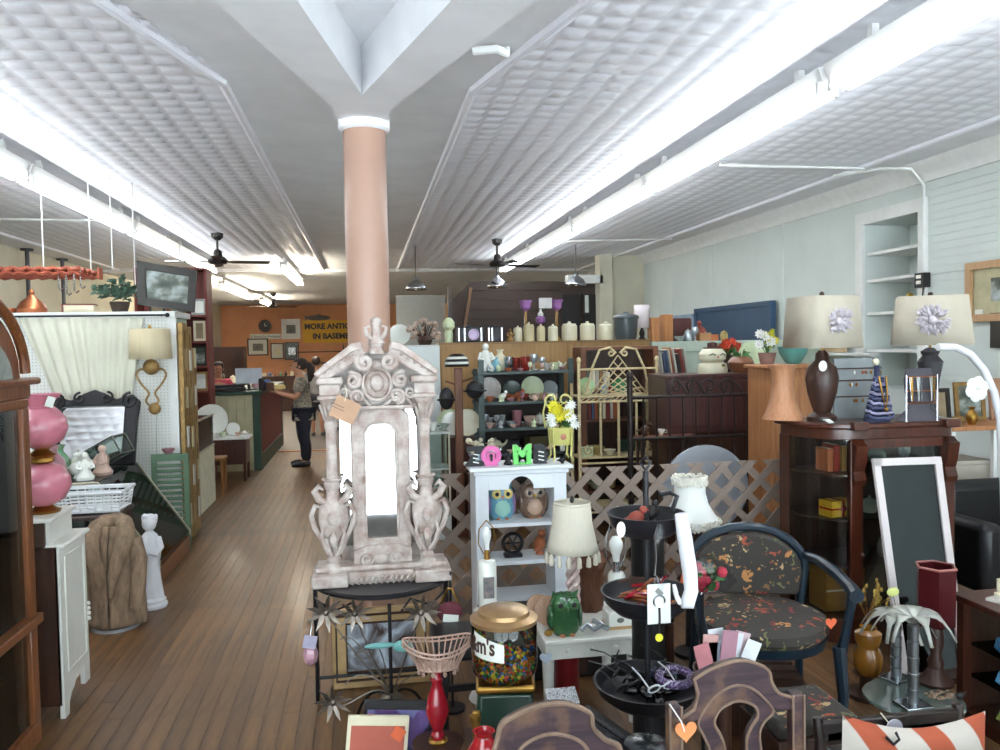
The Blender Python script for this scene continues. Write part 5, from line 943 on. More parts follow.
q = B(); clump(q, (0, 0, 0), .05, 40, .07, .015, random.Random(8)); tag(stuff(q.build('green_sprig', lv, None, loc=(at(741, 360, 6.42).x, 6.42, z1+.13))), 'tuft of green leaves growing from the round brown pot', 'plant')
knick('plate', at(750, 372, 6.6).x, 6.53, z1, .27, paleg, 'large pale green plate standing behind the brown pot', 'plate')
bouquet('orange_lilies', 'vase of orange lilies behind the brown pot', (at(733, 372, 6.68).x-.06, 6.655, z1+.0015), [(.03, 0), (.045, .05), (.03, .12), (.04, .15), (.03, .15)], walnut, ((orp, 12),), .11, .11, 6, petal=.055)
IY = 6.0
t = thing('iron_bed_head', 'dark iron bed-head with scrollwork and spindles before the dark chest', 'bed', (at(630, 400, IY).x, IY, 0)); w_ = at(760, 400, IY).x-t.location.x; k = w_/130; irn = mat('brown_iron', '2e2624', .45, .4, var=.15); zR = at(690, 396, IY).z; zR2 = at(690, 437, IY).z; zP = at(630, 378, IY).z
for x in (0, w_): B().cyl((x, 0, 0), (x, 0, zP), .022, n=12).build('post', irn, t); B().sph((x, 0, zP+.015), .03, (1, 1, 1.2), 10).build('knob', irn, t)
for z in (zR, zR2): B().cyl((0, 0, z), (w_, 0, z), .014, n=8).build('rail', irn, t)
for i in range(1, 10): B().cyl((w_*i/10, 0, .35), (w_*i/10, 0, zR), .0075, n=7).build('spindle', irn, t)
B().cyl((0, 0, .35), (w_, 0, .35), .014, n=8).build('rail', irn, t)
for i in range(4): B().tube(scroll(w_*(.34+.13*i), zR+.075, .075, .016, -90, (1 if i % 2 else -1)*1.25), .009, 6).build('scroll', irn, t); B().tube([(w_*(.30+.14*i), 0, zR), (w_*(.34+.14*i), 0, zR+.15), (w_*(.40+.14*i), 0, zR+.08), (w_*(.44+.14*i), 0, zR)], .008, 6).build('scroll_bar', irn, t)
# copper coloured shelf with small things, green cloth box, oval tub standing on edge
t = thing('copper_tray_table', 'table with a copper coloured top behind the iron bed-head', 'table', (at(636, 436, 6.2).x, 6.12, 0)); w_ = at(694, 436, 6.2).x-t.location.x; z1 = at(665, 435, 6.2).z; B().bx(0, w_, 0, .15, z1-.015, z1).build('top', copper, t, bev=.004)
for x in (.02, w_-.04): 
    for y in (.01, .12): B().bx(x, x+.02, y, y+.02, 0, z1-.015).build('leg', walnut, t)
knick('bird', at(645, 430, 6.2).x, 6.2, z1, .10, walnut, 'brown carved bird on the copper topped table', 'ornament'); knick('cup', at(655, 430, 6.2).x+.05, 6.19, z1, .07, china, 'white cup on the copper topped table', 'cup')
t = thing('oval_tub', 'grey enamel oval tub standing on its edge behind the lattice', 'tub', (at(703, 480, 5.25).x, 5.2, 0)); k = mpp(703, 480, 5.25); zo = at(703, 487, 5.25).z
rs = []
for rr, y in ((38, 0), (41, .0), (41, .02), (37, .03), (33, .14), (10, .16), (1, .16), (1, .15), (9, .15), (31, .13), (36, .012)): rs.append([V((rr*k*1.1*cos(2*pi*i/36), y, zo + rr*k*1.05*sin(2*pi*i/36))) for i in range(36)])
B().rings(rs, cap=True).build('basin', mat('grey_enamel_tub', '9b9fa6', .22, var=.05, coat=.5), t); B().bx(-.15, .15, .0, .2, 0, zo-43.2*k).build('stand', walnut, t)
# --- lattice fence panels
LY = 4.72; lz = at(600, 464, LY).z; lat = mat('brown_grey_lattice', '8a7a6f', .7, var=.1)
lx0, lx1 = at(428, 500, LY).x, at(784, 500, LY).x
t = thing('lattice_fence', 'brown-grey diagonal wooden lattice fence behind the white shelf and settee', 'fence', (lx0, LY, 0)); W = lx1-lx0; sp = .172; hz = lz-.02; wd_ = .046
def strip_(c, dirn, y):
    # slat along x = c + dirn*z clipped to the panel
    pts = []
    z0, z1 = 0., hz
    for z in (z0, z1): pts.append((c+dirn*z, z))
    (xa, za_), (xb, zb_) = pts
    lo, hi = (0, W)
    def clipx(x, z): return z + (min(max(x, lo), hi)-x)/dirn
    za2, zb3 = clipx(xa, za_), clipx(xb, zb_); xa2, xb2 = min(max(xa, lo), hi), min(max(xb, lo), hi)
    if abs(zb3-za2) < .05 or za2 < -.001 or zb3 > hz+.001 or zb3 < za2: return
    h_ = wd_*.707
    B().hexa([(xa2-h_, y, za2), (xa2+h_, y, za2), (xa2+h_, y+.008, za2), (xa2-h_, y+.008, za2), (xb2-h_, y, zb3), (xb2+h_, y, zb3), (xb2+h_, y+.008, zb3), (xb2-h_, y+.008, zb3)]).build('slat', lat, t)
c = -hz
while c < W:
    strip_(c, 1, 0); c += sp
c = 0
while c < W+hz:
    strip_(c, -1, .009); c += sp
# ================================================================ CENTRE FOREGROUND
carv = mat('worn_white_carving', 'c4bbb4', .65, col2='957d73', scale=16, sharp=.15, bump=.7, det=9); MY = 3.78; k = mpp(380, 500, MY)
pb_ = at(381.5, 578, MY)
t = thing('carved_mirror_cabinet', 'tall whitewashed carved mirror with columns and pediment on the iron table', 'mirror', (pb_.x, MY, pb_.z+.002)); zTab = pb_.z
L = lambda x, y, d=0: V(((x-380)*k, d, (578-y)*k))
b = B()
for x0, x1, y0, y1, d0, d1 in ((313, 348, 566, 578, -.13, .09), (412, 448, 566, 578, -.13, .09), (348, 412, 566, 578, -.09, .09)): b.bx((x0-380)*k, (x1-380)*k, d0, d1, (578-y1)*k, (578-y0)*k)
b.build('plinth', carv, t, bev=.008)
B().bx((316-380)*k, (445-380)*k, -.075, .08, 12*k, 17*k).build('plinth_moulding', carv, t, bev=.008)
for i in range(26): B().sph(L(348+i*2.5, 571, -.095), .0055, n=6).build('bead', carv, t)
# back frame with three mirrors
def rect(x0, x1, y0, y1): return [((x0-380)*k, (578-y1)*k), ((x1-380)*k, (578-y1)*k), ((x1-380)*k, (578-y0)*k), ((x0-380)*k, (578-y0)*k)]
B().prism(rect(341, 421, 405, 562), .078, .09).build('back_board', carv, t)
B().prism(rect(342, 355, 408, 545), .024, .032).build('side_mirror', mirror, t, rot=(-3.5, 0, 0)); B().prism(rect(408, 420, 408, 545), .024, .032).build('side_mirror', mirror, t, rot=(-3.5, 0, 0))
oct_o = [(353, 548), (411, 548), (411, 430), (411, 415), (403, 407), (396, 407), (368, 407), (361, 407), (353, 415), (353, 430)]; oct_i = [(367, 538), (397, 538), (398, 525), (398, 432), (393, 424), (388, 422), (376, 422), (371, 424), (366, 432), (366, 525)]
q = lambda pl: [((x-380)*k, (578-y)*k) for x, y in pl]
B().ringprism(q(oct_o), q(oct_i), -.015, .075).build('centre_frame', carv, t, bev=.008); B().prism(q(oct_i), .0, .006).build('centre_mirror', mirror, t, rot=(-3.5, 0, 0))
B().tube([L(x, y, -.015) for x, y in oct_i], .007, 6, loop=True).build('inner_bead', carv, t)
B().prism(q([(353, 566), (411, 566), (411, 548), (397, 543), (367, 543), (353, 548)]), -.03, .02).build('lower_panel', carv, t, bev=.006)
for j in range(11): B().tube([L(352+j*5.6, 577, -.1), L(352+j*5.6+2, 573, -.115), L(352+j*5.6+4, 570, -.1)], .006, 6).build('base_leaf', carv, t)
for s in (-1, 1): B().tube(scroll(s*14*k, 22*k, .03, .006, 0, s*1.4, y=-.04), .009, 6).build('panel_scroll', carv, t)
B().sph(L(380, 556, -.04), .03, (1.3, .5, .8), 10).build('panel_shell', carv, t)
for s in (-1, 1):
    cxp = 380+s*45.5; c = L(cxp, 578, -.035)
    pf = [(9.5, 12), (10, 16), (6, 20), (7, 24), (4.5, 28), (5, 36), (8, 44), (13, 54), (15, 64), (14.5, 72), (11, 79), (7, 84), (6, 92), (8, 95), (8.5, 99), (6, 102), (5.4, 106), (5.2, 150), (6.4, 154), (6.4, 157), (5.2, 160), (5.6, 168), (9, 176), (10.5, 181)]
    B().lathe([(r*k, z*k) for r, z in pf], 20, c=c, wob=lambda i, z: 1+(.07*cos(i*pi/2) if .12 < z < .4 else 0)).build('column', carv, t); cl_ = t.children[-1]; cl_ = [o_ for o_ in t.children if o_.name.startswith('column')][-1]
    for s2 in (-1, 1):
        B().tube([c+V((s2*x*k, -.01, z*k)) for x, z in ((3, 36), (10, 42), (18, 56), (21, 68), (17, 78), (11, 76), (12, 70))], [.008, .012, .013, .013, .012, .011, .007], 7).build('acanthus_scroll', carv, cl_)
        B().tube([c+V((s2*x*k, -.02, z*k)) for x, z in ((6, 80), (13, 84), (17, 92), (13, 97), (9, 93))], [.014, .017, .018, .014, .006], 8).build('ram_head', carv, cl_)
        B().tube([c+V((s2*x*k, -.05, z*k)) for x, z in ((2, 30), (7, 38), (11, 50), (8, 60), (3, 58), (4, 52))], .009, 6).build('leaf_scroll', carv, cl_)
    B().sph(c+V((0, -.065, 66*k)), 5.5*k, (1, .6, 1.25), 10).build('mask', carv, cl_)
    B().sph(c+V((0, -.06, 46*k)), 4*k, (1, .7, 1.8), 8).build('pendant_leaf', carv, cl_)
    for j in range(9):
        a = 2*pi*j/9; B().tube([c+V((6*k*cos(a), 6*k*sin(a), 28*k)), c+V((9*k*cos(a), 9*k*sin(a), 36*k)), c+V((12.5*k*cos(a), 12.5*k*sin(a), 46*k)), c+V((15*k*cos(a), 15*k*sin(a), 47*k))], [.006, .011, .010, .004], 6).build('calyx_leaf', carv, cl_)
        B().tube([c+V((5.5*k*cos(a), 5.5*k*sin(a), 160*k)), c+V((7.5*k*cos(a), 7.5*k*sin(a), 168*k)), c+V((11*k*cos(a), 11*k*sin(a), 176*k))], [.005, .009, .005], 6).build('capital_leaf', carv, cl_)
    B().tube([c+V((9*k*cos(R(a)), 9*k*sin(R(a))-.0, 103*k)) for a in range(0, 360, 30)], .007, 6, loop=True).build('neck_ring', carv, cl_)
    e = cxp-380
    B().bx((e-12)*k, (e+12)*k, -.09, .05, 181*k, 185*k).build('capital_slab', carv, t, bev=.006); B().bx((e-10)*k, (e+10)*k, -.08, .05, 185*k, 196*k).build('entablature_block', carv, t, bev=.006); B().bx((e-13)*k, (e+13)*k, -.11, .05, 196*k, 203*k).build('cornice_block', carv, t, bev=.01)
    # raking cornice and broken scroll
    rk = lambda pl: [(s*(x-380)*k, (578-y)*k) for x, y in pl]
    B().prism(rk([(438, 377), (426, 377), (392, 356), (393, 345), (402, 343), (430, 362), (439, 370)]), -.10, .03).build('raking_cornice', carv, t, bev=.008)
    B().prism(rk([(440, 371), (437, 375), (403, 351), (392, 348), (395, 341), (404, 343)]), -.125, .03).build('cornice_lip', carv, t, bev=.006)
    for j in range(6): B().sph(L(380+s*(24+j*6.5), 354+j*4.0, -.108), .009, n=7).build('dentil', carv, t)
    B().tube(scroll(s*12*k, 217*k, .042, .006, 90 if s > 0 else 90, -s*1.6, y=-.095), [.013]*23, 8).build('volute', carv, t); B().tube(scroll(s*23*k, 199*k, .04, .008, 60 if s > 0 else 120, s*1.7, y=-.05), .010, 7).build('tympanum_scroll', carv, t); B().tube(scroll(s*19*k, 183*k, .036, .007, -90, s*1.6, y=-.05), .010, 7).build('tympanum_scroll', carv, t)
    B().tube([L(380+s*6, 405, -.03), L(380+s*16, 396, -.04), L(380+s*30, 398, -.035), L(380+s*36, 408, -.03)], .01, 7).build('swag', carv, t); B().tube(scroll(s*32*k, 186*k, .028, .006, 0, -s*1.4, y=-.045), .008, 6).build('tympanum_curl', carv, t)
    B().tube([L(380+s*3, 340, -.05), L(380+s*9, 334, -.05), L(380+s*10, 328, -.05), L(380+s*6, 326, -.05)], [.01, .012, .01, .006], 7).build('finial_leaf', carv, t)
B().prism(q([(330, 408), (430, 408), (425, 378), (395, 352), (365, 352), (335, 378)]), .0, .03).build('tympanum', mat('worn_grey_carving', 'a59c96', .7, col2='c9c0ba', scale=9, bump=.4), t)
B().sph(L(380, 383, -.03), 13*k, (1, .45, 1.1), 14).build('cartouche', carv, t); B().sph(L(380, 382, -.06), 7*k, (1, .7, 1.25), 12).build('cherub_face', carv, t); B().sph(L(380, 364, -.05), 6*k, (1.2, .6, .8), 10).build('shell', carv, t)
B().tube([L(380+14*cos(R(a)), 383+16*sin(R(a)), -.045) for a in range(0, 360, 24)], .009, 6, loop=True).build('cartouche_rim', carv, t)
B().bx(-34*k, 34*k, -.06, .02, 170*k, 174*k).build('lintel', carv, t, bev=.006)
B().lathe([(9*k, 225*k), (6*k, 231*k), (8*k, 235*k), (5*k, 240*k), (4*k, 252*k), (5.5*k, 256*k), (4.5*k, 259*k), (1*k, 261*k)], 14, c=(0, -.04, 0), wob=lambda i, z: 1+.1*cos(i*2)).build('finial', carv, t)
t2 = thing('paper_tag', 'brown paper price tag tied to the carved white mirror', 'tag', L(349, 406, -.135)+t.location, 0)
q_ = B().box((0, 0, 0), (.115, .003, .10), (-8, 26, 0)); q_.build('card', mat('kraft_paper', 'a9866c', .8, var=.08), t2)
for i in range(4): B().box(((-.03+.015*(i-1.5)*0), -.003, .022-.015*i), (.06, .001, .003), (-8, 26, 0)).build('written_line', mat('pencil', '6a5344', .8), t2)
B().tube([(.0, .0, .04), (.01, .02, .08), (.0, .03, .11)], .002, 4).build('string', cream, t2)
# --- iron demilune table
t = thing('iron_table', 'black iron half-round table under the carved white mirror', 'table', (pb_.x, MY, 0))
pl = [((-69)*k, .16), (69*k, .16)] + [(69*k*cos(R(a)), .10-.36*sin(R(a))) for a in range(0, 181, 12)]
B().plan([(x, y) for x, y in pl][::1], zTab-.02, zTab).build('tabletop', mat('black_slate', '26252b', .3, var=.1), t)
B().tube([(x, y, zTab-.012) for x, y in pl], .012, 6, loop=True).build('rim', black, t)
for x, y in ((-67*k, .10), (67*k, .10), (-67*k, .15), (67*k, .15)): B().cyl((x, y, 0), (x, y, zTab-.02), .009, n=8).build('leg', black, t)
for s in (-1, 1): B().tube([(s*67*k, .1, .5), (s*50*k, .12, .42), (s*30*k, .12, .46), (s*20*k, .12, .40)], .006, 6).build('scroll_brace', black, t)
B().cyl((-67*k, .125, .10), (67*k, .125, .10), .008, n=8).build('lower_bar', black, t)
t = thing('crystal_drop', 'pinkish crystal bottle tag hanging at the iron table leg', 'ornament', L(309, 645, .0)+V((pb_.x, MY-.01, zTab))-V((0, 0, .0)))
B().sph((0, 0, -.02), .045, (.8, .6, 1.2), 6).build('drop', mat('pink_crystal', 'b48a98', .2, var=.3, coat=.5), t); B().box((0, -.03, .05), (.06, .004, .06), (0, 12, 0)).build('label_card', mat('lilac_card', 'a9a4b8', .7), t); B().tube([(0, 0, .07), (.015, .03, .16), (.02, .08, .2)], .002, 4).build('wire', silver, t)
# --- framed picture leaning under the table
k4 = mpp(383, 660, 4.0); bp = at(383, 712, 4.0)
t = thing('leaning_picture', 'gilt framed picture leaning under the iron table', 'picture', (bp.x, 4.0, .0)); t.rotation_euler = (R(-4), 0, 0); z0 = .12; z1 = at(383, 608, 4.0).z
fo = [(-48*k4, 0), (48*k4, 0), (48*k4, z1), (-48*k4, z1)]; fi = [(-34*k4, .08), (34*k4, .08), (34*k4, z1-.07), (-34*k4, z1-.07)]
B().ringprism(fo, fi, -.02, .02).build('frame', mat('pale_gilt', 'ab8d62', .45, .3, var=.2), t, bev=.006); mid = [(-44*k4, .04), (44*k4, .04), (44*k4, z1-.03), (-44*k4, z1-.03)]
B().tube([(x, -.022, z) for x, z in mid], .008, 6, loop=True).build('outer_moulding', walnut, t); B().tube([(x, -.022, z) for x, z in fi], .006, 6, loop=True).build('inner_moulding', walnut, t)
n = NT('white_flower_print'); nz = n.new('ShaderNodeTexNoise', i_Scale=5.5, i_Detail=5, i_Distortion=1.2); n.link(n.coord((1, 1, 1)), nz.inputs[0]); n.link(n.ramp(nz.outputs[0], [(.32, lin('4a3a34')), (.45, lin('8d8f96')), (.56, lin('c3ccd8')), (.70, lin('6b6a5a'))]), n.b.inputs['Base Color']); n.b.inputs['Roughness'].default_value = .25
B().prism(fi, .0, .008).build('print', n.m, t)
# --- metal flower stand (starburst blooms on wire stems)
MYF = 3.55
st_m = mat('antique_pewter', '7d736a', .35, .85, var=.25, scale=20)
t = thing('metal_flower_stand', 'wire stand with starburst metal flowers before the leaning picture', 'stand', (at(392, 720, MYF).x, MYF, 0)); kf = mpp(380, 660, MYF)
def star(px, py, r, y=0, tilt=0):
    p = at(px, py, MYF+y); c = p-t.location
    for ly, (n_, rr) in enumerate(((9, r), (7, r*.62))):
        for i in range(n_):
            a = 2*pi*i/n_+ly*.4+tilt; d = V((cos(a), -.28-.2*ly, sin(a))); w2 = V((-sin(a), 0, cos(a)))*r*.11; q = B()
            vs = [V((0, 0, 0)), d*rr*.55+w2, d*rr, d*rr*.55-w2]; bk = [v+V((0, .006, 0)) for v in vs]; a_ = [q.v(v) for v in vs]; b_ = [q.v(v) for v in bk]; q.face(a_); q.face(b_[::-1])
            for j in range(4): q.face([a_[j], b_[j], b_[(j+1) % 4], a_[(j+1) % 4]])
            q.build('petal', st_m, t, loc=c)
    B().sph(c+V((0, -.008, 0)), r*.17, n=8).build('flower_centre', st_m, t); return c
cs = [star(326, 612, 20*kf), star(355, 613, 19*kf, .1, .3), star(421, 612, 20*kf), star(333, 702, 19*kf, -.05, .2)]
hub = V((0, 0, at(392, 697, MYF).z))
for c in cs: B().tube(bez(hub, hub+V((c.x*.3, 0, .12)), c+V((-c.x*.15, .02, -.1)), c+V((0, .012, 0)), 10), .004, 5).build('stem', st_m, t)
for px, py in ((340, 640), (355, 655), (430, 680), (345, 685), (370, 650)): c = at(px, py, MYF)-t.location; B().tube(bez(hub, hub+V((c.x*.2, 0, .1)), c+V((.05, 0, .08)), c, 10), .003, 5).build('tendril', st_m, t)
B().cyl((0, 0, 0), (0, 0, at(388, 604, MYF).z), .008).build('pole', black, t)
for a in (30, 150, 270): B().tube(bez((0, 0, .12), (.05*cos(R(a)), .05*sin(R(a)), .2), (.16*cos(R(a)), .16*sin(R(a)), .12), (.18*cos(R(a)), .18*sin(R(a)), .0), 8), .007, 6).build('foot', black, t)
B().lathe([(.02, hub.z-.02), (.05, hub.z), (.03, hub.z+.02)], 14).build('hub_cup', st_m, t)
one('turquoise_leaf', 'turquoise leaf ornament clipped to the wire flower stand pole', 'ornament', B().sph((0, 0, 0), .035, (1.3, .3, .8), 10).sph((-.1, 0, .01), .04, (1.8, .3, .35), 8), mat('turquoise_enamel', '6fa8a4', .4), at(403, 646, MYF-.02))
# --- two canvases / albums leaning on the floor
for i, (px, w_, top, Y, m, m2, lb) in enumerate(((393, 70, 706, 3.12, spots('galaxy_print', '5b3f7a', ('8a4a8c', '30386a', 'b06a9c', '23284a', '7a78b0'), 9, .5, .5), darkm, 'canvas with a purple and blue painted sky leaning on the floor'), (372, 62, 722, 3.02, mat('terracotta_cover', 'b05a48', .6, var=.08), cream, 'large terracotta covered album leaning before the purple canvas'))):
    kk = mpp(px, 720, Y); p = at(px, 735, Y); h_ = at(px, top, Y).z; t = thing('leaning_canvas' if i == 0 else 'leaning_album', lb, 'picture' if i == 0 else 'book', (p.x, Y, .004)); t.rotation_euler = (R(-9), R(6), 0)
    B().bx(-w_*kk/2, w_*kk/2, 0, .025, 0, h_).build('board', m2, t, bev=.003); B().bx(-w_*kk/2+.015, w_*kk/2-.015, -.006, 0, .015, h_-.035).build('face', m, t)
    if i: B().box((.33*w_*kk, -.012, h_-.06), (.045, .003, .045), (0, 30, 0)).build('orange_tag', mat('orange_tag', 'd8643c', .7), t)
# --- red vase lamp with pink wire basket on top
t = thing('wooden_block', 'low dark wooden stand under the red vase lamp', 'stand', (at(438, 740, 3.0).x, 3.0, 0)); zbk = at(438, 742, 3.0).z; B().lathe([(.11, 0), (.10, .02), (.06, .05), (.06, zbk-.03), (.10, zbk-.01), (.10, zbk)], 18).build('pedestal', walnut, t); B().lathe([(.12, 0), (.12, .015)], 18).build('foot', walnut, t)
kv = mpp(438, 700, 3.0); redl = mat('red_lacquer', '9a1626', .25, var=.1, coat=.5)
t = thing('red_lamp', 'glossy red vase-shaped lamp base under the pink wire basket', 'lamp', (at(438, 742, 3.0).x, 3.0, zbk+.0015)); B().lathe([(9*kv, 0), (10*kv, 2*kv), (8*kv, 4*kv)], 20).build('brass_foot', brass, t); B().lathe([(6*kv, 4*kv), (7*kv, 8*kv), (5*kv, 12*kv), (10*kv, 24*kv), (12*kv, 33*kv), (10.5*kv, 42*kv), (6.5*kv, 54*kv), (5*kv, 60*kv), (6.5*kv, 64*kv), (4.5*kv, 67*kv), (4.5*kv, 74*kv)], 24).build('vase', redl, t)
pk = mat('blush_wire', 'b89a8c', .5, .3, var=.15)
t = thing('wire_basket', 'pale pink oval wire basket with beaded edge above the red lamp', 'basket', (at(438, 664, 3.0).x, 3.0, zbk+75.5*kv)); N = 30
B().tube([(20*kv*cos(2*pi*i/N), 12*kv*sin(2*pi*i/N), .005) for i in range(N)], .006, 6, loop=True).build('base_ring', pk, t); B().lathe([(17*kv, .001), (19*kv, .004), (17*kv, .008), (1*kv, .008)], 24, sy=.6).build('base_plate', pk, t)
for f_ in (.0, 1): B().tube([(35*kv*cos(2*pi*i/N), 24*kv*sin(2*pi*i/N), (26+4*cos(4*pi*i/N)-4*f_)*kv) for i in range(N)], .004, 6, loop=True).build('rim', pk, t)
for i in range(N): a = 2*pi*i/N; B().cyl((20*kv*cos(a), 12*kv*sin(a), .005), (35*kv*cos(a), 24*kv*sin(a), (26+4*cos(2*a))*kv), .003, n=5).build('spoke', pk, t)
for i in range(10): a = 2*pi*i/10; B().sph((19*kv*cos(a), 11.5*kv*sin(a), -.012), .008, (1, 1, 1.4), 6).build('bead_drop', pk, t)
# pale pink fringe things behind (beads on ribbon) and the maroon bag
t = thing('maroon_purse', 'small maroon beaded purse with white tag hung beside the mirror', 'purse', at(450, 612, 3.62)); B().sph((0, 0, 0), .05, (1.2, .5, 1), 12).build('pouch', mat('maroon_velvet', '5e2430', .8), t); B().box((0, -.03, -.02), (.07, .003, .035), (0, 8, 0)).build('tag', china, t); B().tube([(-.04, 0, .04), (-.01, 0, .11), (.01, 0, .11), (.04, 0, .04)], .005, 5).build('chain', brass, t)
one('purse_hook', 'thin black hook stand holding the maroon purse', 'stand', B().tube([(0, .04, 0), (0, .04, .62), (0, .03, .65), (0, .0, .655)], .006, 6).lathe([(.06, 0), (.06, .012)], 14, c=(0, .04, 0)), black, (at(450, 612, 3.7).x, 3.62, 0))
# --- sweet dispenser
DYY = 2.72; kd = mpp(506, 640, DYY); p = at(506, 742, DYY); zd = p.z
t = thing('dispenser_stand', 'small dark square stand under the sweet dispenser', 'stand', (p.x, DYY, 0)); B().bx(-.13, .13, -.13, .13, zd-.03, zd).build('top', walnut, t)
for x in (-.11, .11):
    for y in (-.11, .11): B().bx(x-.012, x+.012, y-.012, y+.012, 0, zd-.03).build('leg', walnut, t)
t = thing('sweet_dispenser', 'round glass dispenser of coloured sweets on a dark green base with brass lid', 'dispenser', (p.x, DYY, zd+.0015), -8); dg = mat('dark_green_enamel', '0a2c21', .3, coat=.4)
q = B(); h0, h1 = 0, 60*kd
q.hexa([(-32*kd, -30*kd, h0), (32*kd, -30*kd, h0), (32*kd, 30*kd, h0), (-32*kd, 30*kd, h0), (-26*kd, -25*kd, h1), (26*kd, -25*kd, h1), (26*kd, 25*kd, h1), (-26*kd, 25*kd, h1)]); q.build('base', dg, t, bev=.012)
B().bx(-29*kd, 29*kd, -28*kd, 28*kd, 60*kd, 68*kd).build('brass_collar', brass, t, bev=.01)
B().lathe([(26*kd, 68*kd), (32*kd, 74*kd), (33*kd, 80*kd), (33*kd, 124*kd), (31*kd, 128*kd)], 32, cap=False).build('glass_jar', glass('jar_glass', 'e6ecdf', .55), t)
B().lathe([(33.5*kd, 123*kd), (34*kd, 127*kd), (29*kd, 129*kd), (26*kd, 130*kd), (25.5*kd, 134*kd), (22*kd, 135.5*kd), (1*kd, 136*kd)], 32).build('lid', mat('pale_brass', 'b08f66', .3, .7, var=.08), t)
B().lathe([(6*kd, 0), (6*kd, .012), (2*kd, .02)], 14, c=(-30*kd, -26*kd, 36*kd)).build('crank', brass, t); B().box((-29*kd, -27*kd, 30*kd), (8*kd, 6*kd, 30*kd)).build('chute', brass, t, bev=.006)
rn = random.Random(12); scol = [mat('sweet_'+c, c, .3, var=.03, coat=.5) for c in ('c8302a', '2e8f3a', '2a62b4', 'e0c22a', 'd87428', '5a3420')]
sw = [B() for _ in scol]
for i in range(1000):
    a = rn.uniform(0, 2*pi); r_ = 31*kd*math.sqrt(rn.uniform(.25 if i % 4 else 0, 1)); z = kd*(69+rn.uniform(0, 1)*(15+6*sin(a*1)+2*cos(a*3))); r_ = min(r_, (25+6*min(1, (z/kd-69)/8))*kd); sw[rn.randrange(6)].sph((r_*.96*cos(a), r_*.96*sin(a), z), 2.1*kd, (1, 1, .6), 6, (rn.uniform(0, 90), rn.uniform(0, 90), 0))
for q, m, c in zip(sw, scol, ('red', 'green', 'blue', 'yellow', 'orange', 'brown')): stuff(q.build(c+'_sweets', m, t))
# label band: brown letters on white, curved round the jar
def curved(body, size, m, z, ang, name, rad, sx=1):
    o = text(name, body, size, m, t, (0, 0, 0), (0, 0, 0), .0008, sx=1, bold=.002)
    for v in o.data.vertices: a = ang + v.co.x*sx/rad; r_ = rad+v.co.z; v.co = V((r_*sin(a), -r_*cos(a), z+v.co.y))
    return o
q = B(); A0, A1 = R(-62), R(-2)
for i in range(12):
    a0, a1 = A0+(A1-A0)*i/12, A0+(A1-A0)*(i+1)/12; rr = 33.4*kd; lo = lambda a: 96*kd-(a-A0)*3*kd; hi = lambda a: 120*kd-(a-A0)*9*kd
    q.face([q.v(v) for v in ((rr*sin(a0), -rr*cos(a0), lo(a0)), (rr*sin(a1), -rr*cos(a1), lo(a1)), (rr*sin(a1), -rr*cos(a1), hi(a1)), (rr*sin(a0), -rr*cos(a0), hi(a0)))])
q.build('label_band', china, t)
curved("m&m's", 22*kd, mat('label_brown', '3a2018', .5), 107*kd, R(-54), 'label_lettering', 33.7*kd, .72)
# --- white shelf unit
SHY = 4.32; x0, x1 = at(476, 520, SHY).x, at(567, 520, SHY).x; zt = at(520, 466, SHY).z; ks = mpp(520, 520, SHY)
t = thing('white_shelf_unit', 'white painted shelf unit with arched top rail holding owl figures', 'shelf', (x0, SHY, 0)); W = x1-x0; D = .24; wp = mat('glossy_white_paint', 'd6dade', .4, var=.03)
for x in (0, W-13*ks): B().bx(x, x+13*ks, 0, D, 0, zt-.03).build('side', wp, t, bev=.003)
B().bx(-6*ks, W+6*ks, -.035, D+.01, zt-.02, zt).build('top', wp, t, bev=.006); B().bx(-2*ks, W+2*ks, -.015, D, zt-.045, zt-.02).build('top_moulding', wp, t, bev=.006)
ra = 13*ks; cx = W/2; xi0, xi1 = 13*ks, W-13*ks; za = zt-.045; zbm = zt-23*ks
ar = [(xi0, zbm), (cx-ra, zbm)] + [(cx+ra*cos(R(a)), zbm+ra*.98*sin(R(a))) for a in range(165, 0, -15)] + [(cx+ra, zbm), (xi1, zbm), (xi1, za), (xi0, za)]
B().prism(ar, 0, .02).build('arched_rail', wp, t)
zsh = [at(520, 523, SHY).z, at(520, 561, SHY).z, .28, .06]
for z in zsh: B().bx(13*ks, W-13*ks, 0.002, D, z-.02, z).build('shelf', wp, t)
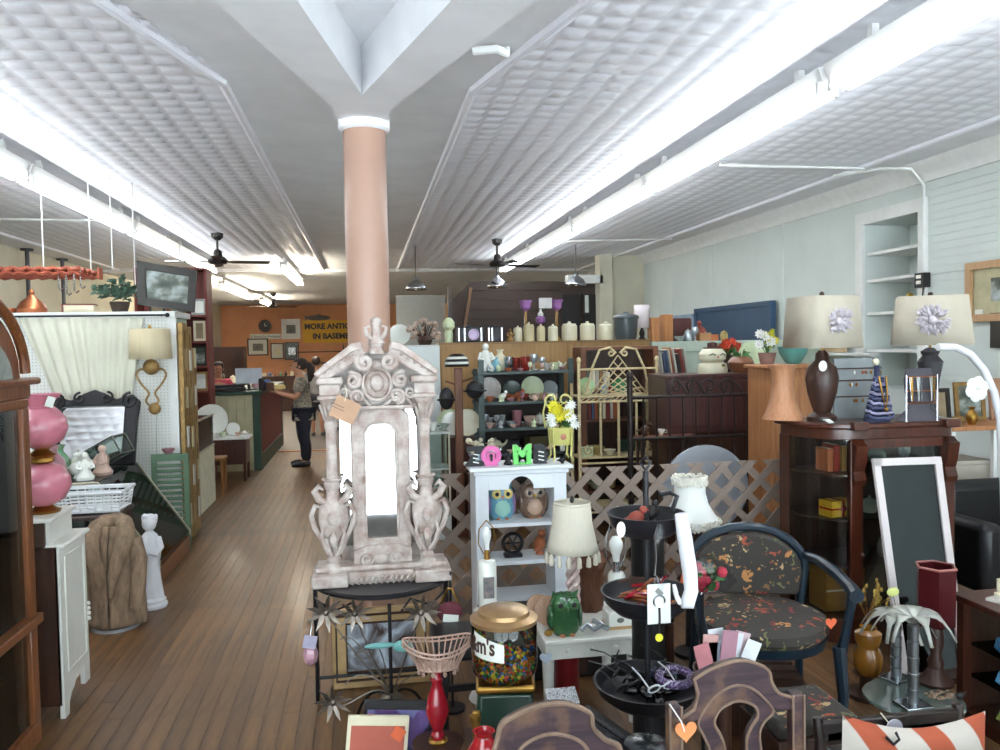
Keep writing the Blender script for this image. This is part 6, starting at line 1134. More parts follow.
def owl(label, px, Y, z, h, body, eye, belly, px_k=None, beak='c8a030', rz=0, wide=.36):
    o = thing('owl_figure', label, 'owl figure', (at(px, 500, Y).x, Y, z+.0015), rz)
    B().lathe([(wide*.75*h, 0), (wide*1.0*h, .12*h), (wide*1.08*h, .4*h), (wide*.95*h, .62*h), (wide*.98*h, .78*h), (wide*.8*h, .93*h), (wide*.3*h, 1.0*h)], 22, sy=.8).build('body', body, o)
    for s in (-1, 1):
        e_ = B().sph((s*.16*h, -wide*.66*h, .76*h), .15*h, (1, .45, 1), 14).build('eye_disc', eye, o); B().sph((s*.16*h, -wide*.66*h-.055*h, .76*h), .065*h, (1, .5, 1), 10).build('pupil', darkm, e_)
        B().cyl((s*.24*h, 0, .9*h), (s*.30*h, -.02, 1.06*h), .07*h, .012*h, 8).build('ear_tuft', body, o); B().sph((s*wide*.98*h, 0, .42*h), .2*h, (.4, .9, 1.5), 10).build('wing', body if belly is None else belly[1], o); B().sph((s*.12*h, -wide*.7*h, .037*h), .07*h, (1, 1, .5), 8).build('foot', mat('owl_beak', beak, .5), o)
    B().cyl((0, -wide*.78*h, .70*h), (0, -wide*.98*h, .62*h), .05*h, .008*h, 8).build('beak', mat('owl_beak_'+beak, beak, .5), o)
    if belly: B().sph((0, -wide*.45*h, .34*h), .26*h, (1, .8, 1.15), 14).build('belly', belly[0], o)
    return o
whe = mat('owl_eye_cream', 'd9d2b4', .35); turq = mat('turquoise_glaze', '5f94a8', .3, coat=.4, var=.12)
owl('turquoise painted owl figure with cream eyes on the white shelf', 501, SHY+.14, zsh[0], 35*ks, turq, mat('owl_eye_yellow', 'd6bd72', .35), (mat('mint_glaze', '8fbcae', .3), mat('violet_glaze', '8a6a9c', .3)), beak='b5734c', wide=.37)
owl('round brown glazed owl figure on the white shelf', 533, SHY+.14, zsh[0], 35*ks, mat('brown_glaze', '6d5446', .25, coat=.5, var=.2), mat('grey_brown_glaze', '8d7a6c', .25, coat=.5), (mat('tan_glaze', 'a98a74', .25, coat=.4), mat('brown_glaze')), beak='b8922c', wide=.38)
knick('bird', at(544, 560, SHY+.1).x-.02, SHY+.12, zsh[1], .12, mat('rust_pottery'), 'small rust and grey bird figurine on the white shelf', 'ornament', 60)
q = thing('iron_wheel_ornament', 'small black iron wheel ornament on the white shelf', 'ornament', (at(513, 560, SHY+.1).x, SHY+.1, zsh[1]+.0015)); B().tube([(.055*cos(R(a)), 0, .075+.055*sin(R(a))) for a in range(0, 360, 20)], .011, 6, loop=True).build('rim', black, q); B().bx(-.05, .05, -.03, .03, 0, .018).build('base', black, q)
for a in (0, 60, 120): B().cyl((.05*cos(R(a)), 0, .075+.05*sin(R(a))), (-.05*cos(R(a)), 0, .075-.05*sin(R(a))), .005, n=5).build('spoke', black, q)
# letters on top
zz = zt
for px, ch, m, lb in ((475, 'Z', black, 'black carved letter Z with white streaks on the white shelf'), (491, 'O', mat('hot_pink', 'cf5a9a', .4), 'pink letter O with a dark keyhole on the white shelf'), (522, 'M', mat('lime_green', '62c95a', .4), 'green letter M on the white shelf'), (540, 'B', black, 'black carved letter B with white bars on the white shelf')):
    o = thing('letter_block', lb, 'letter', (at(px, 463, SHY+.06).x, SHY+.06, zz+.0015)); me = text('letter', ch, 25*ks, m, o, (0, 0, 9.0*ks), ext=.014, bold=.007); B().bx(-6.5*ks, 6.5*ks, -.016, .016, 0, .008).build('foot', m, o)
    if ch == 'O':
        B().bx(-4*ks, 4*ks, -.008, .008, 4*ks, 13*ks).build('infill', m, o); q = B().lathe([(2*ks, -.018), (2*ks, .0)], 12); bmesh.ops.rotate(q.bm, verts=q.bm.verts[:], cent=(0, 0, 0), matrix=M9); q.build('keyhole', darkm, o, loc=(0, -.012, 9.8*ks)); B().bx(-1.1*ks, 1.1*ks, -.02, -.006, 4.5*ks, 9*ks).build('keyhole_slot', darkm, o)
    if ch in 'ZB':
        for z in (4, 8, 12): B().box((.5*ks, -.02, z*ks), (6*ks, .004, 1.1*ks), (0, 12, 0)).build('white_streak', china, o)
knick('figure', at(508, 463, SHY+.06).x, SHY+.06, zz, .075, black, 'small black figurine between the pink O and the green M', 'figurine'); knick('bird', at(562, 463, SHY+.03).x, SHY+.02, zz, .045, black, 'tiny black ornament under the yellow flower stand', 'ornament')
# yellow flower pot on iron legs
o = thing('yellow_flower_stand', 'pale yellow planter on curled legs with yellow and white flowers', 'planter', (at(561, 463, SHY+.12).x, SHY+.12, zz+.0015)); py_ = mat('pale_yellow_enamel', 'b7b268', .5, var=.1)
B().lathe([(11*ks, 17*ks), (13*ks, 33*ks), (13.6*ks, 35*ks), (12.4*ks, 35*ks), (10*ks, 18*ks)], 20).build('pot', py_, o); B().sph((0, -12.3*ks, 26*ks), 3.2*ks, (1, .35, 1), 8).build('rose_motif', mat('rose_motif', 'b0705c', .5), o)
for a in (45, 135, 225, 315): c, s = cos(R(a)), sin(R(a)); B().tube([(15*ks*c, 15*ks*s, .006), (12*ks*c, 12*ks*s, 6*ks), (13*ks*c, 13*ks*s, 16*ks), (14.5*ks*c, 14.5*ks*s, 34*ks)], .006, 6).build('leg', py_, o)
for s in (-1, 1): B().tube(scroll(s*7*ks, 62*ks, 8*ks, 2*ks, -90, s*1.2, y=.05), .006, 6).build('back_scroll', py_, o); B().tube([(s*14*ks, .05, 34*ks), (s*16*ks, .05, 50*ks), (s*13*ks, .05, 62*ks)], .006, 6).build('back_rail', py_, o)
rn = random.Random(31)
for i in range(26):
    c = V((rn.uniform(-11, 14)*ks, rn.uniform(-6, 4)*ks, rn.uniform(38, 58)*ks)); m = whitep if c.x > 6*ks or c.x < -10*ks else yelp; q = B()
    for j in range(10): an = 2*pi*j/10; d = V((cos(an), -.4, sin(an))); w2 = V((-sin(an), 0, cos(an)))*.006; q.face([q.v(x) for x in (V((0, 0, 0)), d*.02+w2, d*.036, d*.02-w2)])
    q.build('bloom', m, o, loc=c, rot=(rn.uniform(-30, 30), 0, rn.uniform(-40, 40)))
q = B(); clump(q, (0, 0, 38*ks), .05, 40, .05, .01, rn); stuff(q.build('leaves', lv, o))
# milk-glass lamp base with bare bulb beside the shelf
LQ = 3.95; kl = mpp(487, 580, LQ)
o = thing('milk_glass_lamp', 'white cylinder lamp base with printed scene and bare bulb before the white shelf', 'lamp', (at(488, 615, LQ-.2).x, LQ-.2, .0)); z9 = at(488, 610, LQ-.2).z
B().lathe([(9*kl, z9), (9*kl, z9+46*kl), (8*kl, z9+48*kl), (3*kl, z9+49*kl)], 20).build('cylinder', china, o); B().lathe([(3*kl, z9+49*kl), (2.2*kl, z9+58*kl)], 12).build('socket', brass, o); B().lathe([(2.2*kl, z9+58*kl), (2.6*kl, z9+64*kl), (4.6*kl, z9+71*kl), (4.4*kl, z9+76*kl), (2*kl, z9+80*kl), (.2*kl, z9+80.5*kl)], 14).build('bulb', mat('white_bulb', 'dfe0dc', .25), o); B().bx(-5*kl, 5*kl, -9.6*kl, -8*kl, z9+14*kl, z9+34*kl).build('printed_scene', mat('scene_print', '8f8078', .5, col2='4f5560', scale=40), o)
B().lathe([(.10, 0), (.09, .02), (.03, .05), (.03, z9-.02), (.07, z9)], 16).build('pedestal', white, o)
for s in (-1, 1): B().tube([(s*3*kl, 0, z9+54*kl), (s*8*kl, 0, z9+64*kl), (s*7*kl, 0, z9+78*kl), (0, 0, z9+86*kl)], .003, 5).build('harp_wire', brass, o)
# --- low white table and what stands on it
TY = 3.42; kt = mpp(585, 630, TY); za = at(585, 632, TY).z
o = thing('white_side_table', 'low chipped white side table before the white shelf', 'table', (at(588, 632, TY).x, TY, 0)); Wt = 48*kt
B().bx(-Wt, Wt, -.08, .40, za-.02, za).build('top', wd, o, bev=.005); B().bx(-Wt*.96, Wt*.96, -.06, .38, za-.09, za-.02).build('apron', wd, o)
for x in (-.5, 0, .5): B().sph((x*Wt, -.06, za-.055), .012, (1, .5, 1), 8).build('knob', wd, o)
for x in (-Wt*.9, Wt*.9):
    for y in (-.04, .36): B().cyl((x, y, 0), (x, y, za-.09), .02, .028, 10).build('leg', wd, o)
gg = mat('green_owl_glaze', '2d5a34', .15, var=.3, coat=.8, scale=16)
owl('glossy dark green ceramic owl on the white side table', 563, TY, za, 42*kt, gg, mat('green_owl_eye', '4a7a4c', .2, coat=.6), None, beak='3a5a2c', wide=.36)
o = thing('carved_owl', 'brown carved wooden owl behind the green owl', 'carving', (at(594, 610, TY+.22).x, TY+.29, za+.0015)); bw = wood('carved_brown', '3a2015', '6e4024', .6, bump=.6)
B().lathe([(.06, 0), (.075, .06), (.06, .12), (.07, .18), (.085, .24), (.06, .29), (.03, .30)], 14, wob=lambda i, z: 1+.08*sin(i*3+z*60)).build('body', bw, o)
for s in (-1, 1): B().sph((s*.03, -.07, .225), .022, (1, .5, 1), 8).build('eye', bw, o)
# tassel lamp
LY2 = TY+.10; kt2 = mpp(577, 560, LY2); shade_m = mat('ivory_fabric', 'cac3b2', .85, var=.05, stretch=(20, 20, 1)); 
o = thing('tassel_lamp', 'table lamp with ivory bell shade and tassels on a pink candy-twist base', 'lamp', (at(579, 632, LY2).x-.02, LY2+.02, za+.0015))
B().lathe([(26*kt2, 74*kt2), (24*kt2, 82*kt2), (20*kt2, 100*kt2), (18*kt2, 122*kt2)], 28, cap=False).build('shade', shade_m, o, solid=.004); sh_ = [c_ for c_ in o.children if c_.name.startswith('shade')][0]; B().tube([(18*kt2*cos(R(a)), 18*kt2*sin(R(a)), 122*kt2) for a in range(0, 360, 15)], .005, 6, loop=True).build('top_trim', shade_m, sh_); B().lathe([(1.5*kt2, 122*kt2), (2.5*kt2, 125*kt2), (.4*kt2, 129*kt2)], 10).build('finial', darkm, o)
for i in range(16): a = 2*pi*i/16; B().lathe([(.5*kt2, 0), (2.2*kt2, -3*kt2), (2.6*kt2, -11*kt2), (.6*kt2, -12*kt2)], 8, c=(26*kt2*cos(a), 26*kt2*sin(a), 74*kt2)).build('tassel', shade_m, sh_)
cp = mat('pink_twist', 'cbb3ae', .5, var=.2, scale=30)
for ph in (0, 2.1, 4.2): B().tube([(4.5*kt2*cos(i*.5+ph), 4.5*kt2*sin(i*.5+ph), 4*kt2+i*2.5*kt2) for i in range(29)], 3*kt2, 7).build('twist', cp, o)
B().lathe([(9*kt2, 0), (9*kt2, 3*kt2), (6*kt2, 5*kt2)], 16).build('foot', cp, o)
# bulb lamp
o = thing('bulb_lamp', 'white square-based lamp with bare light bulb and harp on the white table', 'lamp', (at(617, 628, TY+.05).x, TY+.05, za+.0015)); kb = kt
B().bx(-12*kb, 12*kb, -12*kb, 12*kb, 0, 17*kb).build('base', china, o, bev=.006); B().bx(-12.4*kb, 12.4*kb, -12.4*kb, 12.4*kb, 0, 3*kb).build('gilt_band', mat('pale_brass'), o); B().sph((0, -12*kb, 9*kb), 4*kb, (1, .2, .7), 8).build('motif', greyp, o)
B().lathe([(8*kb, 17*kb), (9*kb, 22*kb), (9*kb, 52*kb), (7*kb, 55*kb)], 16).build('column', china, o); B().lathe([(4*kb, 55*kb), (3.6*kb, 66*kb)], 12).build('socket', silver, o); B().lathe([(3.4*kb, 66*kb), (4*kb, 72*kb), (7*kb, 81*kb), (7*kb, 86*kb), (4*kb, 91*kb), (.4*kb, 92*kb)], 16).build('bulb', mat('white_bulb'), o)
B().tube([(-5*kb, 0, 60*kb), (-11*kb, 0, 74*kb), (-10*kb, 0, 92*kb), (-3*kb, 0, 110*kb), (3*kb, 0, 110*kb), (10*kb, 0, 92*kb), (11*kb, 0, 74*kb), (5*kb, 0, 60*kb)], .0035, 6).build('harp', silver, o)
one('glass_swirl', 'clear glass swirl ornament on the white side table', 'ornament', B().tube([(-.06, 0, .02), (-.03, .01, .04), (0, 0, .02), (.03, -.01, .04), (.06, 0, .02), (.04, .02, .03), (0, .03, .05)], .012, 7), crys, (at(594, 632, TY-.045).x, TY-.05, za+.008))
for i, (px, r_, lb) in enumerate(((546, 15, 'round tan wooden plaque leaning behind the green owl'), (534, 13, 'smaller round tan wooden plaque on the white table end'))):
    q = B().lathe([(r_*kt, 0), (r_*kt, .014), (r_*kt*.9, .018)], 24); bmesh.ops.rotate(q.bm, verts=q.bm.verts[:], cent=(0, 0, 0), matrix=Matrix.Rotation(R(78), 3, 'X')); one('wooden_plaque', lb, 'plaque', q, wood('tan_plaque', 'a07a5c', 'b8937a', .5), (at(px, 600, TY+.16).x+.03*i, TY+.12+.09*i, za+r_*kt+.001))
knick('shell', at(543, 632, TY).x+.02, TY-.02, za, .05, brass, 'small brass filigree ornament beside the green owl', 'ornament')
# --- fringed white bell lampshade on a dark lamp
FY = 4.05; kf2 = mpp(690, 500, FY); pf_ = at(690, 524, FY)
o = thing('fringed_lamp', 'white bell lampshade with fluffy trim on a dark lamp base', 'lamp', (pf_.x, FY, 0)); zf_ = pf_.z; fl_m = mat('fluffy_trim', 'd8d4c8', .95, var=.15, scale=40, bump=.8)
rs = [(28, 0), (26, 7), (18, 20), (15, 32), (15, 44)]; B().lathe([(r*kf2, zf_+z*kf2) for r, z in rs], 26, cap=False).build('shade', mat('white_shade', 'dcdcd8', .8, var=.03), o, solid=.004)
rn = random.Random(77)
for nm, rr, z in (('lower_fringe', 28, 2), ('upper_fringe', 16, 44)):
    q = B()
    for i in range(420): a = rn.uniform(0, 2*pi); q.sph((rr*kf2*cos(a)*rn.uniform(.95, 1.08), rr*kf2*sin(a)*rn.uniform(.95, 1.08), zf_+(z+rn.uniform(-4, 4))*kf2), rn.uniform(1.0, 1.9)*kf2, n=5)
    stuff(q.build(nm, fl_m, [c_ for c_ in o.children if c_.name.startswith('shade')][0]))
B().lathe([(.09, 0), (.09, .02), (.03, .05), (.025, .3), (.05, .45), (.02, .6), (.015, zf_+.05)], 16).build('base', darkm, o)
# --- three-tier black stand with trinkets
BY = 2.78; kb = mpp(650, 600, BY); bpx = at(648, 700, BY).x
o = thing('tiered_stand', 'black three-tier metal bowl stand filled with accessories', 'stand', (bpx, BY, 0)); zt3 = [at(648, y, BY).z for y in (682, 592, 514)]; rr3 = [53, 45, 38]; bm_ = mat('black_bowl', '222126', .45, .2, var=.15)
B().cyl((0, 0, 0), (0, 0, zt3[2]+.16), .011).build('pole', bm_, o); B().lathe([(.16, 0), (.15, .015), (.03, .03)], 24).build('foot', bm_, o)
for z, r_ in zip(zt3, rr3): B().lathe([(r_*.3*kb, z-.085), (r_*.7*kb, z-.07), (r_*.93*kb, z-.035), (r_*kb, z), (r_*1.03*kb, z+.006), (r_*.98*kb, z+.006), (r_*.9*kb, z-.035), (r_*.66*kb, z-.062), (r_*.3*kb, z-.075)], 32).build('bowl', bm_, o)
B().tube([(.10, 0, zt3[2]+.005), (.12, 0, zt3[2]+.06), (.09, 0, zt3[2]+.075), (.05, 0, zt3[2]+.07)], .009, 7).build('handle', bm_, o)
B().tube([(-.0, 0, zt3[2]+.16), (.02, 0, zt3[2]+.19), (0, 0, zt3[2]+.21), (-.02, 0, zt3[2]+.19), (0, 0, zt3[2]+.16)], .005, 6).build('top_ring', bm_, o)
rn = random.Random(19)
def glasses(label, x, y, z, rz, m, ti=30):
    g = thing('sunglasses', label, 'sunglasses', (x, y, z), rz, 'sunglasses in the lowest bowl'); 
    for s in (-1, 1): B().tube([(s*.033+.024*cos(R(a)), -.0, .018*sin(R(a))) for a in range(0, 360, 30)], .004, 5, loop=True).build('rim', m, g); B().sph((s*.033, .0, 0), .022, (1, .12, .75), 8).build('lens', darkm, g); B().tube([(s*.057, 0, .008), (s*.06, .06, .006), (s*.058, .11, -.012)], .003, 5).build('temple', m, g)
    B().cyl((-.01, 0, .004), (.01, 0, .004), .003, n=5).build('bridge', m, g); g.rotation_euler = (R(ti), 0, R(rz))
violet = spots('violet_print', '4a3a5c', ('c0b4cc', '2c2238', '8a74a0'), 40, .6, .45); wp2 = mat('white_plastic', 'cfcfd2', .3)
for i, (x, y, rz, m, lb) in enumerate(((-.08, -.02, 20, darkm, 'glossy black sunglasses at the rim of the lowest bowl'), (-.05, .07, -30, darkm, 'black sunglasses at the back of the lowest bowl'), (.02, -.09, 15, wp2, 'white framed sunglasses in the lowest bowl'), (.07, .06, 50, darkm, 'dark sunglasses beside the pole in the lowest bowl'), (-.1, .06, 70, darkm, 'black sunglasses lying across the lowest bowl'))): glasses(lb, bpx+x, BY+y, zt3[0]+.0+.009*i, rz, m)
one('violet_headband', 'violet patterned headband in the lowest bowl', 'headband', B().tube([(.06*cos(R(a)), .05*sin(R(a)), .012+.01*sin(R(a))) for a in range(0, 360, 24)], [.016]*15, 7, loop=True), violet, (bpx+.088, BY-.045, zt3[0]+.018), 0)
one('denim_wallet', 'dark blue denim purse in the lowest bowl', 'purse', B().box((0, 0, .02), (.1, .05, .05), (0, 0, 0)).box((0, -.027, .03), (.09, .006, .02)), mat('denim', '39465f', .8, var=.2), (bpx+.085, BY+.07, zt3[0]-.035), -30, bev=.008)
for i in range(18): one('hair_stick', ('copper' if i % 3 == 0 else 'dark red' if i % 3 == 1 else 'brown') + ' hair stick lying in the middle bowl', 'hair stick', B().tube([(-.06, 0, 0), (0, 0, .008), (.06, 0, .0)], [.004, .008, .005], 6), (copper, redl, walnut)[i % 3], (bpx+rn.uniform(-.075, .02)+(.06 if i % 4 == 0 else 0), BY-.075+.004*i, zt3[1]-.028+.0045*i), rn.uniform(-60, 60), 'hair sticks in the middle bowl')
o = thing('key_card', 'white hang card with silver keyring hooked on the middle bowl', 'card', (at(659, 605, BY-.175).x, BY-.175, at(659, 584, BY-.175).z)); kk = mpp(659, 605, BY-.16); B().bx(-12*kk, 12*kk, 0, .002, -40*kk, 0).build('card', china, o); B().tube([(6*kk*cos(R(a)), -.003, -17*kk+6*kk*sin(R(a))) for a in range(0, 360, 30)], .003, 5, loop=True).build('ring', silver, o); B().box((0, -.004, -8*kk), (8*kk, .002, 5*kk), (0, 45, 0)).build('printed_mark', greyp, o); B().tube([(0, -.004, -23*kk), (0, -.006, -36*kk), (-2*kk, -.006, -60*kk)], .004, 6).build('strap', black, o)
q = B().lathe([(4*kk, 0), (4*kk, .004)], 14); bmesh.ops.rotate(q.bm, verts=q.bm.verts[:], cent=(0, 0, 0), matrix=M9); q.build('yellow_fob', mat('yellow_fob', 'd8d23a', .4), o, loc=(-1*kk, -.006, -53*kk)); B().tube([(0, 0, 0), (0, .02, .02), (0, .04, .02)], .003, 5).build('hook', silver, o)
o = thing('long_glove', 'long white glove hanging from the top bowl', 'glove', at(681, 514, BY-.185)); B().tube([(0, 0, .0), (.012, 0, -.08), (.03, 0, -.2), (.035, 0, -.27), (.02, .0, -.315), (-.0, 0, -.315)], [.022, .026, .026, .024, .026, .014], 10).build('sleeve', mat('white_cotton', 'e2e2e6', .9, var=.04), o)
for i in range(4): B().tube([(-.01+.003*i, -.008+.006*i, -.31), (-.022, -.01+.006*i, -.29+.006*i), (-.024, -.01+.006*i, -.265+.006*i)], .0065, 6).build('finger', mat('white_cotton'), o)
o = thing('silk_flower_bag', 'clear bag of red and green silk flowers beside the white glove', 'bag', at(705, 575, BY+.12)); B().sph((0, 0, 0), .105, (1.3, .5, .75), 7, (0, 14, 0)).build('bag', glass('bag_film', 'eef0f2', .35), o); q = B(); clump(q, (.02, 0, -.03), .06, 30, .045, .014, rn); stuff(q.build('leaves', lv, o)); q = B()
for i in range(10): q.sph((rn.uniform(-.09, .06), rn.uniform(-.04, .04), rn.uniform(-.05, .05)), .022, n=7)
stuff(q.build('red_blooms', mat('crimson_petal', 'a8283c', .7), o)); B().box((-.1, -.04, .0), (.03, .01, .11), (0, 15, 0)).build('orange_strip', mat('orange_tag'), o)
one('bag_hook_stand', 'thin black stand holding the clear flower bag', 'stand', B().cyl((0, 0, 0), (0, 0, o.location.z-.06), .008, n=8).lathe([(.1, 0), (.1, .012)], 16), black, (o.location.x, o.location.y+.03, 0))
knick('bird', bpx-.05, BY-.03, zt3[2]-.045, .075, mat('rust_red'), 'red carved bird in the top bowl', 'ornament'); knick('bird', bpx+.04, BY+.05, zt3[2]-.045, .075, darkm, 'dark carved bird in the top bowl', 'ornament', 40)
o = thing('clear_bag', 'clear plastic bag hanging from the top bowl', 'bag', (bpx-.01, BY-.165, zt3[2]-.0)); B().lathe([(.01, 0), (.025, -.04), (.018, -.12), (.028, -.2), (.02, -.24)], 10, sy=.5).build('film', glass('bag_film'), o)
one('hang_tag', 'white oval tag tied to the top bowl', 'tag', B().sph((0, 0, 0), .024, (.7, .1, 1.2), 12), china, (bpx-.125, BY-.09, zt3[2]-.03))
# ================================================================ RIGHT SIDE
cher = wood('cherry_wood', '33150b', '542513', .3, scale=4, coat=.35)
CX0, CX1, CYY = 2.42, 3.29, 4.0; zct = at(870, 422, 4.05).z; dl_, dr_ = 2.64, 3.22
t = thing('curio_cabinet', 'dark cherry curio cabinet with curved glass sides below the square lamps', 'cabinet', (dl_, CYY, 0)); Wd = dr_-dl_
def cplan(o_=0):       # plan outline of the bowed cabinet
    lf = [(-.22*sin(R(a))*1.0-o_*sin(R(a)), .32-.32*cos(R(a))*1.0-o_*cos(R(a))) for a in range(0, 91, 10)]
    rt = [(Wd+.10*sin(R(a))+o_*sin(R(a)), .32-.32*cos(R(a))-o_*cos(R(a))) for a in range(90, -1, -10)]
    return lf, rt
lf, rt = cplan(.03); outline = [(x, y) for x, y in lf] + [(lf[-1][0], .42), (rt[0][0], .42)] + rt
B().plan(outline, zct-.03, zct).build('top_board', cher, t, bev=.008)
lf1, rt1 = cplan(0); out1 = lf1 + [(lf1[-1][0], .40), (rt1[0][0], .40)] + rt1
B().plan(out1, zct-.09, zct-.03).build('frieze', cher, t, bev=.004); B().plan(out1, .0, .14).build('base', cher, t, bev=.006)
for i, z in enumerate((.42, .68, .93)): B().plan([(x*.97, y+.012) for x, y in out1], z, z+.012).build('shelf', walnut, t)
for x in (-.03, Wd-.045): B().bx(x, x+.075, -.012, .03, .14, zct-.09).build('stile', cher, t, bev=.004)
B().bx(lf1[-1][0], lf1[-1][0]+.04, .30, .40, .14, zct-.09).build('back_stile', cher, t); B().bx(rt1[0][0]-.04, rt1[0][0], .30, .40, .14, zct-.09).build('back_stile', cher, t); B().bx(lf1[-1][0], rt1[0][0], .395, .41, .0, zct-.09).build('back_panel', walnut, t)
dg_ = glass('cabinet_glass', 'e6eae6', .7)
B().grid(lambda u, v: V((lf1[0][0]-.22*sin(u*pi/2), .32-.32*cos(u*pi/2), .14+v*(zct-.23))), 14, 1).build('curved_glass', dg_, t); B().grid(lambda u, v: V((Wd+.10*sin(u*pi/2), .32-.32*cos(u*pi/2), .14+v*(zct-.23))), 10, 1).build('curved_glass', dg_, t)
B().bx(.045, Wd-.045, .004, .008, .20, zct-.14).build('door_glass', dg_, t); B().bx(.045, Wd-.045, -.01, .02, zct-.14, zct-.09).build('door_rail', cher, t); B().bx(.045, Wd-.045, -.01, .02, .14, .20).build('door_rail', cher, t)
for x in (.0, Wd-.02):
    B().prism([(0, 0), (-.02, -.02), (-.045, -.03), (-.03, -.12), (-.012, -.17), (-.03, -.22), (-.02, -.25), (0, -.25)], -.035, .035, Matrix.Translation((0, 0, 0)).to_3x3() @ Matrix.Rotation(R(90), 3, 'Z')).build('corbel', cher, t, loc=(x+.01, -.012, zct-.09))
    B().bx(x-.04, x+.05, -.06, -.0, zct-.035, zct+.012).build('corbel_cap', cher, t, bev=.006)
B().sph((.03, -.028, .50), .014, n=10).build('knob', cher, t)
ox, oy = dl_, CYY
def inside(x, y, z): return (ox+x, oy+y, z+.0015)
o = thing('wrapped_box', 'yellow box tied with red ribbon inside the curio cabinet', 'box', inside(-.02, .14, .692), 10); B().bx(-.08, .08, -.05, .05, 0, .09).build('box', mat('yellow_wrap', 'c89a20', .5), o); B().bx(-.082, .082, -.052, .052, .04, .05).build('ribbon', redl, o); B().bx(-.006, .006, -.053, .053, -.0, .092).build('ribbon', redl, o); B().sph((0, -.055, .045), .016, (1.4, .6, 1), 8).build('bow', redl, o)
for i, (x, c, h_, lb) in enumerate(((-.09, 'b0623c', .13, 'orange book inside the curio cabinet'), (-.05, '9a3428', .15, 'red book inside the curio cabinet'), (.0, 'b08a4a', .14, 'ochre book inside the curio cabinet'))): q = thing('book', lb, 'book', inside(x+.02, .12, .944)); B().bx(-.018, .018, 0, .12, 0, h_).build('cover', mat('bk_'+c, c, .6), q); B().bx(-.014, .014, .004, .116, h_-.002, h_+.001).build('pages', cream, q)
o = thing('carton', 'brown cardboard carton in the bottom of the curio cabinet', 'box', inside(.03, .19, .14)); B().bx(-.12, .12, -.06, .12, 0, .24).build('box', mat('cardboard', 'a07436', .8, var=.1), o); B().bx(-.12, .12, -.062, -.06, .115, .125).build('tape', cream, o)
for i, (x, kd, z, m, c) in enumerate(((.15, 'vase', .432, smoke, 'smoky vase'), (.3, 'jar', .432, china, 'white jar'), (.42, 'goblet', .432, crys, 'crystal goblet'), (.2, 'teapot', .692, china, 'white teapot'), (.36, 'figure', .692, mat('slate_blue'), 'slate blue figurine'), (.25, 'plate', .944, smoke, 'grey plate'), (.42, 'goblet', .944, crys, 'small crystal goblet'))): knick(kd, ox+x, oy+.16, z, .12, m, f'{c} inside the curio cabinet', 'china')
# --- long white-framed mirror leaning on the curio cabinet
TL, TR, BR, BL = at(875, 463, 3.92), at(936, 461, 3.92), at(966, 705, 3.50), at(907, 705, 3.50); ctr = (TL+TR+BR+BL)/4
t = thing('leaning_mirror', 'long narrow white framed mirror leaning against the curio cabinet', 'mirror', ctr); nrm = (TR-TL).cross(BL-TL).normalized(); nrm = nrm if nrm.y < 0 else -nrm
cor = [p-ctr for p in (TL, TR, BR, BL)]; dz = min(p.z+ctr.z for p in cor); wf = mat('pinkish_white_frame', 'cdc4c2', .5, var=.05)
for i in range(4):
    a, b = cor[i], cor[(i+1) % 4]; d = (b-a).normalized(); s_ = d.cross(nrm).normalized()*.02; e = d*.02
    B().hexa([a-e-s_, b+e-s_, b+e+s_, a-e+s_, a-e-s_+nrm*.02, b+e-s_+nrm*.02, b+e+s_+nrm*.02, a-e+s_+nrm*.02]).build('frame_bar', wf, t)
q = B(); q.hexa([*(c+nrm*.004 for c in cor), *(c+nrm*.008 for c in cor)]); q.build('mirror_glass', mat('darkened_mirror', '4a4e50', .06, 1, var=.05), t)  # glass coloured dark in place of a dim room reflected in it
o = thing('mirror_foot_block', 'dark wooden block under the leaning mirror', 'block', ((BL.x+BR.x)/2, BL.y-.0, 0)); zb_ = min(BL.z, BR.z)-.045; B().bx(-.2, .2, -.06, .06, 0, max(zb_, .02)).build('block', walnut, o); B().bx(-.22, .22, -.07, .07, 0, .012).build('skid', walnut, o)
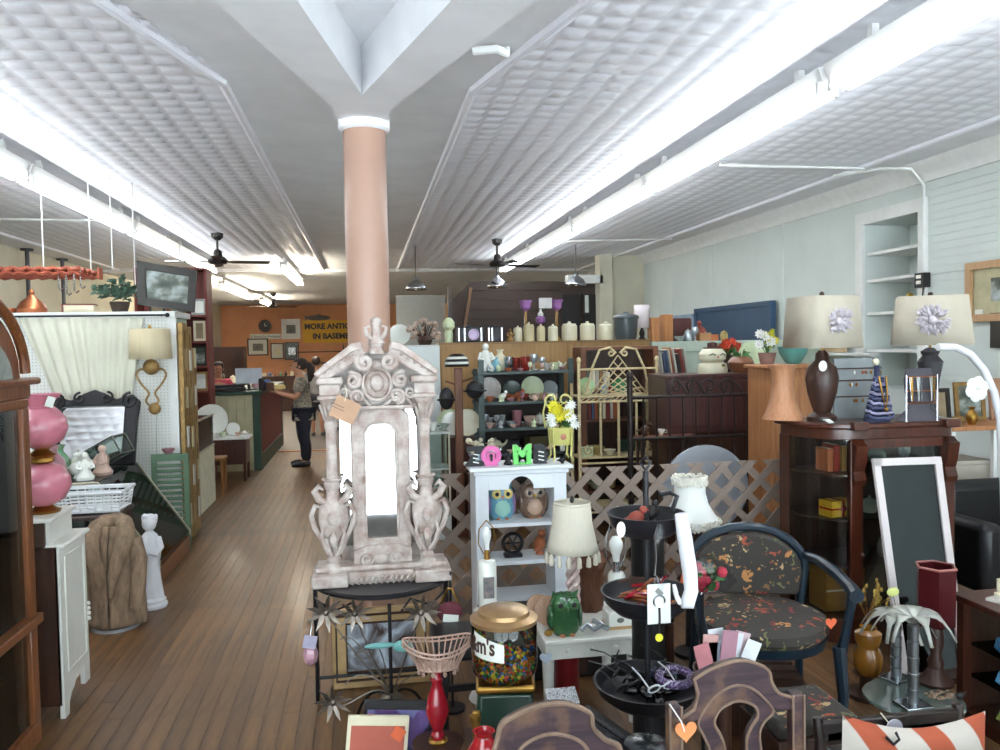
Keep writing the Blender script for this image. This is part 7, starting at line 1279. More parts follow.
# --- square shaded lamps with silver starburst flowers
shm = mat('square_shade_linen', 'b3aa98', .85, var=.03, scale=20); sil = mat('silver_petal', 'b5adb2', .45, .25, var=.2, scale=30); urn = wood('dark_urn', '2a1a15', '43291f', .4)
def sqlamp(label, px, Y, ytop, ybot, wt, wb, rz, fx, baseprof, bm2, ybase):
    kk = mpp(px, 330, Y); p = at(px, 400, Y); o = thing('square_table_lamp', label, 'lamp', (p.x, Y, zct+.0015), rz); z0 = at(px, ybot, Y).z-zct; z1 = at(px, ytop, Y).z-zct
    cs_ = lambda w_, z: [(-w_, -w_, z), (w_, -w_, z), (w_, w_, z), (-w_, w_, z)]
    B().rings([cs_(wb*kk, z0), cs_(wt*kk, z1)], cap=False).build('shade', shm, o, solid=.004); B().lathe([(1.2*kk, z1-.01), (2.6*kk, z1+.01), (2*kk, z1+.025), (.4*kk, z1+.03)], 10).build('finial', urn, o)
    B().lathe([(r*kk, z*kk) for r, z in baseprof], 20).build('base', bm2, o); B().cyl((0, 0, baseprof[-1][1]*kk-.02), (0, 0, z1), .006).build('rod', brass, o)
    fz = (z0+z1)/2; fw = (wt+wb)/2*kk; rn = random.Random(int(px))
    for i in range(56):
        a = rn.uniform(0, 2*pi); r_ = rn.uniform(.1, 1)*fx*kk; c = V((r_*.45*cos(a), -fw-.014, fz+r_*.45*sin(a))); d = V((cos(a), -.4, sin(a)))*fx*kk*.5; w2 = V((-sin(a), 0, cos(a)))*.012; q = B(); vs = [c, c+d*.5+w2, c+d, c+d*.5-w2]; q.face([q.v(v) for v in vs]); q.build('metal_petal', sil, o, solid=.002)
    B().sph((0, -fw-.02, fz), fx*kk*.25, (1, .5, 1), 8).build('flower_centre', sil, o); return o
LPY = 4.22
sqlamp('lamp with square linen shade and silver flower on a dark urn beside the pine cabinet', 822, LPY, 297, 348, 24, 27, 2, 17, [(14, 0), (14, 4), (8, 8), (10, 14), (14, 28), (16, 42), (14, 53), (7, 60), (6, 67), (3, 70)], urn, 415)
sqlamp('lamp with square linen shade and silver flower under the wall outlet box', 930, LPY-.06, 297, 345, 30, 35, -34, 19, [(8, 0), (8, 4), (5, 8), (7, 24), (9, 40), (12, 56), (7, 62), (9, 66), (3, 70)], mat('grey_star_base', '3c3a40', .5), 415)
o = at(815, 410, 4.1); one('price_tag', 'white tag hanging on the dark urn lamp', 'tag', B().sph((0, 0, 0), .03, (.85, .08, 1), 14), china, at(823, 366, LPY-.13)); one('white_card', 'white card lying at the foot of the dark urn lamp', 'card', B().box((0, 0, .012), (.05, .04, .002), (25, 0, 0)), china, (at(831, 412, 4.02).x, 4.04, zct+.002), 20)
kk = mpp(793, 400, 4.36); one('turned_wood_vase', 'tan turned wooden vase with flared foot beside the dark urn lamp', 'vase', B().lathe([(20*kk, 0), (17*kk, 6*kk), (12*kk, 20*kk), (10*kk, 36*kk), (11*kk, 48*kk), (14*kk, 54*kk), (12*kk, 54*kk)], 24), wood('tan_turned', 'a06a48', 'bd8a66', .5), (at(787, 415, 4.3).x-.0, 4.35, zct+.0015))
# jewellery displays on the curio top
o = thing('earring_panel', 'grey earring display panel on the curio cabinet', 'jewellery display', (at(856, 412, 4.24).x+.02, 4.25, zct+.0015)); kk = mpp(860, 380, 4.25); B().bx(-26*kk, 26*kk, 0, .015, 0, 60*kk).build('panel', mat('steel_mesh', '8a8f90', .4, .4, var=.15), o)
for z in (22, 38, 50): B().cyl((-25*kk, -.008, z*kk), (25*kk, -.008, z*kk), .004, n=6).build('rod', mah, o)
rn = random.Random(41)
for i in range(16): B().sph((rn.uniform(-23, 23)*kk, -.014, rn.choice((18, 34, 46))*kk), .008, (1, .6, 1.5), 6).build('earring', (brass, china, copper)[i % 3], o)
o = thing('bead_necklace_stand', 'blue and lilac beaded necklaces piled on a small bust', 'necklace display', (at(879, 415, 4.02).x, 4.04, zct+.0015)); kk = mpp(879, 390, 4.04); B().lathe([(14*kk, 0), (12*kk, 10*kk), (7*kk, 30*kk), (3*kk, 44*kk), (3*kk, 56*kk)], 16, sy=.6).build('bust', mat('navy_velvet', '2a3048', .9), o)
bd = mat('lilac_bead', '8f8aa6', .3, var=.35, scale=50); 
for j in range(9): r_ = (5+j*1.15)*kk; zc_j = (44-j*4.6)*kk; B().tube([(r_*cos(R(a)), -.02+.6*r_*sin(R(a)), zc_j-(.012 if 200 < a < 340 else 0)+rn.uniform(-.004, .004)) for a in range(0, 360, 18)], .008, 6, loop=True).build('bead_strand', bd if j % 2 else mat('navy_bead', '454a6a', .3, var=.3), o)
B().tube([(-4*kk, -.05, 46*kk), (-2*kk, -.07, 26*kk), (1*kk, -.07, 14*kk), (3*kk, -.07, 26*kk), (4*kk, -.05, 46*kk)], .005, 6).build('gold_chain', brass, o); B().sph((1*kk, -.075, 13*kk), .012, n=8).build('gold_pendant', brass, o); B().sph((-1*kk, -.0, 60*kk), 3.5*kk, n=8).build('shell_knob', cream, o)
o = thing('necklace_rack', 'grey bust necklace rack with copper rods on the curio cabinet', 'jewellery display', (at(922, 414, 4.0).x, 4.03, zct+.0015)); kk = mpp(922, 390, 4.03); B().lathe([(24*kk, 0), (22*kk, 4*kk), (12*kk, 12*kk), (14*kk, 22*kk), (16*kk, 40*kk), (14*kk, 52*kk)], 18, sy=.35).build('bust', mat('grey_velvet', '4d4a50', .9), o)
for z in (18, 30, 44): B().cyl((-18*kk, -.035, z*kk), (16*kk, -.035, z*kk), .004, n=6).build('rod', copper, o)
for i in range(9): x = rn.uniform(-16, 12)*kk; B().tube([(x, -.042, 44*kk), (x+.004, -.046, 30*kk), (x+.01, -.044, 20*kk), (x+.012, -.042, 44*kk)], .0025, 5).build('necklace', (brass, silver, china)[i % 3], o)
for x in (-18, 16): B().cyl((x*kk, -.035, 0), (x*kk, -.035, 46*kk), .004, n=6).build('upright', silver, o)
# --- arched white floor lamp and the table of frames behind
t = thing('arc_lamp', 'white arched tube floor lamp with a white flower shade', 'floor lamp', (at(1004, 700, 3.7).x, 3.7, 0)); pts = [at(px, py, 3.72)-t.location for px, py in ((938, 347), (955, 347), (970, 354), (984, 370), (994, 392), (1000, 420), (1003, 470), (1006, 560))]; pts.append(V((0.02, 0, .02))); B().tube(pts, .02, 10).build('arched_tube', mat('white_gloss_tube', 'd9d9dc', .25, coat=.4, var=.02), t); B().lathe([(.16, 0), (.16, .03), (.03, .04)], 22).build('base', white, t)
c = at(977, 389, 3.68)-t.location
for i in range(6): a = 2*pi*i/6+.3; B().sph(c+V((.035*cos(a), 0, .035*sin(a))), .034, (1, .25, 1), 10).build('flower_petal', whitep, t)
B().tube([c, c+V((.05, .02, .03)), pts[4]], .005, 5).build('flower_stem', whitep, t)
t = thing('display_table', 'table with orange-brown top and white metal legs near the right wall', 'table', (at(965, 425, 4.9).x, 4.75, 0)); zdt = at(965, 424, 4.9).z; B().bx(-.25, .9, 0, .5, zdt-.03, zdt).build('top', ob, t, bev=.004); B().bx(-.2, .85, .05, .45, .45, .47).build('lower_shelf', ob, t)
for x in (-.2, .12, .8):
    for y in (.03, .45): B().bx(x, x+.03, y, y+.03, 0, zdt-.03).build('leg', white, t)
one('linen_storage_box', 'beige linen storage box on the lower shelf of the display table', 'box', B().bx(-.17, .17, -.14, .14, 0, .34).bx(-.18, .18, -.15, .15, .34, .37), mat('beige_linen', 'b5ad9f', .9, var=.06), (t.location.x+.0, 5.0, .4715), bev=.006)
for i, (dx, w_, h_, fm, m, lb) in enumerate(((-.06, .16, .24, blkw, mat('sepia_print'), 'black framed sepia picture on the display table'), (.18, .24, .28, gold, landm, 'gilt framed landscape on the display table'), (.52, .36, .30, mat('tan_board', '9a7256', .7), mat('tan_board'), 'plain tan board standing on the display table'))):
    o = thing('standing_picture', lb, 'picture', (t.location.x+dx, 5.05, zdt+.0015)); o.rotation_euler = (R(-6), 0, 0); B().ringprism([(-w_/2, 0), (w_/2, 0), (w_/2, h_), (-w_/2, h_)], [(-w_/2+.03, .03), (w_/2-.03, .03), (w_/2-.03, h_-.03), (-w_/2+.03, h_-.03)], 0, .02).build('frame', fm, o); B().bx(-w_/2+.025, w_/2-.025, .01, .018, .025, h_-.025).build('print', m, o)
knick('shell', t.location.x-.12, 4.85, zdt, .1, amber, 'amber glass bird on the display table', 'ornament'); knick('vase', t.location.x+.02, 4.86, zdt, .12, brass, 'brass vase on the display table', 'vase')
a, b = atx(970, 266, 4.98), atx(1010, 318, 4.98)
t = thing('wall_picture', 'wood framed print on the right wall beyond the arc lamp', 'picture', (4.96, a.y, b.z-.02)); W, H = -(a.y-b.y)*1.0+0, a.z-b.z+.04; Lp = 1.0
o_ = [(0, 0), (-Lp, 0), (-Lp, H), (0, H)]; i_ = [(-.06, .06), (-Lp+.06, .06), (-Lp+.06, H-.06), (-.06, H-.06)]
q = B().ringprism(o_, i_, 0, .03); bmesh.ops.rotate(q.bm, verts=q.bm.verts[:], cent=(0, 0, 0), matrix=Matrix.Rotation(R(90), 3, 'Z')); q.build('frame', wood('light_oak', 'a8825c', 'c09a70', .5), t)
B().bx(.005, .01, -Lp+.05, -.05, .05, H-.05).build('mount', mat('olive_mount', 'b0a988', .7), t); B().bx(0, .005, -Lp+.25, -.25, .16, H-.14).build('print', landm, t); B().bx(-.006, .0, -.17, -.09, .05, .1).build('price_card', china, t)
one('dark_wall_panel', 'small dark picture below the wood framed print', 'picture', B().bx(0, .03, -.5, 0, 0, .28).bx(-.01, 0, -.47, -.03, .03, .25), blkw, (4.95, atx(990, 335, 4.95).y, atx(990, 348, 4.95).z))
# tall framed board and small things in the alcove
one('gilt_bird', 'yellow glass bird on the alcove shelf', 'ornament', B().sph((0, 0, .07), .07, (1, 1.3, .9), 10).sph((0, .08, .13), .035, n=8), mat('yellow_glass', 'b0902c', .3), (5.1, 6.78, 1.951)); one('tan_panel', 'tan panel leaning beside the alcove', 'panel', B().bx(0, .03, 0, .45, 0, .42).bx(-.01, .0, .0, .45, .40, .43), mat('tan_panel', 'c2a884', .7), (4.9, 7.6, 1.55))
one('panel_ledge', 'narrow white ledge under the tan panel by the alcove', 'ledge', B().bx(0, .1, -.6, .6, 0, .03).bx(.06, .1, -.55, -.5, -.12, 0).bx(.06, .1, .5, .55, -.12, 0), white, (4.88, 7.75, 1.515))
# black leather chair behind the jewellery case
t = thing('black_armchair', 'black leather armchair between the curio cabinet and the display table', 'chair', (3.88, 4.28, 0)); lea = mat('black_leather', '121114', .4, var=.2)
B().bx(-.3, .3, -.28, .28, .2, .45).build('seat', lea, t, bev=.05); B().bx(-.3, .3, .18, .32, .4, .78).build('backrest', lea, t, bev=.06)
for s in (-1, 1): B().bx(s*.36-.07, s*.36+.07, -.28, .3, .2, .62).build('arm', lea, t, bev=.05)
for x in (-.3, .3):
    for y in (-.22, .25): B().cyl((x, y, 0), (x, y, .2), .025, n=8).build('leg', darkm, t)
# --- round glass table with palm lamps, red shade lamp, gold vase
RY = 3.02; zrt = at(913, 690, RY).z; rx = at(913, 690, RY).x
t = thing('round_table', 'low round grey glass table under the silver palm lamps', 'table', (rx, RY, 0)); kk = mpp(913, 690, RY); zrt = .27
zrt = at(913, 697, RY).z
B().lathe([(46*kk, zrt-.014), (47*kk, zrt-.007), (46*kk, zrt), (1*kk, zrt)], 36).build('glass_top', mat('grey_green_glass', '5f6a64', .12, var=.1, coat=.6), t); B().lathe([(.12, 0), (.10, .02), (.04, .04), (.04, zrt-.03), (.08, zrt-.014)], 18).build('pedestal', darkm, t)
def palm(label, px, ybot, ytop, dy, rz):
    p = at(px, ybot, RY+dy); o = thing('palm_candle_holder', label, 'candle holder', (p.x, RY+dy, zrt+.0015), rz); h_ = at(px, ytop, RY+dy).z-zrt; B().bx(-.06, .06, -.05, .05, 0, .014).build('base', silver, o, bev=.003); 
    n_ = 5
    for i in range(n_): B().lathe([(.021, .014+h_*i/n_), (.024, .014+h_*(i+.92)/n_), (.018, .014+h_*(i+1)/n_)], 14).build('trunk_ring', mat('brushed_pewter', '83888c', .35, .8, var=.1), o)
    for i in range(7):
        a = 2*pi*i/7+.4*rz; d = V((cos(a), sin(a), 0)); s_ = d.cross(V((0, 0, 1))); q = B()
        def lp(u, v): r_ = .16*u; return V((0, 0, h_+.02)) + d*r_ + V((0, 0, .07*sin(u*2.6)-.08*u*u)) + s_*(v-.5)*.07*sin(min(1, u*1.2+.12)*pi*.93)
        q.grid(lp, 7, 2); q.build('palm_leaf', mat('silver_leaf', 'a2a39b', .4, .3, var=.15), o, solid=.003)
    return o
palm('silver palm tree candle holder on the round table, the shorter one', 896, 686, 628, .17, 20); palm('silver palm tree candle holder nearer the chair with the tag', 913, 708, 628, -.08, 0)
o = one('lime_tag', 'pale lime round tag on a wire above the silver palms', 'tag', B().sph((0, 0, 0), .03, (1, .3, .7), 12), mat('pale_lime', 'c3c878', .6), at(893, 592, RY+.1)); B().tube([(0, 0, -.01), (.012, -.0, -.06), (.02, 0, -.13)], .002, 5).build('wire', silver, o)
o = thing('hexagonal_lamp', 'hexagonal dark red shade on a dark turned pedestal', 'lamp', (at(942, 690, RY+.06).x, RY+.1, zrt+.0015)); kk = mpp(940, 620, RY+.1); zq0 = at(942, 622, RY+.1).z-zrt; zq1 = at(942, 566, RY+.1).z-zrt
B().lathe([(16*kk, 0), (17*kk, 3*kk), (11*kk, 9*kk), (7*kk, 16*kk), (8*kk, 22*kk), (5*kk, 30*kk), (8*kk, 44*kk), (6*kk, 56*kk), (5*kk, zq0)], 16).build('pedestal', urn, o); B().lathe([(17*kk, zq0-.01), (18.5*kk, zq0), (19*kk, zq1), (17.5*kk, zq1), (17*kk, zq0+.01)], 6).build('shade', mat('deep_red_glass', '42090f', .3, coat=.4), o, sharp=20); B().tube([(19*kk*cos(R(a)), 19*kk*sin(R(a)), zq1) for a in range(0, 360, 60)], .006, 6, loop=True).build('rim', mat('rose_rim', '8f5a54', .5), o)
q = B(); rn = random.Random(6)
for i in range(40): q.sph((rn.uniform(-.06, .06), rn.uniform(-.035, .035), .006+rn.uniform(0, .008)), .007, (1.4, 1, .6), 6)
tag(stuff(q.build('dried_petals', mat('potpourri', 'a08a74', .8, col2='6a4c3a', scale=30), None, loc=(at(935, 690, RY).x, RY-.03, zrt+.002))), 'scatter of dried potpourri on the round glass table', 'potpourri')
knick('shell', at(950, 700, RY).x, RY-.06, zrt, .05, darkm, 'small black iron ornament on the round table', 'ornament')
GY = 3.1; kk = mpp(862, 660, GY); o = thing('amber_gourd_vase', 'amber double-gourd vase of dried gold stems beside the round table', 'vase', (at(868, 660, GY+.3).x, GY+.3, 0)); z0 = at(862, 706, GY).z; B().lathe([(11*kk, z0), (15*kk, z0+8*kk), (15*kk, z0+22*kk), (11*kk, z0+30*kk), (14*kk, z0+38*kk), (14*kk, z0+46*kk), (8*kk, z0+50*kk), (9*kk, z0+52*kk)], 20).build('vase', mat('amber_glaze', '8a5a1e', .25, coat=.5, var=.15), o)
B().lathe([(.1, 0), (.1, .02), (.04, .03), (.04, max(z0-.01, .04)), (.07, z0)], 14).build('stand', walnut, o)
for i in range(9):
    a = rn.uniform(-1, 1); e = V((a*.09, rn.uniform(-.05, .05), z0+(80+rn.uniform(0, 22))*kk)); B().tube(bez((0, 0, z0+50*kk), (0, 0, z0+65*kk), (a*.05, 0, z0+75*kk), e, 6), .003, 5).build('stem', brass, o)
    for j in range(4): B().sph(e+V((rn.uniform(-.012, .012), 0, -.02*j)), .008, (1, .6, 1.5), 6).build('gold_bud', mat('gold_bud', 'c0a050', .35, .6), o)
# --- glazed jewellery case at the right edge
t = thing('dark_glass_case', 'dark wooden glass-fronted case with blue bead packets near the arc lamp', 'showcase', (at(957, 600, 3.12).x, 2.80, 0)); zj = at(970, 602, 3.0).z
for x in (0, .55):
    for y in (0, .28): B().bx(x, x+.04, y, y+.04, 0, zj-.03).build('post', mah, t)
B().bx(-.02, .62, -.02, .34, zj-.03, zj).build('top', mah, t, bev=.004); B().bx(0, .59, 0, .32, 0, .06).build('base', mah, t); B().bx(.04, .55, .30, .31, .06, zj-.03).build('back', walnut, t)
for z in (.2, .34): B().bx(.042, .548, .03, .295, z, z+.008).build('glass_shelf', clear, t)
B().bx(.04, .55, .012, .016, .06, zj-.03).build('front_glass', clear, t)
for i, (x, z, c, lb) in enumerate(((.12, .348, '2f7fae', 'bright blue bead packet on the upper shelf of the dark glass case'), (.12, .208, '3a8cb8', 'blue bead packet on the lower shelf of the dark glass case'), (.28, .208, '9a3a6a', 'magenta bead packet on the lower shelf of the dark glass case'), (.10, .06, '8aa04a', 'lime green packet in the bottom of the dark glass case'))):
    one('bead_packet', lb, 'packet', B().box((0, 0, .03), (.13, .05, .05), (20, 0, 0)).sph((0, -.03, .03), .02, (2, .5, 1), 8), spots('bead_%s' % c, c, ('d8d8d8', c, '8a3a6a'), 60, .4, .35), (t.location.x+x, t.location.y+.14, z+.008), 12*i)
one('paper_sheets', 'sheaf of printed papers on the dark glass case', 'paper', B().box((0, 0, .006), (.22, .16, .012)).box((.03, .02, .015), (.18, .14, .006), (0, 0, 14)), mat('newsprint', 'b9b6ae', .8, var=.1), (t.location.x+.17, t.location.y+.16, zj+.001), 18)
pot('candle', 'cream pillar candle in a dark dish on the dark glass case', 'candle', 1001, 604, 3.0, [(6, 604), (6, 598), (4, 597), (4, 584), (.5, 583)], cream, z=zj)
# ================================================================ FOREGROUND CHAIRS
teal = mat('teal_blue_wood', '112330', .35, var=.15, coat=.2); floral = spots('floral_tapestry', '37332f', ('9a4a30', 'b07a48', '8a3230', '6a6a44', 'b59a70', '7a5a3a', '37332f'), 19, .85, .34)
t = thing('floral_armchair', 'teal painted armchair upholstered in dark floral tapestry', 'chair', (1.73, 3.33, 0), -14)
B().lathe([(.30, .40), (.315, .42), (.31, .455), (.26, .475), (.02, .485)], 28, sx=.92, sy=.95).build('seat_cushion', floral, t)
B().lathe([(.30, .36), (.31, .40)], 28, sx=.93, sy=.96).build('seat_rail', teal, t)
bk = [(-.24, .47), (.24, .47), (.26, .58)] + [(.26*cos(R(a)), .58+.19*sin(R(a))) for a in range(15, 166, 15)] + [(-.26, .58)]
q = B().prism(bk, .24, .29); q.build('back_panel', floral, t, bev=.015)
fr = [(-.25, .28, .40), (-.275, .28, .58)] + [(.28*cos(R(a)), .28, .59+.205*sin(R(a))) for a in range(170, 9, -16)] + [(.275, .28, .58), (.25, .28, .40)]
B().tube(fr, [.022]*len(fr), 9).build('back_frame', teal, t)
for s in (-1, 1):
    B().tube([(s*.27, .26, .66), (s*.30, .12, .67), (s*.325, -.05, .655), (s*.33, -.2, .64), (s*.325, -.28, .63)], [.018, .024, .026, .028, .03], 9).build('arm', teal, t); B().tube([(s*.32, -.25, .63), (s*.30, -.24, .5), (s*.28, -.23, .38)], [.022, .018, .024], 8).build('arm_post', teal, t)
    B().tube([(s*.27, -.23, .40), (s*.28, -.25, .2), (s*.27, -.24, 0)], [.03, .024, .018], 9).build('leg', teal, t); B().tube([(s*.24, .26, .40), (s*.25, .28, .2), (s*.26, .31, 0)], [.026, .022, .018], 9).build('leg', teal, t)
def heart(label, p, sz, m, rz=0, name='heart_tag'):
    pts = [(.95*16*sin(a)**3/16*sz, (13*cos(a)-5*cos(2*a)-2*cos(3*a)-cos(4*a))/16*sz) for a in [2*pi*i/24 for i in range(24)]]
    return one(name, label, 'tag', B().prism(pts, -.001, .001), m, p, rz)
heart('orange heart tag hanging on the floral armchair arm', at(831, 623, 2.98), .026, mat('orange_tag', 'd8643c', .7))
# carved chairs: worn purple-brown wood
worn = wood('worn_purple_brown', '2c1f26', '4a3438', .45, axis=0, scale=4, wear='7d5e44'); edgew = mat('worn_edge', '7a6353', .6, var=.25, scale=20)
def chair_base(t, W, z, m, D=.42):
    B().bx(-W/2, W/2, -D, .02, z-.05, z).build('seat', m, t, bev=.01)
    for x in (-W/2+.03, W/2-.03): B().cyl((x, -D+.03, 0), (x, -D+.03, z-.05), .018, .024, 8).build('leg', m, t); B().bx(x-.02, x+.02, -.03, .02, 0, z-.05).build('leg', m, t)
CYA = 2.1; kc = mpp(735, 700, CYA); base = at(735, 750, CYA); zb0 = base.z
t = thing('lyre_back_chair', 'worn purple-brown chair with open lyre shaped back and orange tag', 'chair', (base.x, CYA, 0)); Q = lambda pl: [((x-735)*kc, zb0+(750-y)*kc) for x, y in pl]
rail = [(672, 712), (690, 702), (694, 686), (690, 672), (705, 664), (722, 659), (737, 657), (752, 660), (768, 669), (772, 682), (780, 694), (794, 700), (794, 712), (780, 712), (768, 705), (757, 696), (745, 687), (733, 685), (720, 688), (709, 696), (700, 708), (690, 716), (676, 722)]
B().prism(sm(Q(rail), 4, True), -.014, .014).build('top_rail', worn, t, bev=.005); B().tube([(x, -.016, z) for x, z in sm(Q(rail[3:13]))], .005, 6).build('rail_edge', edgew, t); B().tube([(x, -.016, z) for x, z in Q(rail[:4])], .005, 6).build('rail_edge', edgew, t)
so = [(705, 760), (706, 745), (699, 728), (694, 716), (705, 698), (720, 686), (735, 682), (750, 686), (762, 696), (774, 712), (764, 722), (759, 735), (762, 760)]; si = [(720, 760), (722, 745), (717, 730), (711, 718), (716, 706), (726, 700), (735, 698), (745, 700), (755, 706), (757, 716), (749, 728), (745, 740), (746, 760)]
B().ringprism(sm(Q(so)), sm(Q(si)), -.012, .012).build('lyre_splat', worn, t, bev=.004); B().tube([(x, -.014, z) for x, z in sm(Q(si))], .0045, 6).build('splat_edge', edgew, t); B().tube([(x, -.014, z) for x, z in sm(Q(so))], .004, 6).build('splat_edge', edgew, t)
for x0, x1 in ((664, 676), (794, 806)):
    B().hexa([((x0-735)*kc, -.02, .40), ((x1-735)*kc, -.02, .40), ((x1-735)*kc, .02, .40), ((x0-735)*kc, .02, .40), ((x0-735)*kc, -.02, zb0+54*kc), ((x1-735)*kc, -.02, zb0+54*kc), ((x1-735)*kc, .02, zb0+54*kc), ((x0-735)*kc, .02, zb0+54*kc)]).build('back_post', worn, t, bev=.006)
    for x in (x0, x1): B().cyl(((x-735)*kc, -.021, .42), ((x-735)*kc, -.021, zb0+53*kc), .004, n=6).build('post_edge', edgew, t)
chair_base(t, .42, .45, worn)
o = thing('orange_price_tag', 'orange heart shaped price tag tied to the lyre back chair', 'tag', at(686, 731, CYA-.05)); q = [(.95*16*sin(a)**3/16*.033, (13*cos(a)-5*cos(2*a)-2*cos(3*a)-cos(4*a))/16*.033) for a in [2*pi*i/24 for i in range(24)]]; B().prism(q, -.001, .001).build('card', mat('orange_tag_light', 'e08a54', .7), o); B().tube([(-.005, -.002, .0), (-.015, -.002, .03), (-.03, .01, .055), (-.035, .03, .065)], .002, 5).build('string', china, o)
CYB = 2.15; kc2 = mpp(555, 720, CYB); base = at(553, 750, CYB); zb1 = base.z
t = thing('arched_back_chair', 'worn purple-brown chair with solid arched back before the sweet dispenser', 'chair', (base.x, CYB, 0)); Q2 = lambda pl: [((x-553)*kc2, zb1+(750-y)*kc2) for x, y in pl]
bo = [(486, 770), (490, 750), (496, 730), (500, 717), (515, 708), (533, 702), (550, 700), (568, 702), (590, 713), (593, 728), (606, 742), (620, 750), (622, 770)]
B().prism(sm(Q2(bo)), -.014, .014).build('back_panel', worn, t, bev=.005); B().tube([(x, -.017, z) for x, z in sm(Q2(bo))], .0075, 7).build('panel_edge', edgew, t); B().tube([(x, -.016, z) for x, z in sm(Q2([(508, 770), (512, 752), (524, 738), (543, 731), (560, 732), (578, 740), (588, 752), (592, 770)]))], .006, 7).build('inner_moulding', edgew, t)
for x in (-.17, .17): B().bx(x-.02, x+.02, -.02, .02, .4, zb1-.02).build('back_post', worn, t)
chair_base(t, .40, .45, worn)
CYC = 2.2; kc3 = mpp(893, 725, CYC); base = at(893, 750, CYC); zb3_ = base.z
t = thing('slat_back_chair', 'plain dark brown slat-back chair with a white round tag', 'chair', (base.x, CYC, 0)); dk = wood('espresso_wood', '1e1512', '352621', .35, axis=0, coat=.2)
B().bx((812-893)*kc3, (965-893)*kc3, -.012, .012, zb3_+17*kc3, zb3_+36*kc3).build('top_rail', dk, t, bev=.004); B().bx((820-893)*kc3, (960-893)*kc3, -.012, .012, .47, .50).build('lower_rail', dk, t)
for x in (-70, -45, -20, 5, 30, 52): B().bx(x*kc3, (x+13)*kc3, -.006, .006, .50, zb3_+17*kc3).build('slat', dk, t)
for x in (809, 963): B().tube([((x+4-893)*kc3, .0, .42), ((x+4-893)*kc3, -.004, zb3_+20*kc3), ((x+3-893)*kc3, .006, zb3_+40*kc3)], [.018, .018, .015], 8).build('back_post', dk, t)
chair_base(t, .46, .45, dk)
q = B().lathe([(.028, 0), (.028, .003)], 22); bmesh.ops.rotate(q.bm, verts=q.bm.verts[:], cent=(0, 0, 0), matrix=M9); o = thing('round_tag', 'white round price tag on the slat-back chair rail', 'tag', at(894, 728, CYC-.03)); q.build('card', mat('lilac_white_card', 'c9c6d4', .7), o); B().tube([(-.02, -.002, .01), (-.01, -.004, -.02), (.005, -.004, -.025)], .0025, 5).build('ribbon', mat('slate_blue'), o); B().tube([(-.02, .0, .02), (-.024, .03, .035)], .002, 5).build('string', cream, o)
# striped pillow on the slat-back chair seat
n = NT('striped_pillow'); wv = n.new('ShaderNodeTexWave', i_Scale=3.4, i_Distortion=.6); wv.bands_direction = 'DIAGONAL'; n.link(n.coord((1, 0, 1)), wv.inputs['Vector']); n.link(n.ramp(wv.outputs[0], [(.55, lin('b3aaa0')), (.62, lin('9c4a30'))]), n.b.inputs['Base Color']); n.b.inputs['Roughness'].default_value = .9
t = thing('striped_pillow', 'white and orange striped pillow in front of the slat-back chair', 'pillow', (at(912, 750, 2.05).x, 2.04, .487)); t.rotation_euler = (R(-4), R(4), 0)
B().grid(lambda u, v: V(((u-.5)*.46, -.035*(4*u*(1-u))**.5*(4*v*(1-v))**.5-.0, v*(.1-.035*sin(pi*u)))), 14, 8).build('front', n.m, t); B().grid(lambda u, v: V(((u-.5)*.46, .035*(4*u*(1-u))**.5*(4*v*(1-v))**.5, v*(.1-.035*sin(pi*u)))), 14, 8).build('back', n.m, t)
B().tube([(-.12, -.04, .06), (-.10, -.045, .045), (-.08, -.042, .055), (-.09, -.04, .07)], .004, 6).build('black_cord', black, t)
t.scale = (1.0, 1.0, 1.25)
# cards in a basket behind the lyre chair, woven purse, black canister, red vases, dark filler things
t = thing('card_basket', 'small dark basket of white and pink packets behind the lyre back chair', 'basket', (at(722, 660, 2.55).x, 2.55, .0)); zb5 = at(722, 668, 2.55).z; B().lathe([(.07, zb5-.09), (.10, zb5), (.095, zb5), (.065, zb5-.085)], 18).build('basket', walnut, t); B().lathe([(.1, 0), (.09, .02), (.03, .03), (.03, zb5-.1), (.06, zb5-.09)], 16).build('stand', walnut, t)
for i, (x, z, c, rr_) in enumerate(((-.07, .06, 'b5747a', -14), (-.045, .10, 'c79a94', 5), (-.01, .12, 'd9dbe0', -4), (.015, .13, 'a87a88', 8), (.04, .10, 'd2d6dc', 12), (.07, .09, 'c9b0b4', 18), (.085, .06, 'd6d6d8', 24), (-.03, .05, 'b9c4d2', 0))): B().box((x, .02*((i % 3)-1), zb5+z*.55), (.055, .004, .13), (0, rr_, 0)).build('packet', mat('packet_'+c, c, .5), t)
t = thing('woven_purse', 'black woven purse lying behind the arched back chair', 'purse', (at(597, 735, 2.45).x, 2.45, at(600, 748, 2.45).z)); t.rotation_euler = (0, R(38), 0); wl = mat('black_woven', '1d1a1c', .5, var=.5, scale=70, bump=.8); B().bx(-.10, .10, -.04, .04, 0, .085).build('body', wl, t, bev=.015); B().bx(-.1, .1, -.045, .045, .07, .092).build('flap', wl, t, bev=.01); B().cyl((.1, -.045, 0), (.1, -.045, .09), .005).build('gold_edge', brass, t)
t = thing('padded_stool', 'dark padded stool behind the arched back chair', 'stool', (at(610, 745, 2.5).x, 2.45, 0)); zst = at(600, 757, 2.45).z-.07; B().bx(-.2, .24, -.15, .15, zst-.05, zst).build('pad', lea, t, bev=.02)
for x in (-.17, .21):
    for y in (-.12, .12): B().cyl((x, y, 0), (x, y, zst-.05), .018, n=8).build('leg', darkm, t)
pot('black_canister', 'dark glossy canister beside the lyre back chair', 'canister', 646, 755, 2.36, [(22, 755), (23, 750), (23, 712), (22, 708), (18, 706)], mat('black_glass_canister', '20242a', .2, coat=.5), z=zst)
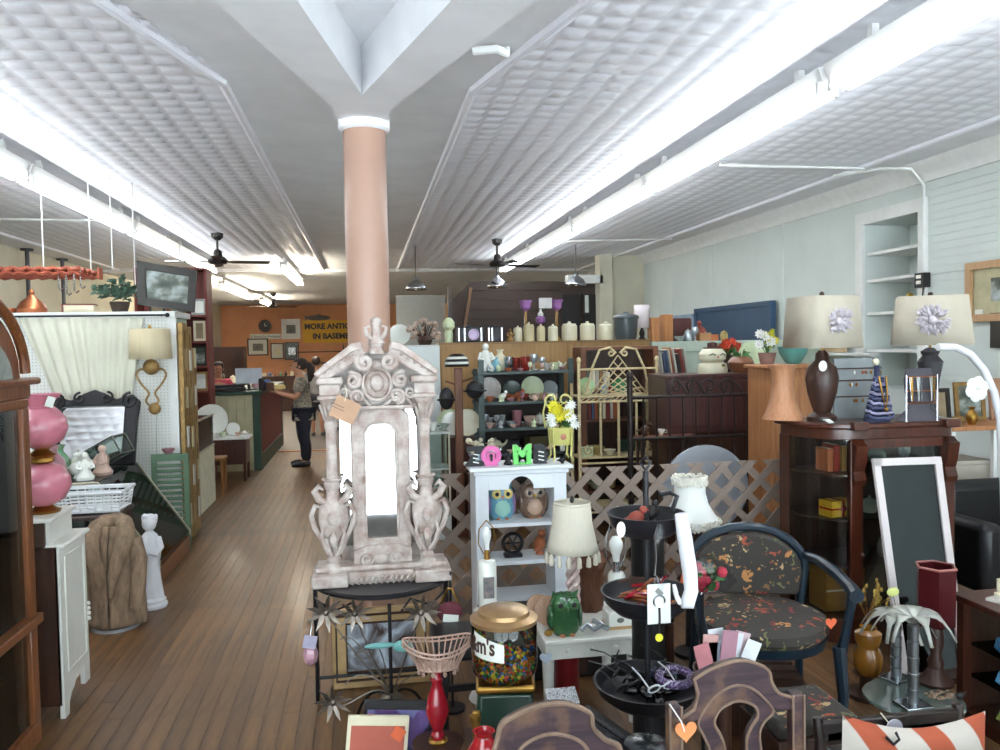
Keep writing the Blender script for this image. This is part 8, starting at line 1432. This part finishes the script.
t = thing('red_jug', 'shiny red ceramic jug beside the sweet dispenser stand', 'jug', (at(484, 745, 2.42).x, 2.42, 0)); kk = mpp(484, 745, 2.42); z0 = at(484, 770, 2.42).z; B().lathe([(10*kk, z0), (16*kk, z0+10*kk), (17*kk, z0+20*kk), (10*kk, z0+32*kk), (9*kk, z0+36*kk), (11*kk, z0+40*kk), (9*kk, z0+40*kk), (7*kk, z0+34*kk)], 22).build('body', mat('red_ceramic', 'a81c24', .15, coat=.7), t); B().lathe([(.08, 0), (.07, .02), (.03, .03), (.03, z0-.02), (.05, z0)], 14).build('stand', walnut, t)
t = thing('red_cylinder_vase', 'tall dark red cylinder vase under the white side table', 'vase', (at(579, 690, 3.35).x, 3.56, 0)); B().lathe([(.055, 0), (.058, .01), (.055, za-.10), (.05, za-.10), (.048, .03)], 20).build('body', mat('deep_red_ceramic', '8a1420', .3, coat=.4), t); B().lathe([(.058, 0), (.06, .006), (.058, .012)], 20).build('foot_ring', mat('deep_red_ceramic'), t)
o = heart('pale blue heart tag hanging under the white side table', at(546, 658, 3.352), .03, mat('pale_blue_tag', 'b8c4d2', .7)); B().tube([(0, 0, .02), (.002, .002, .09)], .0015, 5).build('string', cream, o)
t = thing('dark_filler_trunk', 'black trunk added to darken the space behind the white side table', 'trunk', (1.05, 3.98, 0)); B().bx(-.48, .48, -.1, .25, 0, .24).build('body', mat('trunk_black', '1a1716', .6, var=.2), t, bev=.01); B().bx(-.49, .49, -.11, .26, .24, .30).build('lid', mat('trunk_black'), t, bev=.015)  # added dark filler, darkens the bare floor and lower lattice
for x in (-.46, .0, .46): B().bx(x-.02, x+.02, -.115, -.1, .02, .24).build('strap', walnut, t)
t = thing('dark_filler_stool', 'black stool added to darken the space behind the red vase lamp', 'stool', (at(455, 700, 3.4).x+.10, 3.42, 0));  # added dark filler for the black area behind the red lamp
for x in (-.16, .16): B().bx(x-.018, x+.018, -.16, -.124, 0, .42).build('leg', black, t); B().bx(x-.018, x+.018, .14, .176, 0, .40).build('leg', black, t)
B().bx(-.19, .19, -.17, .17, .40, .44).build('seat', lea, t, bev=.01)
for z in (.12, .26): B().bx(-.16, .16, .15, .165, z, z+.03).build('stretcher', black, t)
t = thing('patterned_magazine', 'black and white patterned booklet behind the arched back chair', 'booklet', (at(562, 700, 2.95).x, 2.95, 0)); zz = at(562, 697, 2.95).z; B().box((0, 0, zz), (.12, .08, .012), (25, 0, 0)).build('cover', spots('bw_print', 'c9c9cc', ('2a2a2e', '55555a'), 55, .6, .42), t); B().bx(-.05, .05, -.03, .03, 0, zz-.03).build('block', walnut, t)

t = thing('dark_filler_cylinder', 'tall black cylinder added to darken the space behind the tiered bowls', 'stand', (at(648, 600, 3.13).x, 3.13, 0)); zu = at(648, 535, 3.13).z  # added black shape, fills the dark gap behind the tiers
B().lathe([(.075, 0), (.078, .02), (.068, .05), (.068, zu-.03), (.078, zu), (.07, zu), (.06, zu-.05), (.06, .08)], 22).build('cylinder', mat('black_tin', '121214', .5, .2), t); B().lathe([(.07, .3), (.074, .31), (.07, .32)], 22, cap=False).build('band', black, t)
for i in range(11):
    a = i*2.4; one('black_case', ('black glasses case' if i % 2 else 'small black pouch') + ' among the sunglasses in the lowest bowl', 'case', B().sph((0, 0, 0), .03, (1.5, .8, .6), 10).box((0, 0, .012), (.05, .02, .008)), mat('patent_black', '0e0e11', .2, coat=.5), (bpx+.085*cos(a)*(.6+.4*(i % 3)/2), BY+.085*sin(a)*(.6+.4*(i % 3)/2), zt3[0]-.03+.003*i), 40*i, 'black cases in the lowest bowl')

t = thing('dark_filler_footstool', 'dark footstool with floral cushion added to darken the floor between the lyre chair and the armchair', 'stool', (1.54, 2.68, 0)); B().bx(-.16, .16, -.15, .15, .06, .30).build('box', walnut, t, bev=.006); B().bx(-.16, .16, -.15, .15, .30, .36).build('cushion', floral, t, bev=.02)  # added to darken the bright floor between the chairs
for x in (-.13, .13):
    for y in (-.12, .12): B().lathe([(.018, 0), (.024, .03), (.02, .06)], 10, c=(x, y, 0)).build('foot', walnut, t)
t = thing('dark_filler_crate', 'low dark slatted crate added to darken the space under the floral armchair', 'crate', (1.72, 3.33, 0), -14)  # added dark boards standing in for the gloom below the seat
for i in range(5): B().bx(-.19, .19, -.18+.09*i-.03, -.18+.09*i+.03, .16, .18).build('top_slat', walnut, t)
for y in (-.2, .2): B().bx(-.19, .19, y-.01, y+.01, 0, .16).build('side_board', walnut, t)
for x in (-.18, .18): B().bx(x-.01, x+.01, -.19, .19, 0, .158).build('end_board', walnut, t)
